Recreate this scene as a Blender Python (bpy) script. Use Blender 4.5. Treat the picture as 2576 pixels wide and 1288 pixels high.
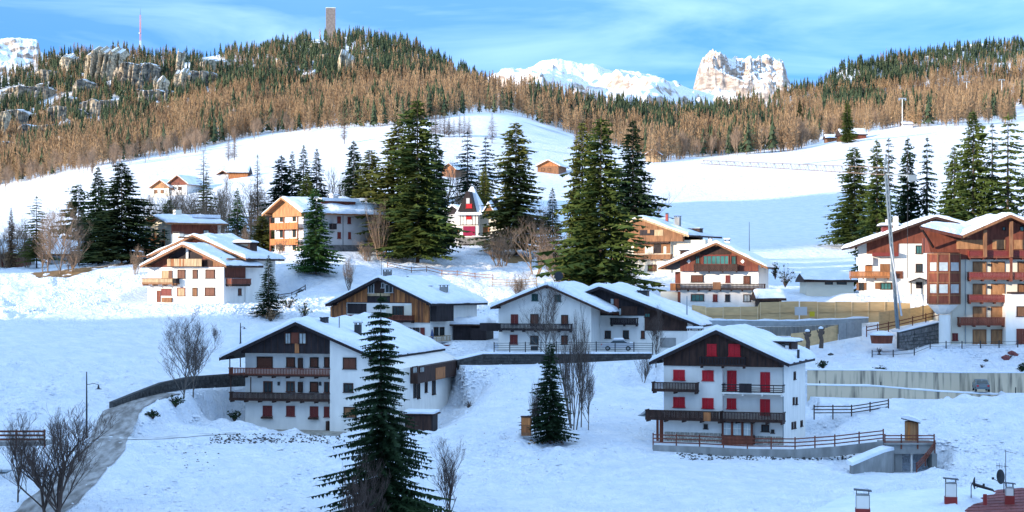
import bpy, math, random
import numpy as np
from mathutils import Vector, noise as mnoise

for o in list(bpy.data.objects):
    bpy.data.objects.remove(o)
SC = bpy.context.scene
COL = SC.collection

# ------------------------------------------------------------------ camera, sky, sun, exposure
F = 4600.0            # focal length in units of the 2576 px wide picture
HZ = 700.0            # picture row of the horizon
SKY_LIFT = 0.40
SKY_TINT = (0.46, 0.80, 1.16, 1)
CIRRUS_LOW, CIRRUS_FILL, CIRRUS_COL = 0.36, 0.88, (3.2, 4.35, 5.6, 1)
SUN_AZ, SUN_EL = 60.0, 12.0     # light travels towards +x (right) and +y (away)

cd = bpy.data.cameras.new('camera')
cam = bpy.data.objects.new('camera', cd)
COL.objects.link(cam)
cam.location = (0, 0, 0)
cam.rotation_euler = (math.radians(90), 0, 0)
cd.sensor_fit = 'HORIZONTAL'
cd.angle = 2 * math.atan(1288 / F)
cd.shift_y = (HZ - 644) / 2576
cd.clip_start = 0.5
cd.clip_end = 40000
SC.camera = cam

W = bpy.data.worlds.new('World')
SC.world = W
W.use_nodes = True
nt = W.node_tree
nt.nodes.clear()
out = nt.nodes.new('ShaderNodeOutputWorld')
bg = nt.nodes.new('ShaderNodeBackground')
sky = nt.nodes.new('ShaderNodeTexSky')
sky.sky_type = 'NISHITA'
sky.sun_disc = False
sky.sun_elevation = math.radians(SUN_EL)
sky.sun_rotation = math.radians(180 + SUN_AZ)
sky.altitude = 1200
sky.air_density = 1.0
sky.dust_density = 0.15
sky.ozone_density = 1.5
bg.inputs['Strength'].default_value = 0.15
tcw = nt.nodes.new('ShaderNodeTexCoord')
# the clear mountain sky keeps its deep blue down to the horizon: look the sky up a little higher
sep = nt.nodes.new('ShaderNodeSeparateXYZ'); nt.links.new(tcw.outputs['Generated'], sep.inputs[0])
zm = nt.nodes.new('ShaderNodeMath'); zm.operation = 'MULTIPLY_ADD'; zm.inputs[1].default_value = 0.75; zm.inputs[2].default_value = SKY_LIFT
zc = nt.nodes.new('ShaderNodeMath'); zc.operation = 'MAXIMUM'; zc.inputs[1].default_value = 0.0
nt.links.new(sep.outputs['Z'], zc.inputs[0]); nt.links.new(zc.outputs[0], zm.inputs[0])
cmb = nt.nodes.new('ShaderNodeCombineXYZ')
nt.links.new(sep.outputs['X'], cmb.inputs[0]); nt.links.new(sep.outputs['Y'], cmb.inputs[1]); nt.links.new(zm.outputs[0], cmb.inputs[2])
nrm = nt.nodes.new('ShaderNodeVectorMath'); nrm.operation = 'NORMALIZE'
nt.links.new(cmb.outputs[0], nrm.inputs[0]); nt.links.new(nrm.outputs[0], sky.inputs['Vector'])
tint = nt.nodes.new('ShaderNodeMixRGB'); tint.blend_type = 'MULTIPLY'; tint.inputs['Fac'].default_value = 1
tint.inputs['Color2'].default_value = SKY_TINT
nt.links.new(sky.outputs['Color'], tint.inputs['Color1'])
# thin high cirrus: faint streaks low down, thicker unseen veil overhead added to brighten the shaded snow
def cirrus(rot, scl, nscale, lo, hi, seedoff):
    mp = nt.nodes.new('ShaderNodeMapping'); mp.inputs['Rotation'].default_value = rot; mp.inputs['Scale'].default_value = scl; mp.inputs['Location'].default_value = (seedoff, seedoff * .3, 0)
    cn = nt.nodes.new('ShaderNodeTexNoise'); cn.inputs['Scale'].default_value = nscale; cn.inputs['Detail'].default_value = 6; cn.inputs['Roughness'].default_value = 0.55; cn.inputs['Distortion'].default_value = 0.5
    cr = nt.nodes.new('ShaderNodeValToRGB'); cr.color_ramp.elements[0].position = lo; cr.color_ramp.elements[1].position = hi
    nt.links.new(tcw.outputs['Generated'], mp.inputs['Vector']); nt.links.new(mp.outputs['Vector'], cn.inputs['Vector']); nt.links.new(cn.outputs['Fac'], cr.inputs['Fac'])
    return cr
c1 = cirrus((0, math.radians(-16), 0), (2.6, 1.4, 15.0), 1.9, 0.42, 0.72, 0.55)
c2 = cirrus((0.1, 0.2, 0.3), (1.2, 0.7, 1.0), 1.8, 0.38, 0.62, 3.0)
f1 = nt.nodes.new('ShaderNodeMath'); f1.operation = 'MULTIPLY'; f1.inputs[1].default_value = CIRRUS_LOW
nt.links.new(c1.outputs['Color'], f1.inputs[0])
hi_ = nt.nodes.new('ShaderNodeMapRange'); hi_.inputs['From Min'].default_value = 0.12; hi_.inputs['From Max'].default_value = 0.55; hi_.inputs['To Max'].default_value = CIRRUS_FILL
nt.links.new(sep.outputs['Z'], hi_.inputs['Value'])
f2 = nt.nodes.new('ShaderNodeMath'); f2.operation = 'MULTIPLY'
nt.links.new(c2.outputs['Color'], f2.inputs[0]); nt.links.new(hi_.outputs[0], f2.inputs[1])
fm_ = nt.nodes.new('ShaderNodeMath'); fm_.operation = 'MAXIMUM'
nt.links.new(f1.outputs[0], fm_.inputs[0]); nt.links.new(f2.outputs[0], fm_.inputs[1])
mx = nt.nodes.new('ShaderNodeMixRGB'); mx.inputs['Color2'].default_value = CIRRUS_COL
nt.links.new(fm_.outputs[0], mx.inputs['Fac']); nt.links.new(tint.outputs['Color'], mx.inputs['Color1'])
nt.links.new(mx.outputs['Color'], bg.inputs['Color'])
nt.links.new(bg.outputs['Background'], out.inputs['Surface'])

sd = bpy.data.lights.new('sun', 'SUN')
sd.energy = 2.7
sd.angle = math.radians(0.5)
sd.color = (1.0, 0.86, 0.70)
sun = bpy.data.objects.new('sun', sd)
COL.objects.link(sun)
az, el = math.radians(SUN_AZ), math.radians(SUN_EL)
ldir = Vector((math.sin(az) * math.cos(el), math.cos(az) * math.cos(el), -math.sin(el)))
sun.rotation_euler = ldir.to_track_quat('-Z', 'Y').to_euler()
SC.view_settings.view_transform = 'Standard'
SC.view_settings.look = 'None'
SC.view_settings.exposure = 1.62
SC.view_settings.gamma = 1.0
SC.view_settings.use_curve_mapping = False
SC.cycles.max_bounces = 5
SC.cycles.diffuse_bounces = 3
SC.cycles.transparent_max_bounces = 4

# ------------------------------------------------------------------ helpers
def P(U, V, y):
    return Vector(((U - 1288) / F * y, y, (HZ - V) / F * y))

def pix(x, y, z):
    return 1288 + F * x / y, HZ - F * z / y

def tag(o, label=None, cat=None, group=None, kind=None):
    if label: o['label'] = label
    if cat: o['category'] = cat
    if group: o['group'] = group
    if kind: o['kind'] = kind
    return o

def empty(name, loc, rz, label, cat, group=None):
    o = bpy.data.objects.new(name, None)
    o.empty_display_size = 0.3
    COL.objects.link(o)
    o.location = loc
    o.rotation_euler = (0, 0, rz)
    return tag(o, label, cat, group)

class MB:
    def __init__(s):
        s.v = []; s.f = []
    def add(s, vs, fs):
        n = len(s.v)
        s.v += [tuple(v) for v in vs]
        s.f += [tuple(i + n for i in f) for f in fs]
        return s
    def box(s, a, b):
        x0, y0, z0 = (min(a[i], b[i]) for i in range(3))
        x1, y1, z1 = (max(a[i], b[i]) for i in range(3))
        return s.add([(x0,y0,z0),(x1,y0,z0),(x1,y1,z0),(x0,y1,z0),(x0,y0,z1),(x1,y0,z1),(x1,y1,z1),(x0,y1,z1)],
                     [(0,3,2,1),(4,5,6,7),(0,1,5,4),(1,2,6,5),(2,3,7,6),(3,0,4,7)])
    def beam(s, p, q, w, h=None, up=(0, 0, 1)):
        h = h or w
        p, q = Vector(p), Vector(q)
        d = (q - p)
        if d.length < 1e-6: return s
        d.normalize()
        u = Vector(up)
        if abs(d.dot(u)) > 0.97: u = Vector((0, 1, 0))
        a = d.cross(u).normalized(); b = a.cross(d).normalized()
        vs = []
        for e in (p, q):
            for sx, sy in ((-1,-1),(1,-1),(1,1),(-1,1)):
                vs.append(e + a * (sx * w / 2) + b * (sy * h / 2))
        return s.add(vs, [(0,3,2,1),(4,5,6,7),(0,1,5,4),(1,2,6,5),(2,3,7,6),(3,0,4,7)])
    def tube(s, pts, rads, n=6):
        base = len(s.v)
        for k, (p, r) in enumerate(zip(pts, rads)):
            p = Vector(p)
            d = (Vector(pts[min(k + 1, len(pts) - 1)]) - Vector(pts[max(k - 1, 0)])).normalized()
            u = Vector((0, 0, 1)) if abs(d.z) < 0.9 else Vector((1, 0, 0))
            a = d.cross(u).normalized(); b = a.cross(d)
            for i in range(n):
                t = 2 * math.pi * i / n
                s.v.append(tuple(p + a * (math.cos(t) * r) + b * (math.sin(t) * r)))
        for k in range(len(pts) - 1):
            for i in range(n):
                j = (i + 1) % n
                s.f.append((base + k*n + i, base + k*n + j, base + (k+1)*n + j, base + (k+1)*n + i))
        s.f.append(tuple(base + i for i in reversed(range(n))))
        s.f.append(tuple(base + (len(pts)-1)*n + i for i in range(n)))
        return s
    def prism(s, poly, a, b):
        """poly: list of (x,z), extruded along y from a to b"""
        n = len(poly)
        vs = [(x, a, z) for x, z in poly] + [(x, b, z) for x, z in poly]
        area = sum(poly[i][0]*poly[(i+1)%n][1] - poly[(i+1)%n][0]*poly[i][1] for i in range(n))
        fs = [tuple(range(n)), tuple(range(2*n-1, n-1, -1))] + [(i, i+n, (i+1)%n+n, (i+1)%n) for i in range(n)]
        if area < 0: fs = [tuple(reversed(f)) for f in fs]
        return s.add(vs, fs)
    def slab(s, pts, t):
        """polygon of 3D points thickened downward by t"""
        n = len(pts)
        vs = [tuple(p) for p in pts] + [(p[0], p[1], p[2] - t) for p in pts]
        fs = [tuple(range(n)), tuple(range(2*n-1, n-1, -1))] + [(i, i+n, (i+1)%n+n, (i+1)%n) for i in range(n)]
        return s.add(vs, fs)
    def build(s, name, m, parent=None, smooth=False, **kw):
        me = bpy.data.meshes.new(name)
        me.from_pydata(s.v, [], s.f)
        me.materials.append(m)
        if smooth: me.polygons.foreach_set('use_smooth', [True] * len(me.polygons))
        o = bpy.data.objects.new(name, me)
        COL.objects.link(o)
        if parent is not None: o.parent = parent
        return tag(o, **kw)

def np_mesh(name, verts, faces, mats, smooth=False, matidx=None):
    me = bpy.data.meshes.new(name)
    verts = np.asarray(verts, dtype=np.float32); faces = np.asarray(faces, dtype=np.int32)
    k = faces.shape[1]
    me.vertices.add(len(verts)); me.vertices.foreach_set('co', verts.ravel())
    me.loops.add(faces.size); me.loops.foreach_set('vertex_index', faces.ravel())
    me.polygons.add(len(faces)); me.polygons.foreach_set('loop_start', np.arange(0, faces.size, k, dtype=np.int32))
    if matidx is not None: me.polygons.foreach_set('material_index', np.asarray(matidx, dtype=np.int32))
    if smooth: me.polygons.foreach_set('use_smooth', np.ones(len(faces), dtype=bool))
    for m in mats: me.materials.append(m)
    me.update(calc_edges=True); me.validate()
    return me

def link(name, me, loc=(0,0,0), rz=0, sc=(1,1,1), parent=None, **kw):
    o = bpy.data.objects.new(name, me)
    COL.objects.link(o)
    o.location = loc; o.rotation_euler = (0, 0, rz); o.scale = sc
    if parent is not None: o.parent = parent
    return tag(o, **kw)

RNG = np.random.default_rng(7)
LAT = RNG.random((512, 512)).astype(np.float64)
def vnoise(x, y):
    xi = np.floor(x).astype(int); yi = np.floor(y).astype(int)
    fx = x - xi; fy = y - yi
    fx = fx*fx*(3-2*fx); fy = fy*fy*(3-2*fy)
    a = LAT[xi % 512, yi % 512]; b = LAT[(xi+1) % 512, yi % 512]
    c = LAT[xi % 512, (yi+1) % 512]; d = LAT[(xi+1) % 512, (yi+1) % 512]
    return (a*(1-fx)+b*fx)*(1-fy) + (c*(1-fx)+d*fx)*fy - 0.5
def fbm(x, y, o=4, g=0.5):
    x = np.asarray(x, float); y = np.asarray(y, float)
    r = 0; a = 1
    for i in range(o):
        r = r + a * vnoise(x * 2**i + 17.3*i, y * 2**i + 5.1*i); a *= g
    return r

# ------------------------------------------------------------------ materials (procedural)
MATS = {}
def mat(name, c, rough=0.8, var=0.12, scale=3.0, stretch=(1,1,1), bump=0.0, bscale=None, metal=0.0, spec=0.3, c2=None, p2=(0.45, 0.6)):
    if name in MATS: return MATS[name]
    m = bpy.data.materials.new(name); m.use_nodes = True
    t = m.node_tree; b = t.nodes['Principled BSDF']
    b.inputs['Roughness'].default_value = rough; b.inputs['Metallic'].default_value = metal
    b.inputs['Specular IOR Level'].default_value = spec
    tc = t.nodes.new('ShaderNodeTexCoord'); mp = t.nodes.new('ShaderNodeMapping')
    mp.inputs['Scale'].default_value = stretch
    n = t.nodes.new('ShaderNodeTexNoise'); n.inputs['Scale'].default_value = scale; n.inputs['Detail'].default_value = 5
    t.links.new(tc.outputs['Object'], mp.inputs['Vector']); t.links.new(mp.outputs['Vector'], n.inputs['Vector'])
    r = t.nodes.new('ShaderNodeValToRGB'); t.links.new(n.outputs['Fac'], r.inputs['Fac'])
    e = r.color_ramp.elements
    if c2 is None:
        e[0].position = 0.3; e[1].position = 0.7
        e[0].color = tuple(max(0, k*(1-var)) for k in c) + (1,); e[1].color = tuple(min(1, k*(1+var)) for k in c) + (1,)
    else:
        e[0].position, e[1].position = p2
        e[0].color = tuple(c) + (1,); e[1].color = tuple(c2) + (1,)
    t.links.new(r.outputs['Color'], b.inputs['Base Color'])
    if bump:
        bn = t.nodes.new('ShaderNodeBump'); bn.inputs['Strength'].default_value = 0.6; bn.inputs['Distance'].default_value = bump
        n2 = t.nodes.new('ShaderNodeTexNoise'); n2.inputs['Scale'].default_value = bscale or scale*2; n2.inputs['Detail'].default_value = 4
        t.links.new(mp.outputs['Vector'], n2.inputs['Vector'])
        t.links.new(n2.outputs['Fac'], bn.inputs['Height']); t.links.new(bn.outputs['Normal'], b.inputs['Normal'])
    MATS[name] = m
    return m

def slope_mat(name, snow, rock, rock2, th=(0.62, 0.8), nscale=0.05, bump=0.6, bscale=0.15, amp=0.35):
    """snow on flat ground, rock where it is steep"""
    m = bpy.data.materials.new(name); m.use_nodes = True
    t = m.node_tree; b = t.nodes['Principled BSDF']; b.inputs['Roughness'].default_value = 0.8
    b.inputs['Specular IOR Level'].default_value = 0.2
    g = t.nodes.new('ShaderNodeNewGeometry'); sx = t.nodes.new('ShaderNodeSeparateXYZ')
    t.links.new(g.outputs['Normal'], sx.inputs[0])
    n = t.nodes.new('ShaderNodeTexNoise'); n.inputs['Scale'].default_value = nscale; n.inputs['Detail'].default_value = 7; n.inputs['Roughness'].default_value = 0.65
    t.links.new(g.outputs['Position'], n.inputs['Vector'])
    ma = t.nodes.new('ShaderNodeMath'); ma.operation = 'MULTIPLY_ADD'; ma.inputs[1].default_value = amp
    t.links.new(n.outputs['Fac'], ma.inputs[0]); t.links.new(sx.outputs['Z'], ma.inputs[2])
    r = t.nodes.new('ShaderNodeValToRGB'); r.color_ramp.elements[0].position = th[0] ; r.color_ramp.elements[1].position = th[1]
    sb = t.nodes.new('ShaderNodeMath'); sb.operation = 'SUBTRACT'; sb.inputs[1].default_value = amp * 0.5
    t.links.new(ma.outputs[0], sb.inputs[0]); t.links.new(sb.outputs[0], r.inputs['Fac'])
    n3 = t.nodes.new('ShaderNodeTexNoise'); n3.inputs['Scale'].default_value = nscale*2.5; n3.inputs['Detail'].default_value = 6
    mp = t.nodes.new('ShaderNodeMapping'); mp.inputs['Scale'].default_value = (1, 1, 2.4)
    t.links.new(g.outputs['Position'], mp.inputs['Vector']); t.links.new(mp.outputs['Vector'], n3.inputs['Vector'])
    rc = t.nodes.new('ShaderNodeValToRGB'); rc.color_ramp.elements[0].color = tuple(rock)+(1,); rc.color_ramp.elements[1].color = tuple(rock2)+(1,)
    rc.color_ramp.elements[0].position = 0.4; rc.color_ramp.elements[1].position = 0.6
    t.links.new(n3.outputs['Fac'], rc.inputs['Fac'])
    mx = t.nodes.new('ShaderNodeMixRGB'); mx.inputs['Color2'].default_value = tuple(snow)+(1,)
    t.links.new(r.outputs['Color'], mx.inputs['Fac']); t.links.new(rc.outputs['Color'], mx.inputs['Color1'])
    t.links.new(mx.outputs['Color'], b.inputs['Base Color'])
    bn = t.nodes.new('ShaderNodeBump'); bn.inputs['Distance'].default_value = bump; bn.inputs['Strength'].default_value = 0.7
    n4 = t.nodes.new('ShaderNodeTexNoise'); n4.inputs['Scale'].default_value = bscale; n4.inputs['Detail'].default_value = 6
    t.links.new(g.outputs['Position'], n4.inputs['Vector']); t.links.new(n4.outputs['Fac'], bn.inputs['Height'])
    t.links.new(bn.outputs['Normal'], b.inputs['Normal'])
    return m

def snow_mat(name, bumps, c=(0.86, 0.88, 0.91)):
    m = bpy.data.materials.new(name); m.use_nodes = True
    t = m.node_tree; b = t.nodes['Principled BSDF']; b.inputs['Roughness'].default_value = 0.65
    b.inputs['Specular IOR Level'].default_value = 0.25
    g = t.nodes.new('ShaderNodeNewGeometry')
    prev = None
    for sc_, d in bumps:
        n = t.nodes.new('ShaderNodeTexNoise'); n.inputs['Scale'].default_value = sc_; n.inputs['Detail'].default_value = 4
        n.inputs['Roughness'].default_value = 0.6
        t.links.new(g.outputs['Position'], n.inputs['Vector'])
        bn = t.nodes.new('ShaderNodeBump'); bn.inputs['Distance'].default_value = d; bn.inputs['Strength'].default_value = 1.0
        t.links.new(n.outputs['Fac'], bn.inputs['Height'])
        if prev: t.links.new(prev.outputs['Normal'], bn.inputs['Normal'])
        prev = bn
    t.links.new(prev.outputs['Normal'], b.inputs['Normal'])
    n = t.nodes.new('ShaderNodeTexNoise'); n.inputs['Scale'].default_value = 0.45; n.inputs['Detail'].default_value = 6; n.inputs['Roughness'].default_value = 0.65
    t.links.new(g.outputs['Position'], n.inputs['Vector'])
    r = t.nodes.new('ShaderNodeValToRGB'); r.color_ramp.elements[0].position = 0.35; r.color_ramp.elements[1].position = 0.65
    r.color_ramp.elements[0].color = (c[0]*0.82, c[1]*0.87, c[2]*0.93, 1); r.color_ramp.elements[1].color = tuple(c)+(1,)  # bluish mottling: clump shading put into the colour, beside packed-snow tone
    t.links.new(n.outputs['Fac'], r.inputs['Fac']); t.links.new(r.outputs['Color'], b.inputs['Base Color'])
    return m

M = {}
M['snow'] = snow_mat('snow', [(0.30, 0.9), (1.3, 0.5), (4.5, 0.12)])
M['roofsnow'] = snow_mat('roof_snow', [(1.0, 0.22), (4.0, .04)])
M['plaster'] = mat('white_plaster', (0.80, 0.77, 0.71), 0.9, 0.07, 1.3, (1, 1, 0.3))
M['cream'] = mat('cream_plaster', (0.74, 0.68, 0.55), 0.9, 0.06, 0.6)
M['greyplaster'] = mat('grey_plaster', (0.50, 0.50, 0.50), 0.9, 0.08, 0.6)
M['darkwood'] = mat('dark_wood', (0.045, 0.022, 0.016), 0.75, 0.45, 3, (1, 1, 0.25))
M['blackwood'] = mat('blackened_wood', (0.022, 0.016, 0.018), 0.75, 0.4, 3, (1, 1, 0.25))
M['redwood'] = mat('red_brown_wood', (0.16, 0.045, 0.025), 0.7, 0.35, 3, (1, 1, 0.25))
M['midwood'] = mat('brown_wood', (0.22, 0.10, 0.045), 0.7, 0.3, 3, (1, 1, 0.25))
M['honeywood'] = mat('honey_wood', (0.36, 0.18, 0.08), 0.7, 0.3, 3, (1, 1, 0.25))
M['orangewood'] = mat('orange_wood', (0.36, 0.14, 0.05), 0.7, 0.4, 4, (1, 1, 0.2))
M['plankA'] = mat('plank_light', (0.42, 0.16, 0.05), 0.7, 0.4, 4, (1, 1, 0.15))
M['plankB'] = mat('plank_mid', (0.27, 0.10, 0.035), 0.7, 0.4, 4, (1, 1, 0.15))
M['plankC'] = mat('plank_dark', (0.15, 0.06, 0.03), 0.7, 0.4, 4, (1, 1, 0.15))
M['palewood'] = mat('weathered_pale_wood', (0.40, 0.29, 0.17), 0.8, 0.3, 4, (1, 1, 0.2))
M['ply'] = mat('yellow_plywood', (0.56, 0.38, 0.19), 0.8, 0.14, 1.5, (0.4, 1, 2))
M['plydark'] = mat('plywood_batten', (0.66, 0.48, 0.27), 0.8, 0.12, 2)
M['redshut'] = mat('red_shutter_paint', (0.48, 0.012, 0.022), 0.5, 0.15, 6, (0.4, 0.4, 6))
M['reddark'] = mat('dark_red_shutter', (0.17, 0.03, 0.025), 0.6, 0.3, 6, (0.4, 0.4, 6))
M['brownshut'] = mat('brown_shutter', (0.13, 0.045, 0.025), 0.6, 0.3, 6, (0.4, 0.4, 6))
M['magenta'] = mat('crimson_awning_cloth', (0.24, 0.01, 0.05), 0.8, 0.08, 2)
M['greenshut'] = mat('dark_green_shutter', (0.015, 0.07, 0.065), 0.6, 0.2, 6)
M['glass'] = mat('window_glass', (0.03, 0.045, 0.05), 0.12, 0.3, 0.8, spec=0.6)
M['glassgreen'] = mat('greenish_window_glass', (0.05, 0.16, 0.15), 0.15, 0.3, 0.8, spec=0.6)
M['curtain'] = mat('net_curtain_behind_glass', (0.42, 0.46, 0.45), 0.3, 0.2, 1.5, spec=0.6)
M['concrete'] = mat('grey_concrete', (0.27, 0.27, 0.26), 0.9, 0.25, 1.1, (1, 1, 0.5), 0.02)
M['wallconc'] = mat('stained_retaining_concrete', (0.64, 0.53, 0.38), 0.9, 0.2, 1.6, (1, 1, 0.10), 0.02, c2=(0.17, 0.15, 0.12), p2=(0.52, 0.70))
M['stone'] = mat('grey_stone', (0.16, 0.155, 0.15), 0.9, 0.45, 2.2, bump=0.03)
M['stonedark'] = mat('dark_wet_stone', (0.06, 0.058, 0.055), 0.8, 0.5, 2.2, bump=0.03)
M['cliffdark'] = slope_mat('shaded_grey_cliff', (0.84, 0.87, 0.9), (0.13, 0.12, 0.105), (0.44, 0.36, 0.25), th=(0.74, 0.84), nscale=0.07, bump=4.0, bscale=0.14, amp=0.5)  # darker copy of the cliff rock, its shade put into the colour
M['stonelight'] = mat('pale_stone', (0.34, 0.31, 0.26), 0.9, 0.35, 2.2, bump=0.03)
M['mortar'] = mat('dark_mortar', (0.07, 0.07, 0.07), 0.95, 0.2, 3)
M['road'] = mat('slushy_road', (0.17, 0.155, 0.14), 0.7, 0.2, 0.9, (1.6, .5, 1), c2=(0.44, 0.43, 0.42), p2=(0.36, 0.70), bump=0.05, bscale=5)
M['metal'] = mat('galvanised_metal', (0.33, 0.36, 0.37), 0.45, 0.12, 2, metal=0.4)
M['darkmetal'] = mat('dark_metal', (0.03, 0.032, 0.035), 0.5, 0.2, 3)
M['cranegrey'] = mat('crane_grey_paint', (0.20, 0.24, 0.26), 0.5, 0.1, 2)
M['copper'] = mat('chimney_sheet_red', (0.25, 0.03, 0.025), 0.5, 0.2, 2)
M['tile'] = mat('red_brown_roof_tile', (0.20, 0.06, 0.055), 0.7, 0.3, 3)
M['bark'] = mat('spruce_bark', (0.10, 0.075, 0.06), 0.95, 0.3, 5)
M['barkgrey'] = mat('grey_bark', (0.13, 0.11, 0.095), 0.95, 0.3, 5)
M['twigtan'] = mat('tan_twigs', (0.26, 0.18, 0.12), 0.9, 0.25, 0.5)
M['twigdark'] = mat('dark_twigs', (0.085, 0.06, 0.05), 0.9, 0.3, 0.5)
def leaf(name, c, c2, sc=0.6):
    return mat(name, c, 0.85, 0.2, sc, c2=c2, p2=(0.35, 0.65), spec=0.15)
M['sprA'] = leaf('spruce_needles_dark', (0.008, 0.024, 0.011), (0.034, 0.06, 0.02))
M['sprB'] = leaf('spruce_needles_green', (0.030, 0.062, 0.013), (0.125, 0.150, 0.035))
M['sprC'] = leaf('spruce_needles_olive', (0.06, 0.082, 0.016), (0.19, 0.19, 0.05))
M['sprD'] = leaf('young_spruce_needles', (0.02, 0.06, 0.015), (0.06, 0.13, 0.03))
M['larch'] = leaf('bare_larch_twigs', (0.20, 0.12, 0.065), (0.33, 0.215, 0.12), 0.08)
M['larchfar'] = leaf('larch_wood_brown', (0.19, 0.12, 0.07), (0.47, 0.31, 0.165), 0.06)
M['sprfar'] = leaf('far_spruce_green', (0.028, 0.05, 0.028), (0.085, 0.105, 0.05), 0.05)
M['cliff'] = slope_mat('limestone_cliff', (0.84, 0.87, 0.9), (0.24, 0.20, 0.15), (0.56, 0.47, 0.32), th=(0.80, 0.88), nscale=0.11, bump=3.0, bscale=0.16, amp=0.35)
M['peak'] = slope_mat('dolomite_peak', (0.86, 0.88, 0.9), (0.28, 0.215, 0.17), (0.52, 0.42, 0.33), th=(0.60, 0.72), nscale=0.016, bump=30, bscale=0.02, amp=0.6)
M['hillground'] = slope_mat('snowy_forest_floor', (0.82, 0.85, 0.88), (0.10, 0.08, 0.055), (0.22, 0.18, 0.13), th=(0.84, 0.97), nscale=0.02, bump=2.0, bscale=0.08, amp=0.5)
M['car'] = mat('grey_blue_car_paint', (0.10, 0.14, 0.16), 0.3, 0.1, 1, spec=0.6)
M['carwhite'] = mat('pale_car_paint', (0.45, 0.47, 0.5), 0.3, 0.1, 1, spec=0.6)
M['tyre'] = mat('tyre_rubber', (0.015, 0.015, 0.015), 0.9, 0.2, 3)
M['yellow'] = mat('yellow_sign_paint', (0.55, 0.42, 0.02), 0.5, 0.1, 2)
M['drygrass'] = mat('dry_grass_and_soil', (0.20, 0.12, 0.05), 0.95, 0.3, 1.5, bump=0.05)
# ------------------------------------------------------------------ where the houses stand: corner U, base V, distance, angle, left U, depth
HS = {
 'red':    (1972, 1110, 188, -20, 1675, 11.5),
 'big':    (1010, 1085, 206, -13, 617, 26),
 'twin':   (563, 764, 270, -22, 372, 15),
 'plank':  (1082, 872, 242, -30, 832, 12),
 'white':  (1487, 884, 236, -16, 1254, 14),
 'dark':   (1745, 890, 238, -14, 1487, 15),
 'gable':  (1908, 772, 268, -14, 1712, 14),
 'backw':  (1690, 686, 306, -26, 1560, 14),
 'villa':  (1178, 618, 346, -12, 1140, 8),
 'yellow': (765, 632, 306, -50, 692, 16),
 'flat':   (430, 648, 320, -52, 378, 18),
 'hotel':  (2640, 866, 238, -2, 2395, 16),
 'rwhite': (2350, 740, 262, -6, 2180, 14),
 'garage': (1222, 856, 246, -8, 1140, 7),
}
def house_frame(k):
    Uc, Vb, y, a, Ul, D = HS[k]
    a = math.radians(a)
    C = P(Uc, Vb, y)
    ex = Vector((math.cos(a), math.sin(a), 0)); ey = Vector((-math.sin(a), math.cos(a), 0))
    kk = (Ul - 1288) / F
    s = (kk * C.y - C.x) / (ex.x - kk * ex.y)
    return C, ex, ey, -s, D, a

# ------------------------------------------------------------------ terrain height field
TU = [-150, 0, 250, 500, 750, 1000, 1250, 1500, 1750, 2000, 2250, 2576, 2750]
TV = {
 110: [1790]*13,
 130: [1520]*13,
 150: [1290,1285,1270,1290,1310,1320,1300,1300,1300,1300,1300,1300,1300],
 170: [1140,1140,1140,1180,1200,1200,1190,1190,1190,1205,1215,1200,1200],
 182: [1050,1060,1080,1135,1145,1140,1140,1140,1145,1150,1180,1130,1130],
 188: [1000,1010,1040,1100,1110,1110,1100,1112,1118,1112,1105,1080,1080],
 206: [ 925, 930, 975,1040,1078,1082,1030,1040,1060,1050,1020,1000,1000],
 220: [ 885, 890, 930, 990,1020,1020, 965, 960, 985,1005, 988, 992, 992],
 226: [ 870, 873, 905, 960, 985, 975, 930, 922, 960, 968, 958, 955, 950],
 234: [ 845, 848, 870, 925, 940, 930, 892, 892, 915, 915, 905, 895, 890],
 244: [ 815, 818, 835, 880, 890, 874, 876, 878, 884, 868, 862, 866, 866],
 256: [ 785, 788, 795, 805, 830, 850, 840, 830, 830, 815, 805, 820, 825],
 270: [ 762, 764, 767, 764, 775, 800, 790, 780, 772, 770, 768, 790, 795],
 286: [ 722, 724, 720, 705, 700, 735, 735, 735, 745, 755, 752, 755, 755],
 300: [ 690, 690, 678, 650, 645, 672, 690, 695, 712, 738, 738, 735, 735],
 340: [ 672, 674, 665, 635, 622, 630, 628, 640, 665, 690, 690, 690, 690],
 400: [ 640, 642, 630, 600, 592, 598, 600, 610, 628, 643, 640, 630, 630],
 430: [ 620, 622, 612, 585, 575, 575, 580, 585, 600, 612, 605, 600, 600],
 500: [ 588, 590, 570, 550, 535, 510, 525, 540, 556, 558, 540, 530, 530],
 600: [ 560, 560, 525, 500, 490, 455, 470, 490, 490, 480, 440, 430, 430],
 700: [ 528, 530, 465, 450, 430, 405, 420, 440, 410, 385, 340, 325, 325],
 760: [ 515, 518, 450, 425, 395, 375, 380, 420, 402, 378, 330, 312, 310],
 850: [ 502, 505, 430, 398, 362, 336, 322, 385, 405, 385, 338, 315, 310],
 1000:[ 488, 490, 408, 375, 340, 318, 285, 372, 400, 382, 330, 305, 300],
}
RU = [-150,0,150,300,400,500,640,830,950,1050,1150,1230,1290,1400,1550,1700,1750,1850,1960,2100,2300,2576,2750]
RV = [178,165,142,113,122,113,93,83,80,90,138,190,224,250,272,278,266,245,214,175,130,108,100]
YR = [2200,2200,2200,2200,2200,2200,2200,2200,2200,2200,2000,1850,1800,1500,1450,1500,1600,1800,2200,2500,2800,2900,2900]

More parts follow.
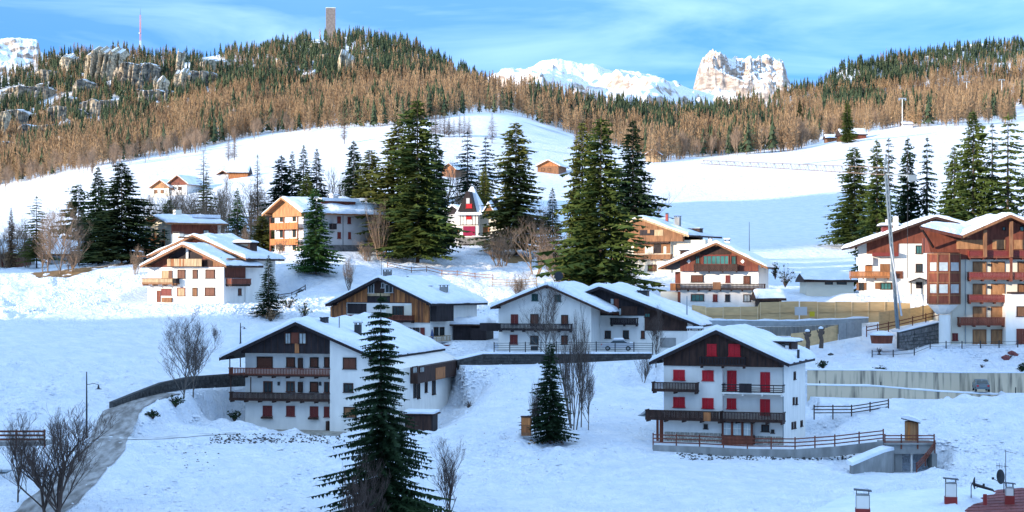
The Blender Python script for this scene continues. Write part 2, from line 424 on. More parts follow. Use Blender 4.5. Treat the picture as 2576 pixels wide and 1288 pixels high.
gu = np.concatenate([np.linspace(-1700, -140, 30, endpoint=False), np.linspace(-140, 2720, 440), np.linspace(2790, 4300, 30)])
gy = [12.0, 30, 50, 70, 85]
y = 95.0
while y < 420: gy.append(y); y *= (1.003 if 184 < y < 262 else 1.0055)
while y < 3300: gy.append(y); y *= 1.0125
gy = np.array(gy)
GU, GY = np.meshgrid(gu, gy)
tys = sorted(TV)
tz = np.array([[(HZ - v) / F * yy for v in TV[yy]] for yy in tys])
def col_interp(U):
    return np.array([np.interp(U, TU, row) for row in tz])          # (rows, nU)
cz = col_interp(gu)
Z = np.zeros_like(GU)
near = gy <= 1000
for j in range(len(gu)):
    Z[near, j] = np.interp(gy[near], [30, 75] + tys, [-36, -35] + list(cz[:, j]))
yr = np.interp(gu, RU, YR); vr = np.interp(gu, RU, RV); v1000 = HZ - cz[-1] / 1000 * F
for j in range(len(gu)):
    t = (gy[~near] - 1000) / (yr[j] - 1000)
    V = v1000[j] + (vr[j] - v1000[j]) * np.clip(t, 0, 1) ** 0.85
    z = (HZ - V) / F * gy[~near]
    zr = (HZ - vr[j]) / F * yr[j]
    z = np.where(t > 1, zr - (gy[~near] - yr[j]) * 0.45, z)
    Z[~near, j] = z
def blur(a, sig, ax):
    n = int(sig * 3); k = np.exp(-0.5 * (np.arange(-n, n + 1) / sig) ** 2); k /= k.sum()
    pad = [(0, 0), (0, 0)]; pad[ax] = (n, n)
    b = np.pad(a, pad, mode='edge')
    return np.apply_along_axis(lambda r: np.convolve(r, k, mode='valid'), ax, b)
Z = blur(Z, 11, 1); Z = blur(Z, 1.6, 0)
GX = (GU - 1288) / F * GY
# bumps: drifts and trodden clumps near, folds and gullies far
bn = 0.6 * fbm(GX / 14, GY / 14, 3) + (1.0 * fbm(GX / 2.4 + 40, GY / 3.8, 3) + 0.45 * fbm(GX / 1.0, GY / 1.5 + 7, 2)) * np.clip(fbm(GX/26+9, GY/26, 2)*3.2+0.72, 0.12, 1)
wn = np.clip((420 - GY) / 200, 0, 1)
midn = 3.0 * fbm(GX / 75, GY / 75, 4) * np.clip((GY - 420) / 200, 0, 1) * np.clip((1300-GY)/300, 0.3, 1)
farn = (26 * fbm(GX / 170, GY / 170, 4)) * np.clip((GY - 1150) / 300, 0, 1)
Z = Z + bn * wn + midn * 1.3 + farn
# level ground under the houses
def pad(k, m=1.6, fall=4.5, dz=0.0, front=0):
    global Z
    C, ex, ey, Wd, D, a = house_frame(k)
    c = C - ex * (Wd / 2) + ey * (D / 2)
    dx, dy = GX - c.x, GY - c.y
    lx = np.abs(dx * ex.x + dy * ex.y) - Wd / 2 - m
    ly0 = dx * ey.x + dy * ey.y
    ly = np.abs(ly0) - D / 2 - m
    ly = np.where(ly0 < 0, ly - front, ly)
    d = np.maximum(np.maximum(lx, ly), 0)
    w = np.clip(1 - d / fall, 0, 1); w = w * w * (3 - 2 * w)
    rise = np.clip(ly0 + D / 2 - 5, 0, 40) * (0.145 if k == 'big' else 0.0)
    Z = Z * (1 - w) + (C.z + dz + rise) * w
for k in HS:
    pad(k, front=1.0 if k in ('big', 'red') else 0, fall=6.0 if k == 'big' else 3.0 if k in ('red', 'plank', 'white', 'dark') else 5, dz=-.4 if k in ('red', 'big') else 0)
def step(pts, w=3.0, infl=2.5):
    """retaining wall line: pts (U, Vbottom, Vtop, y); ground level behind at Vtop and in front at Vbottom"""
    global Z
    q = [(P(u, vb, yy), P(u, vt, yy)) for u, vb, vt, yy in pts]
    D_ = np.full(Z.shape, 1e9); ZB = np.zeros(Z.shape); ZT = np.zeros(Z.shape); SD = np.zeros(Z.shape)
    for k, ((a0, a1), (b0, b1)) in enumerate(zip(q[:-1], q[1:])):
        ax, ay, bx, by = a0.x, a0.y, b0.x, b0.y
        t = ((GX-ax)*(bx-ax) + (GY-ay)*(by-ay)) / ((bx-ax)**2 + (by-ay)**2)
        tc_ = np.clip(t, 0, 1)
        px, py = ax + tc_*(bx-ax), ay + tc_*(by-ay)
        d = np.hypot(GX-px, GY-py)
        if k == 0: d = np.where(t < 0, 1e9, d)
        if k == len(q) - 2: d = np.where(t > 1, 1e9, d)
        m = d < D_
        D_ = np.where(m, d, D_); ZB = np.where(m, a0.z + tc_*(b0.z-a0.z), ZB); ZT = np.where(m, a1.z + tc_*(b1.z-a1.z), ZT); SD = np.where(m, GY-py, SD)
    wt = np.clip(1 - (D_ - w) / infl, 0, 1)
    Z = np.where(SD > 0.85, Z*(1-wt) + (ZT-0.05)*wt, Z*(1-wt) + (ZB-0.15)*wt)
WALL_TERR = [(1150, 915, 908, 226), (1215, 915, 893, 227), (1400, 912, 893, 228), (1640, 900, 892, 229)]
WALL_LOW = [(2034, 994, 972, 214), (2200, 999, 975, 215.5), (2360, 1001, 988, 217), (2510, 1000, 996, 218)]
WALL_UP = [(2034, 968, 934, 221), (2200, 972, 935, 222), (2400, 985, 941, 223), (2640, 985, 941, 223.5), (2800, 985, 940, 224)]
WALL_ROAD = [(285, 1016, 1014, 192), (340, 1003, 992, 196), (410, 985, 965, 203), (480, 975, 950, 211), (620, 968, 940, 222)]
step(WALL_TERR, 2.2, 2.5); step(WALL_UP, 3.0, 2.5); step(WALL_LOW, 2.6, 2.0); step(WALL_ROAD, 1.2, 1.5)
# cut for the underpass
cU = P(2290, 1180, 184)
d = np.maximum(np.abs(GX - cU.x) - 3.2, np.abs(GY - cU.y + 1) - 2.6)
w = np.clip(1 - d / 1.5, 0, 1)
Z = np.minimum(Z, Z * (1 - w) + (cU.z - 0.3) * w)

def ground(x, y):
    U = 1288 + F * x / y
    j = int(np.clip(np.searchsorted(gu, U) - 1, 0, len(gu) - 2)); i = int(np.clip(np.searchsorted(gy, y) - 1, 0, len(gy) - 2))
    fu = (U - gu[j]) / (gu[j+1] - gu[j]); fy = (y - gy[i]) / (gy[i+1] - gy[i])
    fu = min(max(fu, 0), 1); fy = min(max(fy, 0), 1)
    return float((Z[i, j]*(1-fu) + Z[i, j+1]*fu)*(1-fy) + (Z[i+1, j]*(1-fu) + Z[i+1, j+1]*fu)*fy)
def G(U, V, ymin=120, ymax=3000):
    """first ground point seen at picture position (U, V) beyond ymin"""
    j = int(np.clip(np.searchsorted(gu, U) - 1, 0, len(gu) - 2)); fu = (U - gu[j]) / (gu[j+1] - gu[j])
    zc = Z[:, j]*(1-fu) + Z[:, j+1]*fu
    vv = HZ - F * zc / gy
    ok = np.where((gy >= ymin) & (vv <= V))[0]
    if len(ok) == 0: i = len(gy) - 2
    else: i = max(ok[0], 1)
    a, b = vv[i-1], vv[i]
    t = 0 if abs(a-b) < 1e-6 else (a - V) / (a - b)
    yy = gy[i-1] + min(max(t, 0), 1) * (gy[i] - gy[i-1])
    x = (U - 1288) / F * yy
    return Vector((x, yy, ground(x, yy)))

# roads are graded into the slope
def road_line(cl):
    pts = []
    for (u0, v0, w0), (u1, v1, w1) in zip(cl[:-1], cl[1:]):
        for i in range(8):
            t = i / 8; pts.append((u0+(u1-u0)*t, v0+(v1-v0)*t, w0+(w1-w0)*t))
    pts.append(cl[-1])
    Wp = [G(u, v, 135) for u, v, w in pts]
    for _ in range(14):
        Wp = [Wp[0]] + [(Wp[i-1] + Wp[i]*2 + Wp[i+1]) / 4 for i in range(1, len(Wp)-1)] + [Wp[-1]]
    return Wp, [q[2] for q in pts]
ROADS = [([(20, 1345, 4.6), (100, 1290, 4.3), (175, 1225, 4.1), (235, 1165, 3.9), (275, 1115, 3.8), (292, 1070, 3.8), (305, 1035, 3.8), (340, 1012, 3.4), (385, 998, 3.6), (425, 990, 3.0)], 'road', .05),
         ([(285, 1098, 4.0), (350, 1106, 3.6), (430, 1100, 3.0), (520, 1093, 2.4), (600, 1090, 1.8)], 'slush', .04)]
RL = []
for cl, m_, lf_ in ROADS:
    Wp, ws = road_line(cl); RL.append((Wp, ws, m_, lf_))
    D_ = np.full(Z.shape, 1e9); ZB = np.zeros(Z.shape)
    for i in range(len(Wp)-1):
        a0, b0 = Wp[i], Wp[i+1]; L2 = max(1e-6, (b0.x-a0.x)**2 + (b0.y-a0.y)**2)
        t = np.clip(((GX-a0.x)*(b0.x-a0.x) + (GY-a0.y)*(b0.y-a0.y)) / L2, 0, 1)
        d = np.hypot(GX - a0.x - t*(b0.x-a0.x), GY - a0.y - t*(b0.y-a0.y)) - (ws[i]*.5 + .5)
        m = d < D_; D_ = np.where(m, d, D_); ZB = np.where(m, a0.z + t*(b0.z-a0.z), ZB)
    wt = np.clip(1 - D_ / 2.2, 0, 1); wt = wt*wt*(3-2*wt)
    Z = Z*(1-wt) + ZB*wt

# sheet split by distance: village snow, far hills
nr, nc = Z.shape
verts = np.stack([GX, GY, Z], -1).reshape(-1, 3)
idx = np.arange(nr*nc).reshape(nr, nc)
def quads(r0, r1):
    a = idx[r0:r1-1, :-1].ravel(); b = idx[r0:r1-1, 1:].ravel(); c = idx[r0+1:r1, 1:].ravel(); d = idx[r0+1:r1, :-1].ravel()
    return np.stack([a, b, c, d], 1)
split = int(np.searchsorted(gy, 1010))
link('snowy_ground', np_mesh('snowy_ground', verts[:split*nc], quads(0, split), [M['snow']], True), kind='structure')
fv = verts[(split-1)*nc:]
link('wooded_hills', np_mesh('wooded_hills', fv, quads(split-1, nr) - (split-1)*nc, [M['hillground']], True), kind='structure')

# valley floor out to the horizon below everything
mb = MB(); mb.add([(-9000, -6000, -60), (9000, -6000, -60), (9000, 12000, -60), (-9000, 12000, -60)], [(0, 1, 2, 3)])
mb.build('valley_floor', M['snow'], kind='structure')

# unseen ridge added beside the view, crest shaped to cast the shade on the slopes
sx, sy = math.sin(az), math.cos(az)
Tn = math.tan(el)
Hs = [(-900, -20), (-400, 20), (-200, 32), (0, 32), (215, 33), (236, 30), (246, 18), (252, 8), (258, 0), (292, 2), (312, 30), (326, 62), (345, 80), (400, 98), (424, 106), (446, 106), (462, 92), (472, 40), (484, -40), (560, -90)]
ss = np.concatenate([np.arange(-900, -20, 40), np.arange(-20, 562, 3.0)])
T0 = 380
hh = np.interp(ss, [a for a, b in Hs], [b for a, b in Hs])
hh = hh + 1.2 * fbm(ss / 9, ss * 0 + 3, 3)
crest = hh + T0 * Tn
prof = [(-420, -50, 0), (-200, 0.25, 1), (-70, 0.72, 1), (0, 1, 1), (70, 0.78, 1), (190, 0.3, 1), (300, -50, 0)]
vv = []
for off, fr, md in prof:
    for s_, c_ in zip(ss, crest):
        t_ = -T0 + off * (0.35 if off > 0 else 1)
        zz = fr if md == 0 else -50 + (c_ + 50) * fr
        if off > 0 and md: zz = min(zz, c_ - Tn * off * 0.35 - 1)
        vv.append((t_*sx - s_*sy, t_*sy + s_*sx, zz))
n = len(ss); ff = []
for r in range(len(prof)-1):
    for i in range(n-1):
        ff.append((r*n+i, r*n+i+1, (r+1)*n+i+1, (r+1)*n+i))
link('shade_ridge', np_mesh('shade_ridge', vv, ff, [M['hillground']], True), kind='structure')

# ------------------------------------------------------------------ far mountains
def mountain(name, ridge, Vfoot, y0, y1, amp, m, steep, seed, nrow=70, ncol=260, power=1.0, cracks=0.0, jag=3.0):
    us = np.linspace(ridge[0][0], ridge[-1][0], ncol)
    rv = np.interp(us, [a for a, b in ridge], [b for a, b in ridge])
    rv = rv + jag * fbm(us / 14 + seed, us * 0, 4)
    A = np.zeros((nrow + 14, ncol, 3))
    for r in range(nrow + 14):
        t = r / (nrow - 1)
        yy = y0 + (y1 - y0) * t
        foot = (HZ - Vfoot) / F * y0; top = (HZ - rv) / F * y1
        tt = min(t, 1.0)
        h = foot + (top - foot) * (tt ** power)
        if t > 1: h = top - (yy - y1) * 0.8
        x = (us - 1288) / F * yy
        fade = math.sin(math.pi * min(t, 1)) ** 0.7 if t <= 1 else 0.3
        nz = 1 - np.abs(fbm(x / steep + seed, np.full(ncol, yy / steep * 0.7 + seed), 5, 0.55)) * 2.4
        h = h + amp * (nz - 0.55) * fade
        if cracks:
            h = h + cracks * np.floor(6 * (fbm(x/steep*0.7, np.full(ncol, yy/steep) + seed, 3) + 0.5)) / 6 * fade
        A[r, :, 0] = x; A[r, :, 1] = yy; A[r, :, 2] = h
    R = nrow + 14
    ix = np.arange(R*ncol).reshape(R, ncol)
    q = np.stack([ix[:-1, :-1].ravel(), ix[:-1, 1:].ravel(), ix[1:, 1:].ravel(), ix[1:, :-1].ravel()], 1)
    return link(name, np_mesh(name, A.reshape(-1, 3), q, [m], True), kind='structure')
mountain('snowy_mountain', [(1150,240),(1230,205),(1262,182),(1300,180),(1340,166),(1365,156),(1400,152),(1440,156),(1470,168),(1500,164),(1540,178),(1580,184),(1640,200),(1700,215),(1760,232),(1850,255)], 300, 5200, 6600, 130, M['peak'], 380, 3.3, nrow=90, ncol=320)
mountain('rocky_peak', [(1700,300),(1738,262),(1746,225),(1750,205),(1758,180),(1768,152),(1776,138),(1790,131),(1806,137),(1830,142),(1866,148),(1872,154),(1880,148),(1900,152),(1925,150),(1938,158),(1960,158),(1970,166),(1974,185),(1982,225),(2030,290)], 262, 7000, 7420, 62, M['peak'], 150, 8.1, power=0.75, cracks=70, nrow=90, ncol=420, jag=13)
mountain('snowy_plateau', [(-300,104),(-120,100),(0,98),(40,97),(92,99),(97,104),(101,128),(130,150),(200,190)], 240, 7600, 8000, 70, M['peak'], 300, 14.2, power=0.6, cracks=70)
# ------------------------------------------------------------------ tree meshes
def far_tree(seed, H, R, layers, k, z0, jag=0.25):
    """ragged little conifer: tiers of separate drooping branch blades around a stem"""
    r_ = np.random.default_rng(seed); v = []; f = []
    def tri(a, b, c): 
        n = len(v); v.extend([a, b, c]); f.append((n, n+1, n+2))
    for i in range(layers):
        t = i / layers; z = H * (z0 + (1 - z0) * t)
        rad = R * (1 - t) ** 0.8 + 0.04 * R
        st = H * (1 - z0) / layers
        for j in range(k):
            a = 2*math.pi*(j + r_.random()) / k; rr = rad * (1 - jag + 2*jag*r_.random()); w = 0.75 * 2*math.pi / k
            dz = -0.35 * st + r_.random() * 0.3 * st
            ca, sa = math.cos(a), math.sin(a)
            tri((0.1*rad*math.cos(a-w), 0.1*rad*math.sin(a-w), z + st*1.5), (rr*math.cos(a - w/2), rr*math.sin(a - w/2), z + dz*1.2), (rr*0.95*math.cos(a + w/2), rr*0.95*math.sin(a + w/2), z + dz + 0.3*st))
    for a in (0, 2.1, 4.2):
        tri((0.12*math.cos(a), 0.12*math.sin(a), -1.0), (0.12*math.cos(a+1), 0.12*math.sin(a+1), -1.0), (0, 0, H))
    return np.array(v), np.array(f)

def crowned_larch(seed, H, R):
    r_ = np.random.default_rng(seed); v = []; f = []
    prof = ([0.0, .10, .24, .45, .70, 1.0], [.1, .35, .95, .80, .45, .02])
    for i in range(86):
        t = 0.10 + 0.86 * r_.random() ** 0.85; z = H * t
        rad = R * np.interp(t, *prof) * (0.75 + 0.5 * r_.random()); a = r_.random() * 6.283; w = 0.16 + .10 * r_.random(); ri = rad * (.1 + .45 * r_.random())
        n = len(v); ca, sa = math.cos(a), math.sin(a)
        v += [(ri*ca + w*sa, ri*sa - w*ca, z - H*.02), (ri*ca - w*sa, ri*sa + w*ca, z + H*.012), (rad*math.cos(a+.25), rad*math.sin(a+.25), z + H*(.02 + .06*r_.random()))]
        f.append((n, n+1, n+2))
    for a in (0, 2.1, 4.2):
        n = len(v); v += [(0.16*math.cos(a), 0.16*math.sin(a), -1.0), (0.16*math.cos(a+1.6), 0.16*math.sin(a+1.6), -1.0), (0, 0, H)]; f.append((n, n+1, n+2))
    return np.array(v), np.array(f)
FS = [far_tree(i, 1.0*14, 2.1 + 0.25*(i % 3), 7, 5, 0.10 + 0.03*(i % 2)) for i in range(5)]
FL = [crowned_larch(20+i, 14, 1.9 + 0.25*(i % 3)) for i in range(5)]

def fedge(U):
    """lower edge of the woods"""
    return np.interp(U, [-150,0,100,150,250,330,420,500,590,680,780,830,1000,1180,1290,1330,1440,1500,1600,1640,1750,1900,2000,2080,2150,2250,2400,2500,2750],
                        [480,470,450,435,420,402,386,372,352,334,330,326,318,286,284,300,338,355,392,412,396,388,380,352,338,322,318,312,308])
def mixline(U):
    return np.interp(U, [-150,0,300,420,520,700,900,1050,1200,1300,1400,1700,1950,2100,2300,2400,2576,2750], [330,335,345,290,250,235,215,215,225,215,200,200,246,238,215,186,150,140])
CL = [ # bare rocks and clearings: centre U,V, half sizes
 (255,165,50,40),(175,155,24,22),(452,162,13,30),(455,200,24,24),(530,160,38,22),(470,215,40,22),(350,232,40,14),(280,250,35,10),(395,232,20,34),(20,238,26,18),
 (175,250,30,20),(115,215,14,12),(100,300,40,16),(60,330,30,22),(150,330,30,20),(8,320,14,40),(800,112,24,16),(868,165,24,34),(875,128,34,10),(780,200,30,24),(745,190,30,18),
 (925,128,30,6),(1085,146,32,6),(1150,180,25,10),(610,130,18,8),(940,150,20,8),
 (1930,268,44,18),(1720,265,18,10),(1585,262,22,10),(1980,222,14,4),(2140,213,18,5),(2100,178,15,4),(2480,108,30,7),(2335,160,22,4),(2290,275,14,14),(2540,260,20,10),(2560,285,30,20),(2445,265,10,6)]
fr = np.random.default_rng(11)
cand = []
for rep in range(1):
    n = 44000
    U = fr.uniform(-150, 2740, n); vr_ = np.interp(U, RU, RV); ve = fedge(U)
    t = fr.random(n)
    V = vr_ + (ve - vr_) * t
    keep = np.ones(n, bool)
    # fewer candidates where the belt is short
    keep &= fr.random(n) < (ve - vr_) / 300
    for cu, cv, au, av in CL:
        keep &= ((U-cu)/au)**2 + ((V-cv)/av)**2 > .55
    ns = fbm(U/60, V/34, 3)
    keep &= ~((U < 600) & (V < 350) & (V > 150) & (ns > 0.12))
    keep &= ~((U > 1900) & (ns > 0.42))
    cand.append(np.stack([U[keep], V[keep], ns[keep]], 1))
cand = np.concatenate(cand)
far = {'s': [], 'l': []}
def where(x, y, z):
    U, V = pix(x, y, z)
    return ('below the cliffs on the left-hand hill' if U < 600 else 'under the hilltop tower' if U < 1180 else 'on the saddle below the snowy mountain' if U < 1600 else 'below the rocky peak' if U < 2000 else 'on the right-hand slope')
crestV = {}
for u, v, ns in cand:
    p = G(u, v, 700)
    if p.y > 3000 or p.y < 650: continue
    up = v < mixline(u)
    right = u > 1900
    pr = (0.84 if right else 0.68) if up else (0.06 if right else 0.15)
    if not up and 1450 < u < 1950 and 262 < v < 330 : pr = 0.35
    if 2070 < u < 2230 and 240 < v < 300: pr = 0.75
    if 1550 < u < 1800 and v > 270 and v < 330: pr = 0.8
    pr = min(1, max(0, pr + ns * 0.7))
    kind = 's' if fr.random() < pr else 'l'
    h = (14.0 if p.y < 1600 else 12.5) * fr.uniform(0.55, 1.25)
    far[kind].append((p, h, fr.uniform(0.8, 1.2), fr.random() * 6.28, int(fr.integers(0, 5))))
def place_forest(kind, temps, m, name, label, cat, group, stuffname, stufflabel):
    L = sorted(far[kind], key=lambda q: q[0].y / q[1])
    mes = [np_mesh(name, v, f, [m]) for v, f in temps]
    for p, h, w, a, k in L[:296]:
        link(name, mes[k], p, a, (w*h/14, w*h/14, h/14), label=label + ' ' + where(*p), cat=cat, group=group + ' ' + where(*p))
    V_ = []; F_ = []; off = 0
    for p, h, w, a, k in L[296:]:
        v, f = temps[k]; s = h / 14
        c, s_ = math.cos(a), math.sin(a)
        x = (v[:, 0]*c - v[:, 1]*s_) * s * w; y_ = (v[:, 0]*s_ + v[:, 1]*c) * s * w
        V_.append(np.stack([x + p.x, y_ + p.y, v[:, 2]*s + p.z], 1)); F_.append(f + off); off += len(v)
    link(stuffname, np_mesh(stuffname, np.concatenate(V_), np.concatenate(F_), [m]), label=stufflabel, cat='forest', kind='stuff')
place_forest('s', FS, M['sprfar'], 'spruce_tree', 'dark green spruce among the nearer trees', 'spruce', 'spruces', 'spruce_forest', 'far spruce wood covering the upper slopes of the hills')
place_forest('l', FL, M['larchfar'], 'larch_tree', 'bare brown larch at the edge of the woods', 'larch', 'larches', 'larch_forest', 'leafless brown larch wood on the lower slopes of the hills')

# ------------------------------------------------------------------ rock faces in the woods
def cliff(U, V, wpx, hpx, seed, label, yoff=0, snowcap=0.25, lean=0.18, m='cliff'):
    p = G(U, V + hpx * 0.5, 1150); p.y -= 6 + yoff
    s = p.y / F; w = wpx * s; h = hpx * s * 1.1
    nu, nv = int(24 + wpx * .5), 24
    A = np.zeros((nv + 6, nu, 3))
    u = np.linspace(-1, 1, nu)
    for r in range(nv + 6):
        t = min(r / nv, 1.0); tb = max(0, (r - nv) / 5.0)
        hu = h * (1 - 0.25 * np.abs(u) ** 5) * (0.92 + 0.22 * fbm(u * 2.2 + seed, u*0 + seed, 3))
        dep = w * 0.42 * (np.abs(u) ** 2.0) + lean * h * t
        dep = dep + 0.16 * h * fbm(u * wpx / 9 + seed, np.full(nu, t * 2.0 + seed), 4) * 2 - 0.10*h*np.floor(5*(fbm(u*wpx/16+seed*2, np.full(nu, seed), 2)+.5)) + .08*h*np.floor(4*t + fbm(u*2+seed, u*0, 2)*2)
        A[r, :, 0] = p.x + u * w / 2
        A[r, :, 1] = p.y + dep + tb * w * 0.8
        A[r, :, 2] = p.z - 8 + (hu + 8) * t + tb * h * snowcap
    R = nv + 6; ix = np.arange(R*nu).reshape(R, nu)
    q = np.stack([ix[:-1, :-1].ravel(), ix[:-1, 1:].ravel(), ix[1:, 1:].ravel(), ix[1:, :-1].ravel()], 1)
    link('cliff', np_mesh('cliff', A.reshape(-1, 3), q, [M[m]], False), kind='structure')
for i, c in enumerate([(252,168,98,78),(172,165,46,34),(452,168,24,58),(455,208,46,54),(530,170,76,34),(330,238,60,22),(398,232,40,56),(290,262,60,20),(20,246,52,22),
                       (8,330,26,70),(175,262,50,28),(118,300,40,26),(60,335,36,26),(160,330,30,40),(100,222,24,16),(868,172,42,62),(800,120,44,26),(780,205,50,40),(745,192,40,28),
                       (400,270,26,24),(1155,190,40,20),(935,155,30,18),(700,160,24,18),(1930,286,40,10),(2140,220,28,8)]):
    cliff(*c, seed=1.7*i + 0.3, label=None)
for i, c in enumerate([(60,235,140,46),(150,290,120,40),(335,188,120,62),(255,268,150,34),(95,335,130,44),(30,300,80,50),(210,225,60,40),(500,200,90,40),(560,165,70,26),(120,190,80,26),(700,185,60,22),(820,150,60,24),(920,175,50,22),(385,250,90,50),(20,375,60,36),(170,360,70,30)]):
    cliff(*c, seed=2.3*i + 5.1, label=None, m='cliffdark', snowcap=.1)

# ------------------------------------------------------------------ nearer conifers, built branch by branch
def conifer(seed, tiers=34, per=9, R=0.17, droop=0.25, blade=1.0, z0=0.04, shape=0.85, ragged=0.25, stations=5, thin=1.0, jit=0.9):
    """unit-height conifer crown: returns verts, faces"""
    r_ = random.Random(seed); v = []; f = []
    nb = tiers * per
    for i in range(nb):
        q = (i + r_.random()) / nb
        t = 1 - (1 - q) ** 0.62                      # more branches low down where they are long
        t = 1 - t if False else q ** 1.0
        tier = (int(t * tiers) + 0.5 + r_.uniform(-.5, .5) * jit) / tiers
        t = min(max(tier, 0), 0.995)
        z = z0 + (0.985 - z0) * t
        a = i * 2.39996 + r_.uniform(-.3, .3)
        env = R * (1 - t) ** shape * min(1, 0.62 + t * 4) + 0.008
        env *= 1 + ragged * (0.5 * math.sin(a * 2 + z * 7 + seed) + 0.45 * math.sin(z * 23 + seed * 2.7 + a))
        L = env * r_.uniform(1 - ragged * 1.3, 1 + ragged * 0.7)
        dr = droop * (1 - 0.75 * t) + r_.uniform(-0.10, 0.10)
        bend = r_.uniform(-.25, .25)
        st = max(3, int(round(stations * (0.45 + 0.75 * (1 - t)))))
        pts = []
        for k in range(st + 1):
            s = k / st; aa = a + bend * s
            pts.append((L*s*math.cos(aa), L*s*math.sin(aa), z + 0.05*L*math.sin(s*3) - dr*L*s*(1.25 - .55*s)))
        for k in range(st):
            s = (k + r_.random()) / st
            j_ = s - k / st; p = tuple(pts[k][m_] + (pts[k+1][m_] - pts[k][m_]) * j_ * st for m_ in range(3)); e_ = pts[min(k + 2, st)]
            wq = r_.uniform(.65, 1.2); q_ = tuple(p[m_] + (e_[m_] - p[m_]) * wq for m_ in range(3))
            step_ = L / st
            if s < 0.18 and r_.random() < .5: continue
            fl = (0.24 * L * (1.12 - s) + 0.009) * blade
            for sg in (-1, 1):
                b = a + sg * r_.uniform(0.55, 1.25); l2 = fl * r_.uniform(0.55, 1.35)
                n = len(v)
                tip = (p[0] + math.cos(b)*l2, p[1] + math.sin(b)*l2, p[2] - l2 * r_.uniform(0.1, 0.75))
                v += [p, q_, tip]; f.append((n, n+1, n+2))
            n = len(v); hz = (0.006 + 0.11 * L * (1.08 - s)) * r_.uniform(0.5, 1.35) * thin
            v += [(p[0], p[1], p[2] + hz*0.15), (q_[0], q_[1], q_[2] + hz*0.05), ((p[0]+q_[0])/2 + r_.uniform(-.25, .25)*hz, (p[1]+q_[1])/2 + r_.uniform(-.25, .25)*hz, (p[2]+q_[2])/2 - hz)]
            f.append((n, n+1, n+2))
        n = len(v); e = pts[-1]; w_ = L*.05 + .002     # tip
        v += [(e[0]-w_*math.sin(a), e[1]+w_*math.cos(a), e[2]), (e[0]+w_*math.sin(a), e[1]-w_*math.cos(a), e[2]), (e[0]+math.cos(a)*L*.09, e[1]+math.sin(a)*L*.09, e[2] - L*.02)]; f.append((n, n+1, n+2))
    n = len(v)
    v += [(0.006, 0, 0.95), (-0.005, 0.005, 0.95), (0, 0, 1.0)]; f.append((n, n+1, n+2))
    return np.array(v), np.array(f)
def trunk_mesh(r=0.012, seed=0, twigs=0):
    mb = MB()
    mb.tube([(0, 0, -0.08), (0, 0, 0.3), (0.002, 0, 0.65), (0, 0, 0.97)], [r*1.2, r, r*0.55, r*0.12], 7)
    rr = random.Random(seed)
    for i in range(twigs):
        z = rr.uniform(0.08, 0.9); a = rr.random()*6.28; L = 0.10*(1-z)+0.02
        mb.beam((0, 0, z), (L*math.cos(a), L*math.sin(a), z + rr.uniform(-.02, .01)), 0.0018)
    return mb
VARS = {
 'full':  conifer(1, 34, 17, 0.19, 0.35, 1.0, 0.05, 0.72, 0.34, 8, 1.2),
 'full2': conifer(5, 34, 18, 0.17, 0.40, 1.0, 0.06, 0.58, 0.38, 8, 1.2),
 'slim':  conifer(2, 34, 13, 0.16, 0.32, 1.0, 0.05, 0.85, 0.30, 7),
 'open':  conifer(3, 24, 13, 0.19, 0.42, 0.8, 0.12, 0.78, 0.42, 8, 0.9, 0.6),
 'open2': conifer(8, 24, 13, 0.18, 0.55, 0.8, 0.15, 0.66, 0.44, 8, 0.9, 0.5),
 'pine':  conifer(4, 18, 14, 0.20, 0.08, 1.0, 0.32, 0.42, 0.48, 7, 1.3),
 'spire': conifer(6, 44, 10, 0.13, 0.35, 1.0, 0.03, 0.80, 0.22, 6),
 'giant': conifer(9, 30, 34, 0.185, 0.55, 0.62, 0.05, 0.80, 0.42, 20, 1.15, 0.55),
 'larch': conifer(12, 30, 11, 0.15, 0.02, 0.45, 0.12, 0.75, 0.38, 7, 0.3),
}
CM = {}
def crown_mesh(var, m):
    if (var, m) not in CM: CM[(var, m)] = np_mesh('crown', VARS[var][0], VARS[var][1], [M[m]])
    return CM[(var, m)]
TRK = {}
def trunk(m, tw=0):
    if (m, tw) not in TRK:
        o = trunk_mesh(0.013, 4, tw)
        me = bpy.data.meshes.new('trunk'); me.from_pydata(o.v, [], o.f); me.materials.append(M[m]); TRK[(m, tw)] = me
    return TRK[(m, tw)]
VR = {'full': .19, 'full2': .17, 'slim': .16, 'open': .19, 'open2': .18, 'pine': .20, 'spire': .13, 'giant': .185, 'larch': .15}
tcount = 0
def tree(U, Vt, Vb, wpx, var, m, label, y=None, cat='spruce', group=None, name='spruce_tree', bark='bark', rz=None):
    global tcount; tcount += 1
    if y is None:
        p = G(U, Vb, 140)
    else:
        x = (U - 1288) / F * y; p = Vector((x, y, ground(x, y)))
    yy = p.y
    ztop = (HZ - Vt) / F * yy
    h = ztop - p.z + 0.2
    w = wpx * 1.28 * yy / F / 2 / VR[var]
    root = empty(name, (p.x, p.y, p.z - 0.2), (tcount * 1.3) % 6.28 if rz is None else rz, label, cat, group)
    link('crown', crown_mesh(var, m), sc=(w, w, h), parent=root)
    link('trunk', trunk(bark, 30 if var in ('open', 'open2', 'larch', 'giant') else 0), sc=(h*0.8, h*0.8, h), parent=root)
    return root
T = tree
T(958, 732, 1350, 205, 'giant', 'sprA', 'tallest dark spruce in the foreground, in front of the big white chalet', y=146)
T(1384, 858, 1116, 84, 'full2', 'sprA', 'narrow dark spruce beside the wooden box on the open snow')
T(676, 640, 796, 66, 'slim', 'sprA', 'small dark spruce right of the twin-roofed chalet')
T(795, 470, 636, 86, 'full2', 'sprD', 'bright green young spruce in front of the sunlit timber chalet', y=290)
T(306, 405, 664, 150, 'full2', 'sprA', 'broad dark spruce at the right end of the left-hand clump')
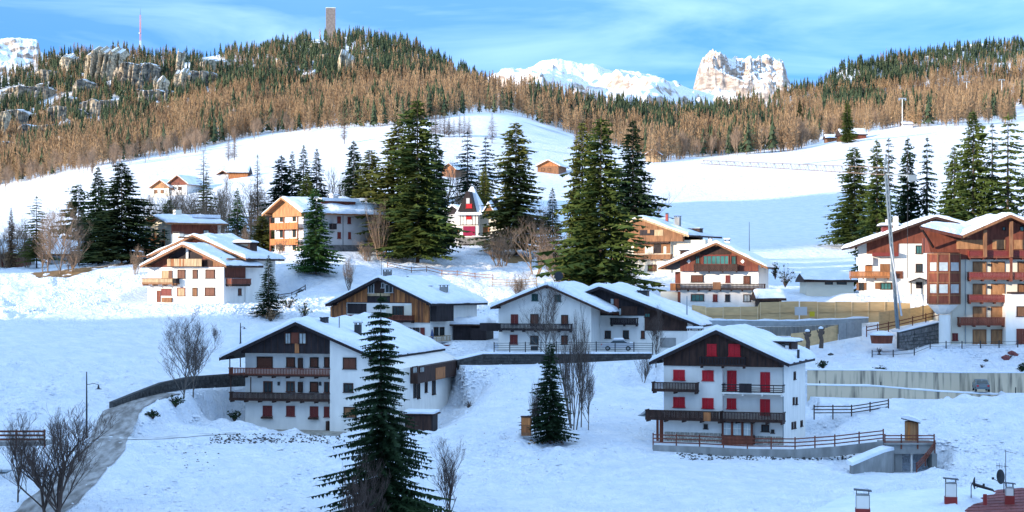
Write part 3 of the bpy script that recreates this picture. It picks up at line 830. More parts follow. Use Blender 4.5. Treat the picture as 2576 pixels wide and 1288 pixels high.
T(247, 416, 664, 98, 'full', 'sprB', 'tall spruce with yellow-green top, second from the right in the left-hand clump', bark='bark')
T(198, 460, 668, 82, 'pine', 'sprB', 'pine with a long bare trunk in the left-hand clump', cat='pine', name='pine_tree')
T(92, 490, 675, 84, 'open', 'sprC', 'leaning olive-green conifer at the left of the left-hand clump', name='conifer_tree', cat='conifer')
T(232, 560, 664, 90, 'full2', 'sprB', 'low bushy green spruce under the left-hand clump')
T(28, 520, 610, 34, 'slim', 'larch', 'small rusty conifer above the far left roof', y=330, cat='conifer', name='conifer_tree')
T(597, 470, 600, 66, 'slim', 'sprD', 'green spruce standing between the flat-roofed and the timber chalet', y=335)
T(520, 430, 560, 70, 'open', 'sprC', 'olive conifer behind the low chalet with two chimneys', y=350, cat='conifer', name='conifer_tree')
T(425, 500, 560, 60, 'full2', 'sprC', 'short olive conifer above the low chalet roof', y=345, cat='conifer', name='conifer_tree')
T(660, 540, 612, 74, 'full2', 'sprC', 'rounded olive conifer left of the sunlit timber chalet', y=325, cat='conifer', name='conifer_tree')
T(708, 388, 560, 110, 'full', 'sprA', 'leftmost dark spruce of the group behind the timber chalet', y=352)
T(735, 376, 560, 74, 'slim', 'sprA', 'dark spruce with a split top in the group behind the timber chalet', y=350)
T(764, 361, 560, 84, 'slim', 'sprA', 'highest dark spruce of the group behind the timber chalet', y=348)
T(797, 370, 560, 88, 'slim', 'sprA', 'rightmost dark spruce of the group behind the timber chalet', y=352)
T(772, 432, 560, 84, 'full', 'sprB', 'sunlit green spruce in front of the dark group behind the timber chalet', y=335)
T(890, 350, 590, 100, 'full', 'sprA', 'dark spruce at the left edge of the central tree group', y=345)
T(930, 372, 600, 122, 'full2', 'sprC', 'olive spruce left of the tallest central spruce', y=325)
T(1002, 300, 610, 160, 'full2', 'sprC', 'broad olive spruce leaning on the tallest central spruce', y=318)
T(1050, 244, 612, 165, 'full2', 'sprB', 'tallest spruce of the central group, with a pointed dark top', y=310)
T(1098, 335, 600, 86, 'full', 'sprA', 'dark spruce on the right side of the tallest central spruce', y=325)
T(1176, 324, 560, 100, 'open', 'sprA', 'dark open spruce behind the turreted villa', y=390)
T(1222, 340, 560, 76, 'open2', 'sprA', 'thin dark spruce right behind the turreted villa', y=395)
T(1219, 415, 540, 50, 'full2', 'sprC', 'small olive spruce behind the villa roof', y=370)
T(1298, 302, 640, 140, 'full2', 'sprC', 'large olive spruce right of the turreted villa, on a fenced mound')
T(1390, 470, 625, 64, 'spire', 'sprA', 'slim pointed dark spruce between the two big olive spruces', y=318)
T(1465, 300, 716, 116, 'full2', 'sprC', 'olive left half of the big double spruce in the middle', y=282)
T(1512, 290, 720, 186, 'full2', 'sprB', 'biggest middle spruce, reaching down behind the dark chalet', y=277)
T(1592, 296, 580, 140, 'full', 'sprA', 'dark spruce behind the brown timber chalet', y=330)
T(2150, 365, 622, 112, 'full2', 'sprB', 'leftmost spruce of the right-hand row')
T(2206, 345, 600, 104, 'full', 'sprB', 'second spruce of the right-hand row, behind the crane mast', y=300)
T(2236, 338, 600, 90, 'open', 'sprA', 'third spruce of the right-hand row, right of the crane mast', y=310)
T(2284, 340, 600, 92, 'full', 'sprA', 'open spruce in the middle of the right-hand row', y=305)
T(2332, 338, 590, 84, 'open2', 'sprA', 'thin spruce with see-through crown above the white and brown chalet', y=305)
T(2400, 362, 580, 108, 'full', 'sprB', 'green spruce left of the tallest right-hand spruce', y=295)
T(2448, 272, 580, 130, 'full2', 'sprB', 'tallest spruce of the right-hand row, above the hotel roof', y=292)
T(2496, 300, 580, 100, 'open', 'sprA', 'dark spruce between two taller ones above the hotel roof', y=300)
T(2536, 280, 580, 150, 'open2', 'sprB', 'open-branched spruce with visible trunk at the right edge of the picture', y=290)
T(2590, 300, 580, 110, 'open', 'sprB', 'spruce cut by the right edge of the picture', y=298)
T(2132, 250, 332, 40, 'full', 'sprB', 'single broad spruce against the larches above the right field', y=740)
T(1238, 284, 342, 30, 'larch', 'larch', 'lone small larch on the snow saddle', y=800, cat='larch', name='larch_tree')
T(512, 372, 560, 56, 'larch', 'larch', 'tall thin larch above the low chalet, left of its neighbour', y=380, cat='larch', name='larch_tree')
T(648, 385, 560, 54, 'larch', 'larch', 'thin larch left of the dark spruce group', y=370, cat='larch', name='larch_tree')
T(655, 600, 640, 10, 'slim', 'sprA', 'tiny conifer behind the twin-roofed chalet', y=300)
T(756, 725, 750, 30, 'slim', 'sprA', 'little dark spruce at the fence behind the small spruce', y=284)
T(2012, 250, 292, 30, 'full', 'sprA', 'dark spruce clump tree above the brown wood on the right', y=1150)

# ------------------------------------------------------------------ bare broadleaf trees and shrubs
def bare(seed, H=10.0, trunks=1, spread=0.55, depth=5, r0=0.13, fine=1.0, upright=0.5, first=0.25, twr=0.012):
    r_ = random.Random(seed); wood = MB(); tw = MB()
    def grow(p, d, L, r, lev):
        q = p; dd = d.copy(); pts = [p]; rads = [r]
        n = 3
        for k in range(n):
            dd = (dd + Vector((r_.uniform(-1, 1), r_.uniform(-1, 1), r_.uniform(-.3, 1) * upright)) * 0.16).normalized()
            q = q + dd * (L / n); pts.append(q); rads.append(max(r * (1 - 0.4 * (k+1)/n), twr*0.6))
        (wood if lev < 3 else tw).tube(pts, rads, 5 if lev < 2 else 3)
        if lev >= depth: return
        nb = r_.choice((3, 4)) if lev else int(5 * fine) + 1
        for b in range(nb):
            t = r_.uniform(first if lev == 0 else 0.3, 1.0); k = min(int(t * n), n - 1)
            o = pts[k].lerp(pts[k+1], t * n - k)
            sd = Vector((r_.uniform(-1, 1), r_.uniform(-1, 1), r_.uniform(0.0, 1.0))).normalized()
            nd = (dd * (1 - spread) + sd * spread + Vector((0, 0, upright * 0.3))).normalized()
            grow(o, nd, L * r_.uniform(0.5, 0.72), r * 0.52, lev + 1)
    for k in range(trunks):
        a = r_.random() * 6.28
        d = Vector((math.cos(a) * 0.28 * (trunks > 1), math.sin(a) * 0.28 * (trunks > 1), 1)).normalized()
        grow(Vector((math.cos(a) * 0.35 * (trunks > 1), math.sin(a) * 0.35 * (trunks > 1), -0.4)), d, H * (0.62 if k == 0 else r_.uniform(0.45, 0.62)), r0, 0)
    zt = max(v[2] for v in wood.v + tw.v)
    return wood, tw, zt
BV = {
 'a': bare(3, 10, 1, 0.55, 5, 0.14, 2.2, 0.45, 0.15),
 'b': bare(14, 10, 1, 0.55, 5, 0.13, 2.2, 0.6, 0.2),
 'multi': bare(21, 9, 4, 0.42, 4, 0.11, 1.5, 0.9, 0.2),
 'bush': bare(33, 5, 7, 0.55, 4, 0.05, 1.2, 0.8, 0.05),
 'fore': bare(45, 9, 3, 0.5, 5, 0.12, 1.4, 0.5, 0.12),
 'tall': bare(52, 12, 1, 0.55, 5, 0.12, 3.2, 0.25, 0.12),
}
BM = {}
def bmesh_(k, part, m):
    if (k, part, m) not in BM:
        o = BV[k][part]; me = bpy.data.meshes.new('trunk' if part == 0 else 'twigs'); me.from_pydata(o.v, [], o.f); me.materials.append(M[m]); BM[(k, part, m)] = me
    return BM[(k, part, m)]
def bt(U, Vt, Vb, k, m, tm, label, y=None, wf=1.0, cat='bare tree', group=None, name='bare_tree', rz=None):
    global tcount; tcount += 1
    if y is None: p = G(U, Vb, 125)
    else:
        x = (U - 1288) / F * y; p = Vector((x, y, ground(x, y)))
    h = (HZ - Vt) / F * p.y - p.z
    s = h / BV[k][2]
    root = empty(name, p, (tcount * 2.1) % 6.28 if rz is None else rz, label, cat, group)
    link('trunk', bmesh_(k, 0, m), sc=(s*wf, s*wf, s), parent=root)
    link('twigs', bmesh_(k, 1, tm), sc=(s*wf, s*wf, s), parent=root)
B = bt
B(461, 772, 1003, 'tall', 'barkgrey', 'twigdark', 'taller bare tree on the bank above the road bend', wf=1.1)
B(486, 800, 1000, 'a', 'barkgrey', 'twigdark', 'rounder bare tree right beside the taller one above the road bend', wf=0.9)
B(541, 808, 880, 'b', 'barkgrey', 'twigdark', 'small reddish bare tree left of the big white chalet', wf=0.8)
B(128, 1010, 1345, 'fore', 'twigdark', 'twigdark', 'large bare tree at the bottom left corner in front of the road', y=147, wf=1.25)
B(45, 1020, 1330, 'a', 'twigdark', 'twigdark', 'bare tree behind the wooden deck at the left edge', y=152, wf=0.9)
B(1128, 1082, 1320, 'a', 'twigdark', 'twigdark', 'bare tree growing right of the foreground spruce', y=147, wf=0.9)
B(900, 1110, 1340, 'bush', 'twigdark', 'twigdark', 'twiggy bush at the foot of the foreground spruce', y=143, wf=0.8)
B(1378, 690, 885, 'tall', 'barkgrey', 'twigdark', 'thin bare tree in front of the plain white chalet', y=226, wf=0.8)
B(1443, 745, 1080, 'multi', 'barkgrey', 'twigdark', 'multi-stemmed bare tree between the narrow spruce and the white chalet', wf=0.55)
B(1480, 905, 1082, 'b', 'barkgrey', 'twigdark', 'bare tree right of the multi-stemmed one', wf=0.7)
B(1462, 790, 1075, 'b', 'barkgrey', 'twigdark', 'bare tree in front of the dark chalet corner', wf=0.6)
B(1350, 930, 1100, 'bush', 'barkgrey', 'twigdark', 'thin twiggy tree at the left side of the narrow spruce', wf=0.35)
B(1618, 880, 962, 'multi', 'barkgrey', 'twigdark', 'bare shrub group left of the red-shuttered chalet', wf=1.1)
B(1650, 760, 880, 'b', 'barkgrey', 'twigdark', 'bare tree beside the low end of the dark chalet', y=230, wf=0.8)
B(955, 490, 652, 'multi', 'twigtan', 'twigtan', 'tan bare tree in front of the shade-grey side wall of the timber chalet', wf=0.7)
B(150, 500, 690, 'tall', 'twigtan', 'twigtan', 'tall tan birch standing before the left-hand clump', wf=1.1)
B(120, 520, 686, 'a', 'twigtan', 'twigtan', 'rounded tan bare tree left of the tall birch', wf=1.0)
B(200, 520, 672, 'b', 'twigtan', 'twigtan', 'tan bare tree between pine and spruces of the left-hand clump', wf=0.9)
B(340, 610, 690, 'bush', 'twigtan', 'twigtan', 'tan round bush left of the twin-roofed chalet', wf=0.8)
B(880, 640, 732, 'multi', 'barkgrey', 'twigtan', 'feathery grey bush on the snow right of the little dark spruces', wf=1.0)
B(1310, 672, 720, 'bush', 'barkgrey', 'twigtan', 'small bare bush behind the ridge of the plain white chalet', y=280)
B(1900, 1005, 1010, 'bush', 'barkgrey', 'twigdark', 'low twigs beside the retaining wall', y=216) if False else None
B(1905, 735, 765, 'b', 'barkgrey', 'twigdark', 'tiny bare tree beyond the plywood fence', y=262, wf=.6)
B(620, 560, 640, 'multi', 'twigtan', 'twigtan', 'tan bare tree between the flat-roofed and the timber chalet', y=318, wf=.8)
B(1430, 560, 655, 'multi', 'twigtan', 'twigtan', 'pale bare tree between the slim spruce and the big double spruce', y=300, wf=.7)
B(430, 440, 560, 'b', 'twigtan', 'twigtan', 'tan bare tree behind the roof of the low chalet', y=350, wf=1.0)
B(560, 430, 540, 'b', 'twigtan', 'twigtan', 'tan bare tree left of the green spruce behind the low chalet', y=365, wf=1.0)
B(690, 500, 575, 'multi', 'twigtan', 'twigtan', 'tan bare tree behind the left gable of the timber chalet', y=345, wf=.9)
B(1150, 470, 560, 'multi', 'twigtan', 'twigtan', 'pale bare tree behind the villa, left of its turret', y=380, wf=.9)
B(2560, 290, 310, 'bush', 'twigtan', 'twigtan', 'bare bush beneath the right edge larches', y=600) if False else None
# deciduous scrub along the foot of the woods
rs = random.Random(5)
for i, (u, vt, vb, k, y_) in enumerate([(70,560,640,'multi',330),(108,600,682,'b',300),(175,600,684,'multi',298),(385,470,560,'multi',355),(470,450,560,'a',360),(490,470,560,'multi',345),(545,480,570,'b',350),(575,500,590,'multi',340),
        (630,440,560,'b',372),(650,520,600,'multi',335),(675,470,560,'a',365),(840,400,520,'multi',380),(860,520,600,'multi',330),(960,560,640,'bush',312),(1140,380,480,'multi',420),(1160,560,620,'bush',350),(1260,560,640,'bush',310),
        (1345,540,640,'multi',300),(1420,600,660,'bush',290),(1440,640,700,'bush',285),(1360,500,600,'b',330),(1620,430,540,'multi',360),(10,560,640,'multi',335),(50,540,620,'a',345),(925,600,650,'bush',305),(705,600,640,'bush',304),
        (1560,640,720,'bush',285),(590,560,620,'bush',325),(440,540,600,'bush',330)]):
    B(u, vt, vb, k, 'twigtan', 'twigtan', ('tan leafless %s ' % ('bush' if k == 'bush' else 'tree')) + ('at the far left, behind the left-hand clump' if u < 200 else 'between the low chalet and the timber chalet' if u < 720 else 'among the central spruces' if u < 1300 else 'around the slim spruce and the double spruce'), y=y_, wf=1.5, group='tan bare trees between the conifers')
for i, (u, vt, vb) in enumerate([(1086,278,338),(1096,270,338),(1107,282,338),(1118,272,338),(1130,290,340),(1142,296,342),(1156,285,344),(1168,286,344),(1180,292,345),(1128,300,345),(866,268,330),(590,330,372),(575,340,375),(1450,280,345),(1462,282,350)]):
    T(u, vt, vb, 21, 'larch', 'larch', 'tan larch in the loose cluster on the snow behind the tallest central spruce' if u > 1000 and u < 1300 else 'tan larch standing forward of the forest edge', y=820, cat='larch', name='larch_tree', group='larches standing on the upper snowfield')
scr = []
for i in range(170):
    u = rs.choice([rs.uniform(-20, 480), rs.uniform(300, 760), rs.uniform(1650, 2320), rs.uniform(1700, 2250)])
    v = float(fedge(u)) + rs.uniform(-6, 14)
    if u > 1600: v = float(fedge(u)) + rs.uniform(-14, 0)
    p = G(u, v, 600); h = rs.uniform(9, 15)
    k = rs.choice(('a', 'b', 'multi')); s = h / BV[k][2]
    root = empty('bare_tree', p, rs.random()*6.28, 'bare tan tree in the thin scrub ' + where(*p), 'bare tree', 'bare trees ' + where(*p))
    link('trunk', bmesh_(k, 0, 'twigtan'), sc=(s, s, s), parent=root)
    link('twigs', bmesh_(k, 1, 'twigtan'), sc=(s, s, s), parent=root)
# ------------------------------------------------------------------ chalet builder
CR = {'A': (1596.5, 805.0, .27092), 'B': (550.0, 778.1, .26044), 'C': (335.4, 563.5, .17709), 'D': (805.0, 657.4, .19788),
      'E': (1207.4, 684.2, .22395), 'F': (2092.9, 509.8, .29165), 'G': (335.4, 469.6, .22918), 'V': (1086.7, 456.1, .14583),
      'I': (1502.6, 523.2, .20832), 'J': (1717.2, 737.9, .1927), 'K': (2106.3, 1019.6, .20832), 'L': (0.0, 375.6, .26044), 'O': (0, 0, 1.0)}

class House:
    def __init__(s, key, crop, label, cat='chalet', name='chalet', group=None):
        s.C, s.ex, s.ey, s.W, s.D, s.a = house_frame(key)
        s.org = s.C - s.ex * s.W
        s.c = CR[crop]
        s.root = empty(name, s.org, s.a, label, cat, group)
        s.key = key
    # picture -> local coordinates on the plane of a face, pushed out by o
    def _pt(s, face, cx, cy, o=0.0):
        U = s.c[0] + cx * s.c[2]; V = s.c[1] + cy * s.c[2]
        k = (U - 1288) / F
        if face == 'f':   O = s.org - s.ey * o; d = s.ex
        elif face == 'r': O = s.org + s.ex * (s.W + o); d = s.ey
        elif face == 'l': O = s.org - s.ex * o; d = s.ey
        a = (k * O.y - O.x) / (d.x - k * d.y)
        yy = O.y + a * d.y
        return a, (HZ - V) / F * yy - s.org.z
    def X(s, cx, o=0.0, face='f'): return s._pt(face, cx, 0, o)[0]
    def Zc(s, cx, cy, o=0.0, face='f'): return s._pt(face, cx, cy, o)[1]
    def loc(s, face, a, z, o):
        return (a, -o, z) if face == 'f' else ((s.W + o, a, z) if face == 'r' else (-o, a, z))
    def fb(s, mb, face, a0, a1, o0, o1, z0, z1):
        p = s.loc(face, a0, z0, o0); q = s.loc(face, a1, z1, o1)
        return mb.box(p, q)
    def rect(s, face, x0, y0, x1, y1, o):
        a0, z1 = s._pt(face, x0, y0, o); a1, z0 = s._pt(face, x1, y1, o)
        zt = s._pt(face, (x0+x1)/2, y0, o)[1]; zb = s._pt(face, (x0+x1)/2, y1, o)[1]
        if a0 > a1: a0, a1 = a1, a0
        return a0, a1, zb, zt
    # ---- parts
    def body(s, m='plaster', zr=None, base=-3.0, name='wall'):
        """pentagon body up to the underside of the roof"""
        R = s.rf
        def under(x):
            return R['zr'] - abs(x - R['xr']) * (R['pl'] if x < R['xr'] else R['pr']) - R['t'] - 0.02
        s.under = under
        mb = MB().prism([(0, base), (s.W, base), (s.W, under(s.W)), (R['xr'], under(R['xr'])), (0, under(0))], 0, s.D)
        return mb.build(name, M[m], s.root)
    def set_roof(s, ridge, left, right, of=1.4, ob=1.2, t=0.28, back=None):
        xr, zr = s._pt('f', ridge[0], ridge[1], of)
        xl, zl = s._pt('f', left[0], left[1], of) if left else (None, None)
        xg, zg = s._pt('f', right[0], right[1], of) if right else (None, None)
        if left is None:
            xl = 2*xr - xg; zl = zg
        if right is None:
            xg = 2*xr - xl; zg = zl
        s.rf = dict(xr=xr, zr=zr, xl=xl, zl=zl, xg=xg, zg=zg, of=of, ob=ob, t=t, pl=(zr-zl)/(xr-xl), pr=(zr-zg)/(xg-xr))
    def roof(s, m='blackwood', snow=0.42, y0=None, y1=None, edge='darkwood', seed=0, name='roof', bare=()):
        R = s.rf; y0 = -R['of'] if y0 is None else y0; y1 = s.D + R['ob'] if y1 is None else y1
        t = R['t']; xr, zr = R['xr'], R['zr']
        mb = MB()
        mb.prism([(R['xl'], R['zl']), (xr, zr), (R['xg'], R['zg']), (R['xg'], R['zg'] - t), (xr, zr - t), (R['xl'], R['zl'] - t)], y0, y1)
        ro = mb.build(name, M[m], s.root)
        # barge boards and rafters ends
        bb = MB()
        for x_, z_ in ((R['xl'], R['zl']), (R['xg'], R['zg'])):
            sgn = 1 if x_ > xr else -1
            bb.prism([(x_ + sgn*0.03, z_ - t - 0.06), (xr, zr - t - 0.06), (xr, zr + 0.03), (x_ + sgn*0.03, z_ + 0.03)], y0 - 0.06, y0 + 0.0)
        bb.build('barge_board', M[edge], ro)
        pl = MB()
        for fx in (0.0, 0.5, 1.0):
            xx = R['xl'] + 0.9 + (R['xg'] - R['xl'] - 1.8) * fx if fx != 0.5 else xr
            zz = zr - abs(xx - xr) * (R['pl'] if xx < xr else R['pr']) - t
            pl.box((xx - .12, y0 + .15, zz - .28), (xx + .12, 0.1, zz - 0.04))
        pl.build('purlin', M[edge], ro, kind='stuff')
        if snow: s.snow_sheet(R, y0 - 0.05, y1, snow, seed, ro)
        return ro
    def snow_sheet(s, R, y0, y1, th, seed, parent, name='roof_snow'):
        nx, ny = 40, max(12, int((y1 - y0) * 2))
        xs = np.linspace(R['xl'] - 0.08, R['xg'] + 0.08, nx); ys = np.linspace(y0 - 0.02, y1, ny)
        XX, YY = np.meshgrid(xs, ys)
        base = R['zr'] - np.where(XX < R['xr'], (R['xr'] - XX) * R['pl'], (XX - R['xr']) * R['pr'])
        e = np.minimum(np.minimum(XX - xs[0], xs[-1] - XX), np.minimum(YY - ys[0], ys[-1] - YY))
        prof = np.clip(e / 0.45, 0, 1) ** 0.5
        n = fbm(XX / 2.2 + seed * 7.1, YY / 2.2 + seed, 3)
        thk = th * (0.35 + 0.65 * prof) * (1 + 0.9 * n)
        soft = 0.12 * np.exp(-np.abs(XX - R['xr']) / 0.6)
        top = base + np.maximum(thk, 0.08) - soft
        N = nx * ny
        # ragged eave and verge
        rag = 0.34 * fbm(YY / 1.3 + seed, XX * 0 + seed, 3)
        XX = XX + np.where((XX == xs[0]) | (XX == xs[-1]), rag, 0)
        vt = np.stack([XX, YY, top], -1).reshape(-1, 3); vb = np.stack([XX, YY, base + 0.004], -1).reshape(-1, 3)
        ix = np.arange(N).reshape(ny, nx)
        q = [np.stack([ix[:-1, :-1].ravel(), ix[:-1, 1:].ravel(), ix[1:, 1:].ravel(), ix[1:, :-1].ravel()], 1)]
        def side(a): return np.stack([a[:-1], a[:-1] + N, a[1:] + N, a[1:]], 1)
        for a in (ix[0, :], ix[::-1, 0], ix[-1, ::-1], ix[:, -1]): q.append(side(a)[:, ::1])
        me = np_mesh(name, np.concatenate([vt, vb]), np.concatenate(q), [M['roofsnow']], False)
        return link(name, me, parent=parent)
    def gable(s, bottom, m='darkwood', o=0.06, x0=None, x1=None, th=None, name='gable_cladding', bottom_at=None):
        """cladding above crop row `bottom`"""
        cxm = bottom_at if bottom_at is not None else s._mid()
        zb = s.Zc(cxm, bottom, o)
        x0 = 0 if x0 is None else x0; x1 = s.W if x1 is None else x1
        pts = [(x0, zb), (x1, zb), (x1, max(zb + .02, s.under(x1)))]
        if x0 < s.rf['xr'] < x1: pts.append((s.rf['xr'], s.under(s.rf['xr'])))
        pts.append((x0, max(zb + .02, s.under(x0))))
        s.zg = zb
        return MB().prism(pts, -o, (th if th is not None else 0.0) + 0.0 - 0.003).build(name, M[m], s.root)
    def _mid(s):
        c = s.org + s.ex * (s.W / 2); return (pix(c.x, c.y, c.z)[0] - s.c[0]) / s.c[2]
    def battens(s, zb, m, o, step=0.9, name='cladding_boards', x0=0.0, x1=None):
        """thin proud vertical joints on the gable, joined: too fine to pick apart"""
        x1 = s.W if x1 is None else x1
        mb = MB(); x = x0 + step / 2
        while x < x1:
            mb.box((x - .03, -o - .03, zb), (x + .03, -o + .002, s.under(x) - .02)); x += step
        return mb.build(name, M[m], s.root, kind='stuff')
    def plate(s, face, x0, y0, x1, y1, m, o0=0.0, o1=0.05, name='panel', parent=None):
        a0, a1, z0, z1 = s.rect(face, x0, y0, x1, y1, o1)
        return s.fb(MB(), face, a0, a1, o0 + 0.003, o1, z0, z1).build(name, M[m], parent or s.root)
    def win(s, face, x0, y0, x1, y1, style='glass', sm='brownshut', gm='glass', fm=None, o=0.0, name='window', box=False):
        a0, a1, z0, z1 = s.rect(face, x0, y0, x1, y1, o)
        if a1 - a0 < 0.25: a1 = a0 + 0.25
        fw = min(0.10, (a1 - a0) * 0.14); fm = fm or ('darkwood' if sm in ('brownshut', 'midwood', 'honeywood') else 'reddark')
        fr = MB()
        s.fb(fr, face, a0 - .02, a0 + fw, o + .004, o + .10, z0, z1); s.fb(fr, face, a1 - fw, a1 + .02, o + .004, o + .10, z0, z1)
        s.fb(fr, face, a0 - .02, a1 + .02, o + .004, o + .105, z1 - fw, z1 + .03); s.fb(fr, face, a0 - .1, a1 + .1, o + .004, o + .16, z0 - .08, z0 - .002)
        w = fr.build(name, M[fm], s.root)
        mid = (a0 + a1) / 2
        if style == 'shut':
            n = 2 if (a1 - a0) > 0.6 else 1
            for k in range(n):
                b0 = a0 + fw + (a1 - a0 - 2*fw) * k / n + .012; b1 = a0 + fw + (a1 - a0 - 2*fw) * (k + 1) / n - .012
                sh = MB(); s.fb(sh, face, b0, b1, o + .005, o + .065, z0 + .01, z1 - fw - .004)
                # raised rails
                for zz in (z0 + (z1-z0)*.2, z0 + (z1-z0)*.75): s.fb(sh, face, b0 + .02, b1 - .02, o + .066, o + .085, zz, zz + .09)
                sh.build('shutter', M[sm], w)
        else:
            g = MB(); s.fb(g, face, a0 + fw + .002, a1 - fw - .002, o + .005, o + .03, z0 + .002, z1 - fw - .004); g.build('pane', M[gm], w)
            mu = MB(); nm = max(1, int((a1 - a0) / 0.75))
            for k in range(1, nm + 1):
                if nm == 1 and (a1 - a0) < 0.6: break
                xx = a0 + (a1 - a0) * k / (nm + 1) if nm > 1 else mid
                s.fb(mu, face, xx - .03, xx + .03, o + .031, o + .07, z0 + .01, z1 - fw - .006)
            if mu.v: mu.build('mullion', M[fm], w)
            if style == 'open':
                hw = (a1 - a0) / 2
                for b0, b1 in ((a0 - hw, a0 - .03), (a1 + .03, a1 + hw)):
                    sh = MB(); s.fb(sh, face, b0, b1, o + .004, o + .06, z0, z1); sh.build('shutter', M[sm], w)
        if box:
            fbx = MB(); s.fb(fbx, face, a0 - .12, a1 + .12, o + .17, o + .48, z0 - .32, z0 - .1); fbx.build('flower_box', M['darkwood'], w)
        return w
    def balcony(s, x0, x1, yt, yb, m='darkwood', depth=1.2, o=0.0, face='f', style='slats', slab='darkwood', gap=0.5, left=0.0, snowtop=False, brackets=True, rail=None, bw=0.12):
        """x0..x1, rail top yt and floor yb measured on the balcony front"""
        oo = o + depth
        a0, zt = s._pt(face, x0, yt, oo); a1, _ = s._pt(face, x1, yt, oo)
        if a0 > a1: a0, a1 = a1, a0; x0, x1 = x1, x0
        zt = s.Zc((x0+x1)/2, yt, oo, face); zb = s.Zc((x0+x1)/2, yb, oo, face)
        fl = MB(); s.fb(fl, face, a0, a1, o + .004, oo, zb, zb + .16); b = fl.build('balcony', M[slab], s.root)
        rm = rail or m
        r = MB(); s.fb(r, face, a0 - .03, a1 + .03, oo - .08, oo + .04, zt - .10, zt)
        s.fb(r, face, a0 - .02, a0 + .06, o + .01, oo - .082, zt - .10, zt); s.fb(r, face, a1 - .06, a1 + .02, o + .01, oo - .082, zt - .10, zt)
        s.fb(r, face, a0, a1, oo - .05, oo + .02, zb + .20, zb + .30)
        r.build('rail', M[rm], b)
        sl = MB(); st = bw + {'slats': bw * gap * 1.0, 'boards': 0.012, 'open': 1.2}[style]
        x = a0 + .08; z0 = zb + .165; z1 = zt - .102; rr = random.Random(int(x0))
        while x < a1 - .1:
            wv = rr.uniform(-.01, .01)
            s.fb(sl, face, x, x + (bw if style != 'open' else .07), oo - .052 + wv, oo - .012 + wv, z0, z1); x += st
        if style == 'open':
            for q in (0.35, 0.62): s.fb(sl, face, a0, a1, oo - .045, oo - .005, z0 + (z1-z0)*q, z0 + (z1-z0)*q + .07)
        for aa in (a0 + .02, a1 - .04):
            y_ = o + .1
            while y_ < oo - .12:
                s.fb(sl, face, aa - .018, aa + .018, y_, y_ + (bw if style != 'open' else .06), z0, z1); y_ += min(st, 0.5)
        sl.build('balustrade', M[m], b, kind='stuff')
        if brackets:
            br = MB(); n = max(2, int((a1 - a0) / 1.6))
            for k in range(n + 1):
                xx = a0 + .15 + (a1 - a0 - .3) * k / n
                s.fb(br, face, xx - .07, xx + .07, o + .005, oo - .1, zb - .2, zb - .003)
            br.build('bracket', M[slab], b, kind='stuff')
        if snowtop:
            sn = MB(); s.fb(sn, face, a0 + .1, a1 - .1, o + .1, oo - .15, zb + .163, zb + .36); sn.build('balcony_snow', M['roofsnow'], b)
        return b
    def chimney(s, cx0, cx1, yt, yb, depth, m='greyplaster', cap='darkmetal', snow=True, w2=None, capw=0.12, name='chimney'):
        """stack standing at local depth `depth` behind the facade"""
        a0, zt = s._pt('f', cx0, yt, -depth); a1, zb = s._pt('f', cx1, yb, -depth)
        w = a1 - a0; d = w2 or w
        c = MB().box((a0, depth, zb - 1.2), (a1, depth + d, zt - .25)).build(name, M[m], s.root)
        k = MB()
        for px_ in (a0 + .02, a1 - .12):
            for py_ in (depth + .02, depth + d - .12): k.box((px_, py_, zt - .249), (px_ + .1, py_ + .1, zt - .06))
        k.box((a0 - capw, depth - capw, zt - .06), (a1 + capw, depth + d + capw, zt))
        k.build('cap', M[cap], c)
        if snow: MB().box((a0 - capw*.8, depth - capw*.8, zt + .002), (a1 + capw*.8, depth + d + capw*.8, zt + .2)).build('cap_snow', M['roofsnow'], c)
        return c
    def dormer(s, cx0, cx1, yt, yb, depth, dd=3.0, m='darkwood', snow=0.35, win=True, over=0.35):
        """flat-roofed dormer whose front shows between cx0..cx1, yt..yb at local depth"""
        a0, zt = s._pt('f', cx0, yt, -depth); a1, zb = s._pt('f', cx1, yb, -depth)
        zt = s.Zc((cx0+cx1)/2, yt, -depth); zb = s.Zc((cx0+cx1)/2, yb, -depth)
        b = MB().box((a0, depth, zb - 2.2), (a1, depth + dd, zt - .15)).build('dormer', M[m], s.root)
        MB().box((a0 - over, depth - over, zt - .149), (a1 + over, depth + dd, zt)).build('dormer_roof', M['blackwood'], b)
        if win and zt - zb > .5:
            MB().box((a0 + .3, depth - .04, zb + .15), (a1 - .3, depth - .003, zt - .3)).build('pane', M['glass'], b)
        R = dict(xl=a0 - over, xg=a1 + over, xr=(a0+a1)/2, zr=zt + .004, pl=0.01, pr=0.01)
        s.snow_sheet(R, depth - over, depth + dd, snow, cx0, b, name='dormer_snow')
        return b
    def boxl(s, a, b, m, name, parent=None, **kw):
        return MB().box(a, b).build(name, M[m], parent or s.root, **kw)
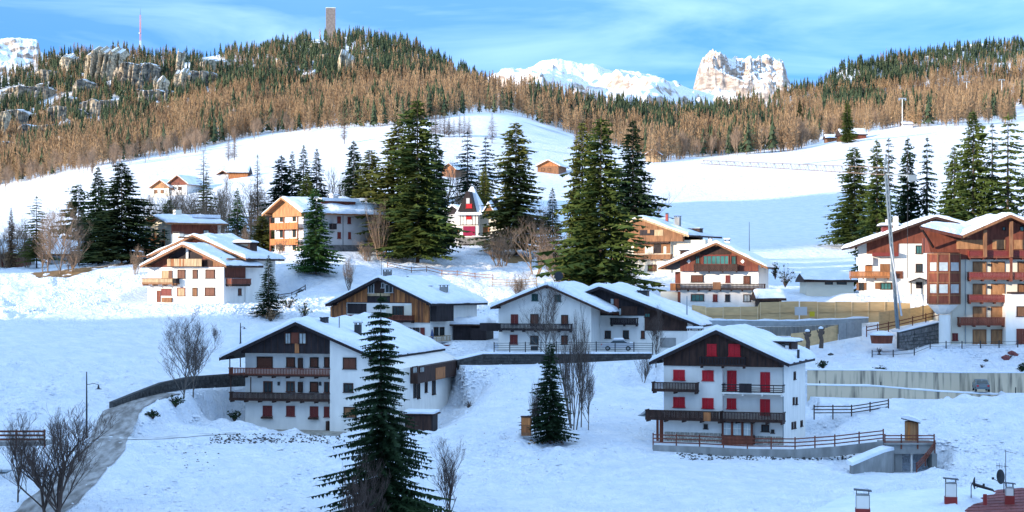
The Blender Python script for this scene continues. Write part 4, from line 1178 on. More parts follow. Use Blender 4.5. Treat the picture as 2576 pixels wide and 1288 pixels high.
    def planks(s, x0, x1, zb, zt, ms, o, face='f', pw=0.26, name='plank', parent=None):
        """vertical boards; zb, zt may be functions of the coordinate along the face"""
        r_ = random.Random(int(abs(x0) * 10) + len(ms)); n = max(1, int(round((x1 - x0) / pw))); w = (x1 - x0) / n
        zbf = zb if callable(zb) else (lambda q: zb); ztf = zt if callable(zt) else (lambda q: zt)
        for k in range(n):
            a0 = x0 + k * w + .008; a1 = x0 + (k + 1) * w - .008; t = r_.uniform(.025, .055)
            z0a, z0b, z1a, z1b = zbf(a0), zbf(a1), ztf(a0), ztf(a1)
            if max(z1a - z0a, z1b - z0b) < .08: continue
            vs = []
            for oo in (o + t, o + .003):
                for (a_, z_) in ((a0, z0a), (a1, z0b), (a1, max(z1b, z0b + .01)), (a0, max(z1a, z0a + .01))): vs.append(s.loc(face, a_, z_, oo))
            mb = MB().add(vs, [(0, 1, 2, 3), (7, 6, 5, 4), (0, 4, 5, 1), (1, 5, 6, 2), (2, 6, 7, 3), (3, 7, 4, 0)])
            mb.build(name, M[r_.choice(ms)], parent or s.root)

def stones(mb, fpt, a0, a1, z0, z1, size, o, seed, jit=0.35, fill=0.97):
    """irregular stone faces standing proud: fpt(a, z, out) -> xyz"""
    r_ = random.Random(seed); z = z0
    while z < z1 - size * .3:
        h = min(size * r_.uniform(.7, 1.2), z1 - z); a = a0 - r_.random() * size
        while a < a1:
            w = size * r_.uniform(.8, 1.9); b0 = max(a, a0) + .02; b1 = min(a + w, a1) - .02
            if b1 - b0 > .08:
                oo = o + r_.uniform(.03, .12); c = []
                for (x_, z_) in ((b0, z + .02), (b1, z + .02), (b1, z + h - .02), (b0, z + h - .02)):
                    c.append(fpt(x_ + r_.uniform(-.02, .02), z_ + r_.uniform(-.02, .02), o))
                for (x_, z_) in ((b0 + .04, z + .05), (b1 - .04, z + .05), (b1 - .05, z + h - .05), (b0 + .05, z + h - .05)):
                    c.append(fpt(x_ + r_.uniform(-.03, .03), z_ + r_.uniform(-.03, .03), oo))
                mb.add(c, [(0, 1, 5, 4), (1, 2, 6, 5), (2, 3, 7, 6), (3, 0, 4, 7), (4, 5, 6, 7)])
            a += w
        z += h

# ================================================================== RED-SHUTTERED CHALET
H = House('red', 'A', 'white chalet with bright red shutters and dark timber gable, front right of the village')
H.set_roof((755, 92), (135, 388), (1430, 405), of=1.6, ob=1.4, t=.3)
H.body('plaster')
xs_ = H.X(815, .8)
lb = MB().box((0.004, -.8, -3), (xs_, -.003, H.Zc(550, 425, .8))).build('projecting_wing', M['plaster'], H.root)
g_ = H.gable(432, 'darkwood', o=.95, th=0.0)
H.battens(H.zg, 'blackwood', .95, .8)
sb_ = MB(); stones(sb_, lambda a, z, o: (a, -.8 - o, z), 0.05, xs_ - .05, -.3, H.Zc(550, 1042, .8), .28, .01, 3); sb_.build('stone_plinth', M['stonelight'], H.root, kind='stuff')
sb_ = MB(); stones(sb_, lambda a, z, o: (a, -o, z), H.X(1098), H.W - .05, -.5, H.Zc(1250, 1075), .28, .01, 4); sb_.build('stone_plinth', M['stonelight'], H.root, kind='stuff')
for b in ((362,465,465,555),(630,470,732,562),(362,718,465,808),(630,727,732,818)): H.win('f', *b, style='shut', sm='redshut', fm='redshut', o=.8)
for b in ((862,473,945,650),(1170,487,1256,665),(860,730,942,822),(1168,738,1256,880)): H.win('f', *b, style='shut', sm='redshut', fm='redshut')
for b in ((675,225,760,330),(875,225,980,335)): H.win('f', *b, style='shut', sm='redshut', fm='redshut', o=.955)
H.win('f', 645,970,678,1008, sm='brownshut', o=.8); H.win('f', 1180,975,1248,1035); H.win('f', 1270,1020,1296,1048)
for b in ((1475,482,1490,550),(1467,720,1479,782),(1494,720,1506,782),(1456,950,1468,1008),(1480,945,1492,1004),(1538,935,1554,985)): H.win('r', *b)
H.balcony(157, 572, 578, 668, depth=1.3, o=.8, gap=.35)
H.balcony(810, 1372, 600, 690, depth=1.35, o=0.0, style='open', slab='plaster', m='blackwood', gap=1)
H.plate('f', 970, 590, 1085, 675, 'blackwood', 1.36, 1.44, 'rail_cover')
H.balcony(97, 790, 840, 935, depth=1.5, o=.8, gap=.12)
H.balcony(790, 1372, 855, 950, depth=1.7, o=0.0, gap=.3)
H.plate('f', 640, 858, 705, 940, 'orangewood', 2.31, 2.35, 'pale_board')
H.balcony(600, 1020, 345, 432, depth=.9, o=.96, style='slats', m='blackwood', gap=1.6)
# glazed entrance porch
x0, x1 = H.X(808, 1.2), H.X(1095, 1.2); zt = H.Zc(950, 948, 1.2); zm = H.Zc(950, 1075, 1.2)
pb = H.boxl((x0, -1.2, -1), (x1, -.004, zm), 'redwood', 'porch')
for k in range(4):
    xx = x0 + (x1 - x0) * (k / 3); H.boxl((min(max(xx - .1, x0), x1-.2), -1.2, zm + .002), (min(max(xx + .1, x0+.2), x1), -1.0, zt), 'redwood', 'post', pb)
for k in range(3):
    a = x0 + (x1-x0)*k/3 + .13; b = x0 + (x1-x0)*(k+1)/3 - .13
    pn = H.boxl((a, -1.14, zm + .05), (b, -1.1, zt - .1), 'curtain', 'pane', pb)
mb = MB()
for k in range(3):
    a = x0 + (x1-x0)*k/3 + .13; b = x0 + (x1-x0)*(k+1)/3 - .13
    mb.box(((a+b)/2 - .02, -1.17, zm + .05), ((a+b)/2 + .02, -1.141, zt - .1)); mb.box((a, -1.17, (zm+zt)/2), (b, -1.142, (zm+zt)/2 + .04))
mb.build('glazing_bars', M['plaster'], pb)
# left side porch posts
H.boxl((-1.1, .2, -1), (-.9, .5, H.Zc(250, 930, 0)), 'redwood', 'post'); H.boxl((-.55, -.5, -1), (-.2, -.2, H.Zc(250, 930, .8)), 'redwood', 'post')
MB().tube([(H.W - .05, -.08, -0.5), (H.W - .05, -.08, H.Zc(1385, 440))], [.05, .05]).build('downpipe', M['metal'], H.root)
H.roof('blackwood', .5, seed=1, edge='blackwood')
H.chimney(492, 600, 78, 190, 5.0, 'plaster', snow=True)
H.dormer(1175, 1455, 195, 275, 6.5, 3.5, snow=.35, over=.5)
H.chimney(1398, 1426, 215, 290, 5.6, 'greyplaster', snow=False, capw=.05)
MB().tube([(H.X(1520, -4), 4, H.Zc(1520, 275, -4) - .9), (H.X(1520, -4), 4, H.Zc(1520, 275, -4))], [.14, .14], 8).build('vent_pipe', M['darkmetal'], H.root)

# ================================================================== BIG WHITE CHALET
H = House('big', 'B', 'big white chalet with dark gable and two long wooden balconies, left behind the foreground spruce')
H.set_roof((742, 122), (8, 468), (1530, 470), of=1.9, ob=1.5, t=.3)
H.body('plaster')
xw = H.X(1075, 1.2)
MB().prism([(xw, -3), (H.W - .004, -3), (H.W - .004, H.under(H.W)), (xw, H.under(xw))], -1.2, -.004).build('projecting_wing', M['plaster'], H.root)
H.gable(430, 'blackwood', o=1.2, x1=xw - .02)
H.battens(H.zg, 'darkwood', 1.2, .8, x1=xw - .1)
for k, b in enumerate(((372,460,522,560),(656,465,738,555),(884,466,964,556),(1022,466,1070,556),(884,702,962,795),(430,933,516,1028),(656,935,735,1030),(884,940,962,1035),(1020,942,1068,1038))):
    H.win('f', *b, style='shut', sm='brownshut' if k < 5 else 'reddark', box=k in (5, 7))
for b in ((435,697,520,800),(656,698,735,793),(1022,704,1068,800)): H.win('f', *b, fm='brownshut', gm='glass')
for b in ((640,225,700,330),(775,225,850,330)): H.win('f', *b, gm='curtain', o=1.205)
H.plate('f', 700, 225, 775, 330, 'redwood', 1.2, 1.28, 'door')
H.plate('f', 735, 330, 775, 425, 'orangewood', 1.2, 1.27, 'pale_board')
for b in ((1203,468,1330,575),(1208,715,1300,800)): H.win('f', *b, style='shut' if b[1] < 500 else 'glass', sm='brownshut', o=1.2)
H.win('f', 1210, 945, 1330, 1040, style='shut', sm='midwood', o=1.2)
H.balcony(95, 1074, 568, 650, depth=1.25, m='redwood', gap=.55, slab='darkwood')
H.balcony(100, 1074, 805, 888, depth=1.25, m='darkwood', gap=.25, slab='darkwood')
for cx, y0_, y1_ in ((108, 465, 570), (210, 465, 560), (118, 655, 800), (310, 655, 800)):
    x_ = H.X(cx, 1.1); H.boxl((x_ - .05, -1.15, H.Zc(cx, y1_, 1.1)), (x_ + .05, -1.05, H.Zc(cx, y0_, 1.1)), 'darkwood', 'post')
for cx in (585, 985):
    H.boxl((H.X(cx) - .1, -.3, H.Zc(cx, 735)), (H.X(cx) + .1, -.004, H.Zc(cx, 700)), 'darkmetal', 'wall_lantern')
for y0_, y1_ in ((470, 570), (700, 800)):
    H.boxl((H.X(778), -.5, H.Zc(790, y1_)), (H.X(815), -.004, H.Zc(790, y0_)), 'darkwood', 'partition')
H.boxl((H.X(1048), -.5, -.4), (H.X(1070), -.004, H.Zc(1060, 1078)), 'darkwood', 'meter_box')
H.boxl((H.X(110, 3.2), -3.4, -1.0), (H.X(1180, 3.2), -.01, -.05), 'stonelight', 'terrace')
H.boxl((H.X(420, 3.5), -3.9, -1.0), (H.X(950, 3.5), -3.41, -.3), 'stone', 'terrace_step')
# rear wooden part on the right side wall
ya, yb_ = H.X(1850, 0, 'r'), H.D + .6
za = H.Zc(1990, 545, 0, 'r'); zb = H.Zc(1990, 690, 0, 'r')
rw = H.boxl((H.W + .003, ya, zb), (H.W + .9, H.D + 1.2, za + .1), 'darkwood', 'rear_loggia')
for b in ((1870,552,1915,612),(1940,550,1985,605)): H.win('r', *b, gm='curtain', o=.9)
H.plate('r', 2100, 560, 2190, 670, 'orangewood', .9, .95, 'pale_board')
for b in ((1880,705,1905,850),(1915,705,1940,860),(1990,700,2012,800),(2060,690,2090,820)): H.win('r', *b, gm='glass')
H.roof('blackwood', .5, seed=2, edge='blackwood')
H.dormer(980, 1030, 75, 105, 3.0, 1.2, m='darkmetal', win=False, snow=.1, over=.05)
H.chimney(1310, 1365, 128, 150, 6.0, 'darkmetal', snow=True)
MB().tube([(H.X(1165,-4),4,8),(H.X(1165,-4),4,H.Zc(1165,70,-4))],[.05,.05]).build('antenna_pole', M['darkmetal'], H.root)

# ================================================================== TWIN-ROOFED CHALET (upper left)
H = House('twin', 'C', 'sunlit white chalet with two staggered gable roofs and pale wooden balconies, upper left')
H.set_roof((700, 280), (98, 590), (1320, 585), of=1.7, ob=0.2, t=.32)
H.D = 9
H.body('plaster')
H.gable(612, 'redwood', o=.10)
# loggia in the gable
H.plate('f', 505, 345, 980, 500, 'blackwood', .10, .14, 'painted_loggia')  # flat dark plate, the shade inside the loggia put into its colour
H.boxl((H.X(750, .3), -.35, H.Zc(765, 490, .3)), (H.X(782, .3), -.15, H.Zc(765, 345, .3)), 'plaster', 'post')
zb = H.Zc(720, 600, .9); zt = H.Zc(720, 495, .9)
fl = H.boxl((H.X(480, .9), -.9, zb - .12), (H.X(970, .9), -.15, zb), 'darkwood', 'balcony')
H.planks(H.X(480, .9), H.X(970, .9), zb, zt, ['palewood', 'palewood', 'plankB'], .86, pw=.30, parent=fl)
H.plate('f', 975, 500, 1125, 605, 'darkwood', .10, .16, 'painted_recess'); H.plate('f', 1130, 470, 1250, 600, 'midwood', .10, .17, 'panel')  # first plate is flat and dark: shade of an opening as colour
for b in ((632,650,740,770),(845,650,915,770),(1028,648,1160,770)): H.win('f', *b, style='shut', sm='brownshut')
H.win('f', 625,905,738,1020, style='shut', sm='palewood'); H.win('f', 842,905,912,1020, style='shut', sm='midwood'); H.win('f', 1018,903,1162,1018, style='shut', sm='brownshut')
H.plate('f', 400, 660, 550, 775, 'palewood', 0, .08, 'door'); H.plate('f', 500, 660, 550, 775, 'brownshut', .08, .12, 'door')
H.plate('f', 330, 945, 385, 1110, 'redwood', 0, .08, 'door'); H.win('f', 400,920,540,1010, style='shut', sm='reddark'); H.plate('f', 400, 1045, 540, 1110, 'midwood', 0, .3, 'bench')
H.balcony(118, 560, 770, 858, depth=1.4, m='palewood', rail='midwood', style='boards', slab='midwood')
H.balcony(550, 600, 770, 858, depth=1.2, m='blackwood', style='boards', slab='midwood', brackets=False)
# right side
yb2 = H.X(1600, 0, 'r')
H.boxl((H.W + .003, .3, H.Zc(1450, 765, 0, 'r')), (H.W + .15, yb2, H.Zc(1450, 600, 0, 'r')), 'redwood', 'side_cladding')
H.balcony(1400, 1675, 775, 865, depth=1.1, m='redwood', style='boards', face='r', slab='darkwood')
H.win('r', 1488, 920, 1530, 1010, style='shut', sm='brownshut')
MB().tube([(H.X(1170), -.2, 0.2), (H.X(1170), -.2, 0.3)], [.1, .1]).build('vent_pipe', M['darkmetal'], H.root) if False else None
H.roof('darkwood', .38, seed=3, edge='midwood')
# second, higher roof behind
R1 = dict(H.rf)
H.set_roof((840, 150), (195, 455), (1420, 420), of=-1.0, ob=-0.5, t=.32)
H.rf['of'] = -1.0
H.D = 15
xl, zl = H._pt('f', 195, 450, -4.0); xr, zr = H._pt('f', 840, 150, -4.0)
pk = (zr - zl) / (xr - xl)
xg = xr + (xr - xl) * 1.15; zg = zr - pk * (xg - xr)
H.rf = dict(xr=xr, zr=zr, xl=xl, zl=zl, xg=xg, zg=zg, of=-4.0, ob=.8, t=.32, pl=pk, pr=pk)
MB().prism([(xl + 1.0, -3), (xg - 1.2, -3), (xg - 1.2, zg + pk*1.2 - .36), (xr, zr - .36), (xl + 1.0, zl + pk - .36)], 6.0, 15).build('rear_wall', M['plaster'], H.root)
MB().prism([(xl + 1.2, zl + pk*1.2 - .38), (xg - 1.2, zg + pk*1.2 - .38), (xr, zr - .38)], 5.85, 5.99).build('rear_gable', M['redwood'], H.root)
H.roof('darkwood', .38, y0=4.0, y1=15.8, seed=4, edge='midwood', name='rear_roof')
H.dormer(1450, 1655, 260, 330, 9.0, 2.2, snow=.35, over=.3)
H.chimney(560, 655, 112, 230, 9.5, 'cream', snow=False)

# ================================================================== PLANK-CLAD CHALET (centre left)
H = House('plank', 'D', 'chalet clad in orange-brown planks behind the foreground spruce tip')
H.set_roof((738, 200), (72, 545), (1425, 540), of=1.3, ob=1.0, t=.3)
H.body('plaster')
zf = H.Zc(700, 770); 
H.boxl((.003, -.10, zf), (H.W, -.003, H.under(0) - .05), 'darkwood', 'cladding_frame')
ck = H.gable(530, 'darkwood', o=.10)
xa, xb, xc, xd = H.X(335, .1), H.X(600, .1), H.X(890, .1), H.X(1165, .1)
mixs = ['plankA', 'plankB', 'plankA', 'plankB', 'plankC']
zt_ = lambda q: H.under(q) - .08
H.planks(.05, xa, zf, zt_, mixs, .10); H.planks(xd, H.W - .02, zf, zt_, mixs, .10)
zl_ = H.Zc(700, 520, .1)
H.planks(xa, xb, zl_, zt_, mixs, .10); H.planks(xc, xd, zl_, zt_, mixs, .10)
H.plate('f', 340, 530, 1160, 690, 'plaster', .101, .12, 'loggia_wall'); H.plate('f', 345, 535, 590, 665, 'blackwood', .12, .15, 'painted_recess')  # black plate draws the shaded part of the loggia by colour
H.plate('f', 605, 265, 885, 410, 'darkwood', .10, .16, 'painted_recess'); H.plate('f', 605, 405, 890, 440, 'palewood', .16, .3, 'beam'); H.plate('f', 605, 440, 890, 520, 'blackwood', .10, .17, 'painted_recess')  # dark flat plates carry the shade of the hollows in their colour
for b in ((615,280,690,400),(785,275,820,335),(830,290,930,395)): H.win('f', *b, gm='glass', o=.165, fm='greyplaster')
H.win('f', 925,570,1065,680, gm='glass', o=.12); H.plate('f', 1070,560,1165,690,'cream',.12,.16,'panel'); H.plate('f', 840,570,920,680,'cream',.12,.16,'panel')
H.balcony(340, 1168, 682, 760, depth=.7, o=.12, m='redwood', gap=.9)
for b in ((1120,845,1165,940),(1180,845,1215,940),(1225,845,1265,940)): H.win('f', *b, gm='glass')
H.win('f', 1280, 845, 1330, 945, style='shut', sm='reddark')
# right side
H.boxl((H.W + .003, .02, H.Zc(1550, 760, 0, 'r')), (H.W + 1.0, H.X(1700, 1.0, 'r'), H.Zc(1550, 545, 0, 'r')), 'blackwood', 'side_loggia')
H.win('r', 1445, 838, 1500, 945, gm='glass'); H.win('r', 1520, 838, 1575, 945, gm='glass')
H.balcony(1340, 1665, 950, 1035, depth=1.3, face='r', m='palewood', gap=.6, slab='greyplaster', style='open', rail='palewood')
H.boxl((H.W + .3, .6, -.8), (H.W + 2.3, H.D * .8, H.Zc(1500, 1060, 1, 'r')), 'reddark', 'garage_box')
H.roof('blackwood', .4, seed=5, edge='blackwood')
H.chimney(800, 868, 105, 195, 2.6, 'stone', snow=False, capw=.04)
H.chimney(1325, 1385, 310, 415, 5.5, 'stone', snow=False); H.chimney(1520, 1588, 300, 430, 6.2, 'concrete', snow=False)
H.dormer(1250, 1325, 345, 385, 4.4, 1.0, win=False, snow=.08, over=.02, m='darkmetal')
for cx in (995, 1112): MB().tube([(H.X(cx,-5),5,4),(H.X(cx,-5),5,H.Zc(cx,190,-5))],[.16,.16],8).build('vent_pipe', M['darkmetal'], H.root)
cz = H.Zc(800, 90, -2.6)
MB().tube([(H.X(795,-2.6)-.2,2.6,cz-.9),(H.X(795,-2.6)-.2,2.6,cz+1.6)],[.03,.03],5).build('antenna_pole', M['darkmetal'], H.root)

# ================================================================== PLAIN WHITE CHALET
H = House('white', 'E', 'plain white gabled chalet with green attic shutters and a dark balcony, in the middle')
H.set_roof((745, 140), (120, 395), (1440, 450), of=1.2, ob=1.0, t=.26)
H.body('plaster')
for b in ((585,250,652,322),(840,258,908,330)): H.win('f', *b, style='shut', sm='greenshut', fm='greenshut')
for b, sm in (((350,478,428,585),'reddark'),((568,475,658,600),'brownshut'),((915,485,990,590),'brownshut'),((340,708,422,808),'reddark'),((915,715,985,810),'brownshut')): H.win('f', *b, style='shut', sm=sm)
H.win('f', 568, 718, 655, 808); H.win('f', 575, 835, 650, 885)
H.balcony(205, 1018, 580, 660, depth=1.2, m='blackwood', gap=.5, slab='blackwood')
H.boxl((-2.6, .1, H.Zc(140, 665, 0)), (-.004, 1.2, H.Zc(140, 575, 0)), 'blackwood', 'side_balcony')
H.boxl((-2.0, -1.6, -.8), (H.X(1000), -.02, .05), 'greyplaster', 'terrace')
H.roof('darkwood', .5, seed=6, edge='darkwood')
MB().tube([(H.X(890,-5),5,6),(H.X(890,-5),5,H.Zc(890,60,-5))],[.06,.06]).build('antenna_pole', M['darkmetal'], H.root)
v = MB(); cxx, czz = H.X(888,-5), H.Zc(888,45,-5); v.tube([(cxx, 4.8, czz), (cxx, 4.92, czz)], [.62, .5], 14); v.build('satellite_dish', M['darkmetal'], H.root)
H.chimney(775, 830, 112, 135, 3.0, 'darkmetal', snow=False)

# ================================================================== DARK CHALET
H = House('dark', 'E', 'low chalet with blackened timber gable and long snowy roof, right of the plain white one')
H.set_roof((1345, 160), (1135, 240), (2480, 600), of=1.3, ob=1.2, t=.3)
H.W = H.X(2330, 0); 
H.body('plaster')
H.gable(490, 'blackwood', o=.12, x1=H.X(1850), bottom_at=1600)
xq = H.X(1850)
MB().prism([(xq + .01, H.Zc(2000, 660, .12)), (H.W, H.Zc(2000, 660, .12)), (H.W, H.under(H.W)), (xq + .01, H.under(xq))], -.12, -.003).build('gable_cladding', M['darkwood'], H.root)
for b in ((1462,295,1508,360),(1560,405,1590,485),(1230,235,1255,300)): H.win('f', *b, gm='curtain', o=.13)
H.plate('f', 1590, 385, 1765, 485, 'darkwood', .12, .3, 'painted_recess'); H.plate('f', 1500, 300, 1560, 480, 'redwood', .13, .22, 'beam')  # hollow drawn by colour on a proud flat plate
H.win('f', 1850, 460, 1915, 505, gm='glassgreen', o=.13)
H.balcony(1460, 1765, 515, 595, depth=1.1, m='blackwood', style='boards', snowtop=True, slab='blackwood', o=.12)
for b in ((1405,662,1470,745),(1608,658,1672,748)): H.win('f', *b, gm='glass', fm='darkwood')
H.win('f', 1812, 662, 1850, 745, style='shut', sm='brownshut'); H.plate('f', 2025, 740, 2200, 850, 'concrete', 0, .1, 'garage_door')
H.roof('blackwood', .5, seed=7, edge='blackwood')
H.chimney(1385, 1420, 115, 160, 2.6, 'plaster', snow=False, capw=.05)
H.dormer(1770, 1880, 205, 232, 4.8, 1.6, m='darkmetal', win=False, snow=.1, over=.1)
for cx in (1805, 1842, 1878): MB().tube([(H.X(cx,-5.4),5.4,5),(H.X(cx,-5.4),5.4,H.Zc(cx,178,-5.4))],[.09,.03],6).build('vent_pipe', M['darkmetal'], H.root)

# ================================================================== GABLE CHALET (right of centre)
H = House('gable', 'I', 'white chalet with red-brown gable and wide greenish attic window, right of centre')
H.set_roof((1432, 415), (735, 720), (2055, 712), of=1.6, ob=1.2, t=.28)
H.body('plaster')
H.gable(765, 'redwood', o=.5)
H.battens(H.zg, 'reddark', .5, 1.0)
H.plate('f', 1240, 470, 1615, 560, 'darkwood', .5, .56, 'painted_recess')  # dark flat plate, shade under the gable top put into its colour
H.win('f', 1275, 572, 1590, 675, gm='glassgreen', o=.505, fm='reddark'); H.win('f', 1185, 580, 1235, 668, gm='glassgreen', o=.505); H.win('f', 1620, 580, 1675, 675, gm='glassgreen', o=.505)
H.balcony(1165, 1690, 680, 765, depth=.9, o=.5, m='darkwood', gap=.5, snowtop=True, style='boards')
for cx in (1105, 1755):
    a, z = H._pt('f', cx, 645, .52); MB().add([(a-.32,-.53,z),(a,-.53,z-.32),(a+.32,-.53,z),(a,-.53,z+.32),(a-.32,-.50,z),(a,-.50,z-.32),(a+.32,-.50,z),(a,-.50,z+.32)], [(0,1,2,3),(0,4,5,1),(1,5,6,2),(2,6,7,3),(3,7,4,0)]).build('white_diamond', M['plaster'], H.root)
H.win('f', 1132,812,1282,892, style='shut', sm='brownshut'); H.win('f', 1550,815,1602,898, style='shut', sm='reddark'); H.win('f', 1765,820,1848,915, style='shut', sm='brownshut')
H.win('f', 1132,1042,1288,1120, gm='glassgreen'); H.win('f', 1398,1045,1450,1128, style='shut', sm='reddark'); H.win('f', 1545,1045,1600,1128); H.win('f', 1765,1045,1850,1128, gm='curtain')
H.balcony(945, 2022, 915, 990, depth=1.2, m='darkwood', gap=.6, slab='darkwood')
H.plate('f', 1395, 895, 1490, 985, 'midwood', 1.22, 1.28, 'pale_board')
# timber corner on the left side
H.boxl((-1.6, .3, H.Zc(900, 1000)), (-.004, 5.0, H.Zc(900, 910)), 'orangewood', 'side_balcony'); H.boxl((-.9, .6, H.Zc(900, 908)), (-.004, 4.5, H.Zc(900, 770)), 'redwood', 'side_wall_cladding')
H.boxl((-.5, .4, -.5), (-.004, 1.6, H.Zc(950, 1010)), 'redwood', 'side_door')
H.boxl((-3.2, 1.2, -.5), (-.52, 5.4, H.Zc(850, 1010)), 'cream', 'side_wing')
H.roof('darkwood', .42, seed=8, edge='midwood')
H.dormer(1000, 1180, 505, 560, 2.6, 2.0, m='darkwood', win=False, snow=.35, over=.2)
H.chimney(1535, 1595, 380, 430, 4.0, 'plaster', snow=True); H.chimney(1335, 1385, 352, 400, 8, 'greyplaster', snow=False)

# ================================================================== BROWN TIMBER CHALET behind
H = House('backw', 'I', 'honey-brown timber chalet lit by the sun, partly behind the big double spruce')
H.set_roof((500, 110), (75, 262), (1105, 325), of=1.5, ob=1.0, t=.3)
H.W = H.X(885)
H.body('cream')
H.gable(405, 'midwood', o=.9, x1=H.X(1030, .9), bottom_at=700)
H.battens(H.zg, 'midwood', .9, 1.1, x1=H.X(1000, .9))
H.plate('f', 515, 265, 685, 330, 'blackwood', .9, .95, 'painted_recess'); H.plate('f', 605, 262, 635, 305, 'honeywood', .95, 1.0, 'post'); H.plate('f', 690, 262, 795, 335, 'palewood', .9, .96, 'shutter_board')  # black plate: shade of the attic opening put into its colour
H.boxl((.02, -.85, H.Zc(650, 425, .9)), (H.X(885), -.004, H.zg - .004), 'darkwood', 'soffit_beam')
H.plate('f', 440, 430, 880, 550, 'midwood', 0, .05, 'loggia_cladding'); H.plate('f', 575, 465, 675, 548, 'cream', .05, .08, 'panel'); H.plate('f', 680, 440, 770, 545, 'blackwood', .05, .08, 'painted_recess'); H.plate('f', 800, 465, 832, 550, 'cream', .05, .1, 'panel')  # black plate among the panels paints the shaded opening
H.balcony(180, 885, 560, 620, depth=1.0, m='midwood', slab='midwood', style='boards')
H.win('f', 612, 685, 715, 758, style='shut', sm='midwood')
H.boxl((H.W + .003, .5, -3), (H.X(1290), 7, H.Zc(1150, 385)), 'cream', 'side_wing'); 
H.roof('darkwood', .35, seed=9, edge='palewood')
H.chimney(822, 850, 60, 130, 5, 'copper', snow=False, capw=.04); H.chimney(930, 990, 95, 240, 3.4, 'concrete', snow=False)
H.dormer(1040, 1235, 245, 290, 5.5, 1.6, win=False, snow=.05, over=.1)

# ================================================================== VILLA with turret
H = House('villa', 'V', 'small half-timbered villa with steep pointed turret roof and crimson shutters, among the central trees', cat='villa', name='villa')
zt = H.Zc(640, 575); x0, x1 = H.X(480), H.X(800)
H.boxl((x0, 0, -1.5), (x1, 5, zt), 'plaster', 'wall')
H.boxl((H.X(160), 1.5, 0), (x0 - .003, 8, H.Zc(320, 560, -1.5)), 'greyplaster', 'left_wing'); H.boxl((x1 + .003, 1.5, -1.5), (H.X(1200), 8, H.Zc(1000, 600, -1.5)), 'cream', 'right_wing')
H.plate('f', 535, 772, 742, 942, 'magenta', 0, .12, 'big_shutter'); H.win('f', 592, 575, 680, 650, style='shut', sm='redshut', fm='redshut')
for xx in (485, 530, 585, 690, 745, 790): H.plate('f', xx, 575, xx + 7, 760, 'darkwood', 0, .05, 'timber_post')
for yy in (745, 1030): H.plate('f', 485, yy, 795, yy + 12, 'darkwood', .05, .1, 'timber_beam')
MB().box((x0 - .2, -.3, -2), (x1 + 1.5, -.004, 1.6)).build('stone_base', M['stone'], H.root)
H.plate('f', 690, 935, 1060, 960, 'greyplaster', 0, 1.6, 'balcony'); H.plate('f', 865, 1060, 940, 1150, 'blackwood', .31, .36, 'door'); H.plate('f', 540, 1080, 680, 1150, 'blackwood', .31, .36, 'cellar_window')
# turret roof: steep pyramid, cut by a dark front gable
cx = (x0 + x1) / 2; zp = H.Zc(700, 90, -2.5)
pr = MB().add([(x0 - .9, -.9, zt - .1), (x1 + .9, -.9, zt - .1), (x1 + .9, 5.9, zt - .1), (x0 - .9, 5.9, zt - .1), (cx + .25, 2.5, zp), (cx - .25, 2.5, zp)],
              [(0, 1, 4, 5), (1, 2, 4), (2, 3, 5, 4), (3, 0, 5), (3, 2, 1, 0)])
tr_ = pr.build('turret_roof', M['roofsnow'], H.root)
za_, zb_ = H.Zc(640, 175, 0), H.Zc(640, 520, .9)
MB().prism([(x0 - .2, zb_), (cx + 1.6, zb_), (cx + .2, za_), (cx - .3, za_)], -1.0, 2.0).build('turret_gable', M['blackwood'], H.root)
H.win('f', 590, 392, 690, 460, style='shut', sm='redshut', fm='redshut', o=1.01); H.plate('f', 590, 290, 650, 385, 'greyplaster', 1.0, 1.05, 'panel')
def gab(xa, xb, y0, y1, zb, zp, m, nm):
    MB().prism([(xa, zb), (xb, zb), ((xa+xb)/2, zp)], y0 + .25, y1 - .25).build(nm + '_gable', M[m], H.root)
    q = MB(); xm = (xa+xb)/2
    q.prism([(xa - .4, zb - .25), (xm, zp + .12), (xb + .4, zb - .25), (xb + .4, zb + .1), (xm, zp + .5), (xa - .4, zb + .1)], y0, y1); q.build(nm + '_roof', M['roofsnow'], H.root)
gab(H.X(170, -1), H.X(520, -1), 1, 8, H.Zc(300, 560, -1), H.Zc(300, 430, -1), 'blackwood', 'left_wing')
gab(H.X(850, -1), H.X(1230, -1), 3.2, 9, H.Zc(1000, 500, -3), H.Zc(1000, 290, -3), 'blackwood', 'right_wing')
gab(H.X(880, .5), H.X(1060, .5), -.5, 5, H.Zc(970, 560, .5), H.Zc(970, 385, .5), 'midwood', 'right_dormer')
H.plate('f', 880, 780, 990, 930, 'orangewood', -1.5, -1.4, 'arched_door'); H.plate('f', 250, 720, 310, 820, 'orangewood', -1.5, -1.4, 'shutter'); H.plate('f', 240, 820, 450, 900, 'midwood', -1.5, -.6, 'balcony'); H.plate('f', 325, 690, 460, 818, 'plaster', -1.5, -1.45, 'panel')

# ================================================================== SUNLIT TIMBER CHALET with side greyed for shade
H = House('yellow', 'G', 'tall sunlit chalet with orange balconies and shade-grey side wall behind the green spruce')
H.set_roof((1690, 108), (1490, 330), (1935, 205), of=1.5, ob=1.0, t=.3)
xr_ = H.W / 2; 
zr_ = H.Zc(1690, 108, 1.5); zl_ = H.Zc(1500, 325, 1.5)
zr_side = H._pt('r', 2250, 295, 1.0)[1]
ov = 1.6; pz = (zr_ - zr_side) / (H.W / 2 + ov)
H.rf = dict(xr=xr_, zr=zr_, xl=-ov, zl=zr_side, xg=H.W + ov, zg=zr_side, of=1.6, ob=1.0, t=.3, pl=pz, pr=pz)
H.body('greyplaster');  # grey body: the shade of the side wall put into its colour
H.boxl((.01, -.05, 0), (H.W - .01, -.003, H.under(0) - .1), 'plaster', 'front_wall')
H.gable(330, 'honeywood', o=.5, bottom_at=1700)
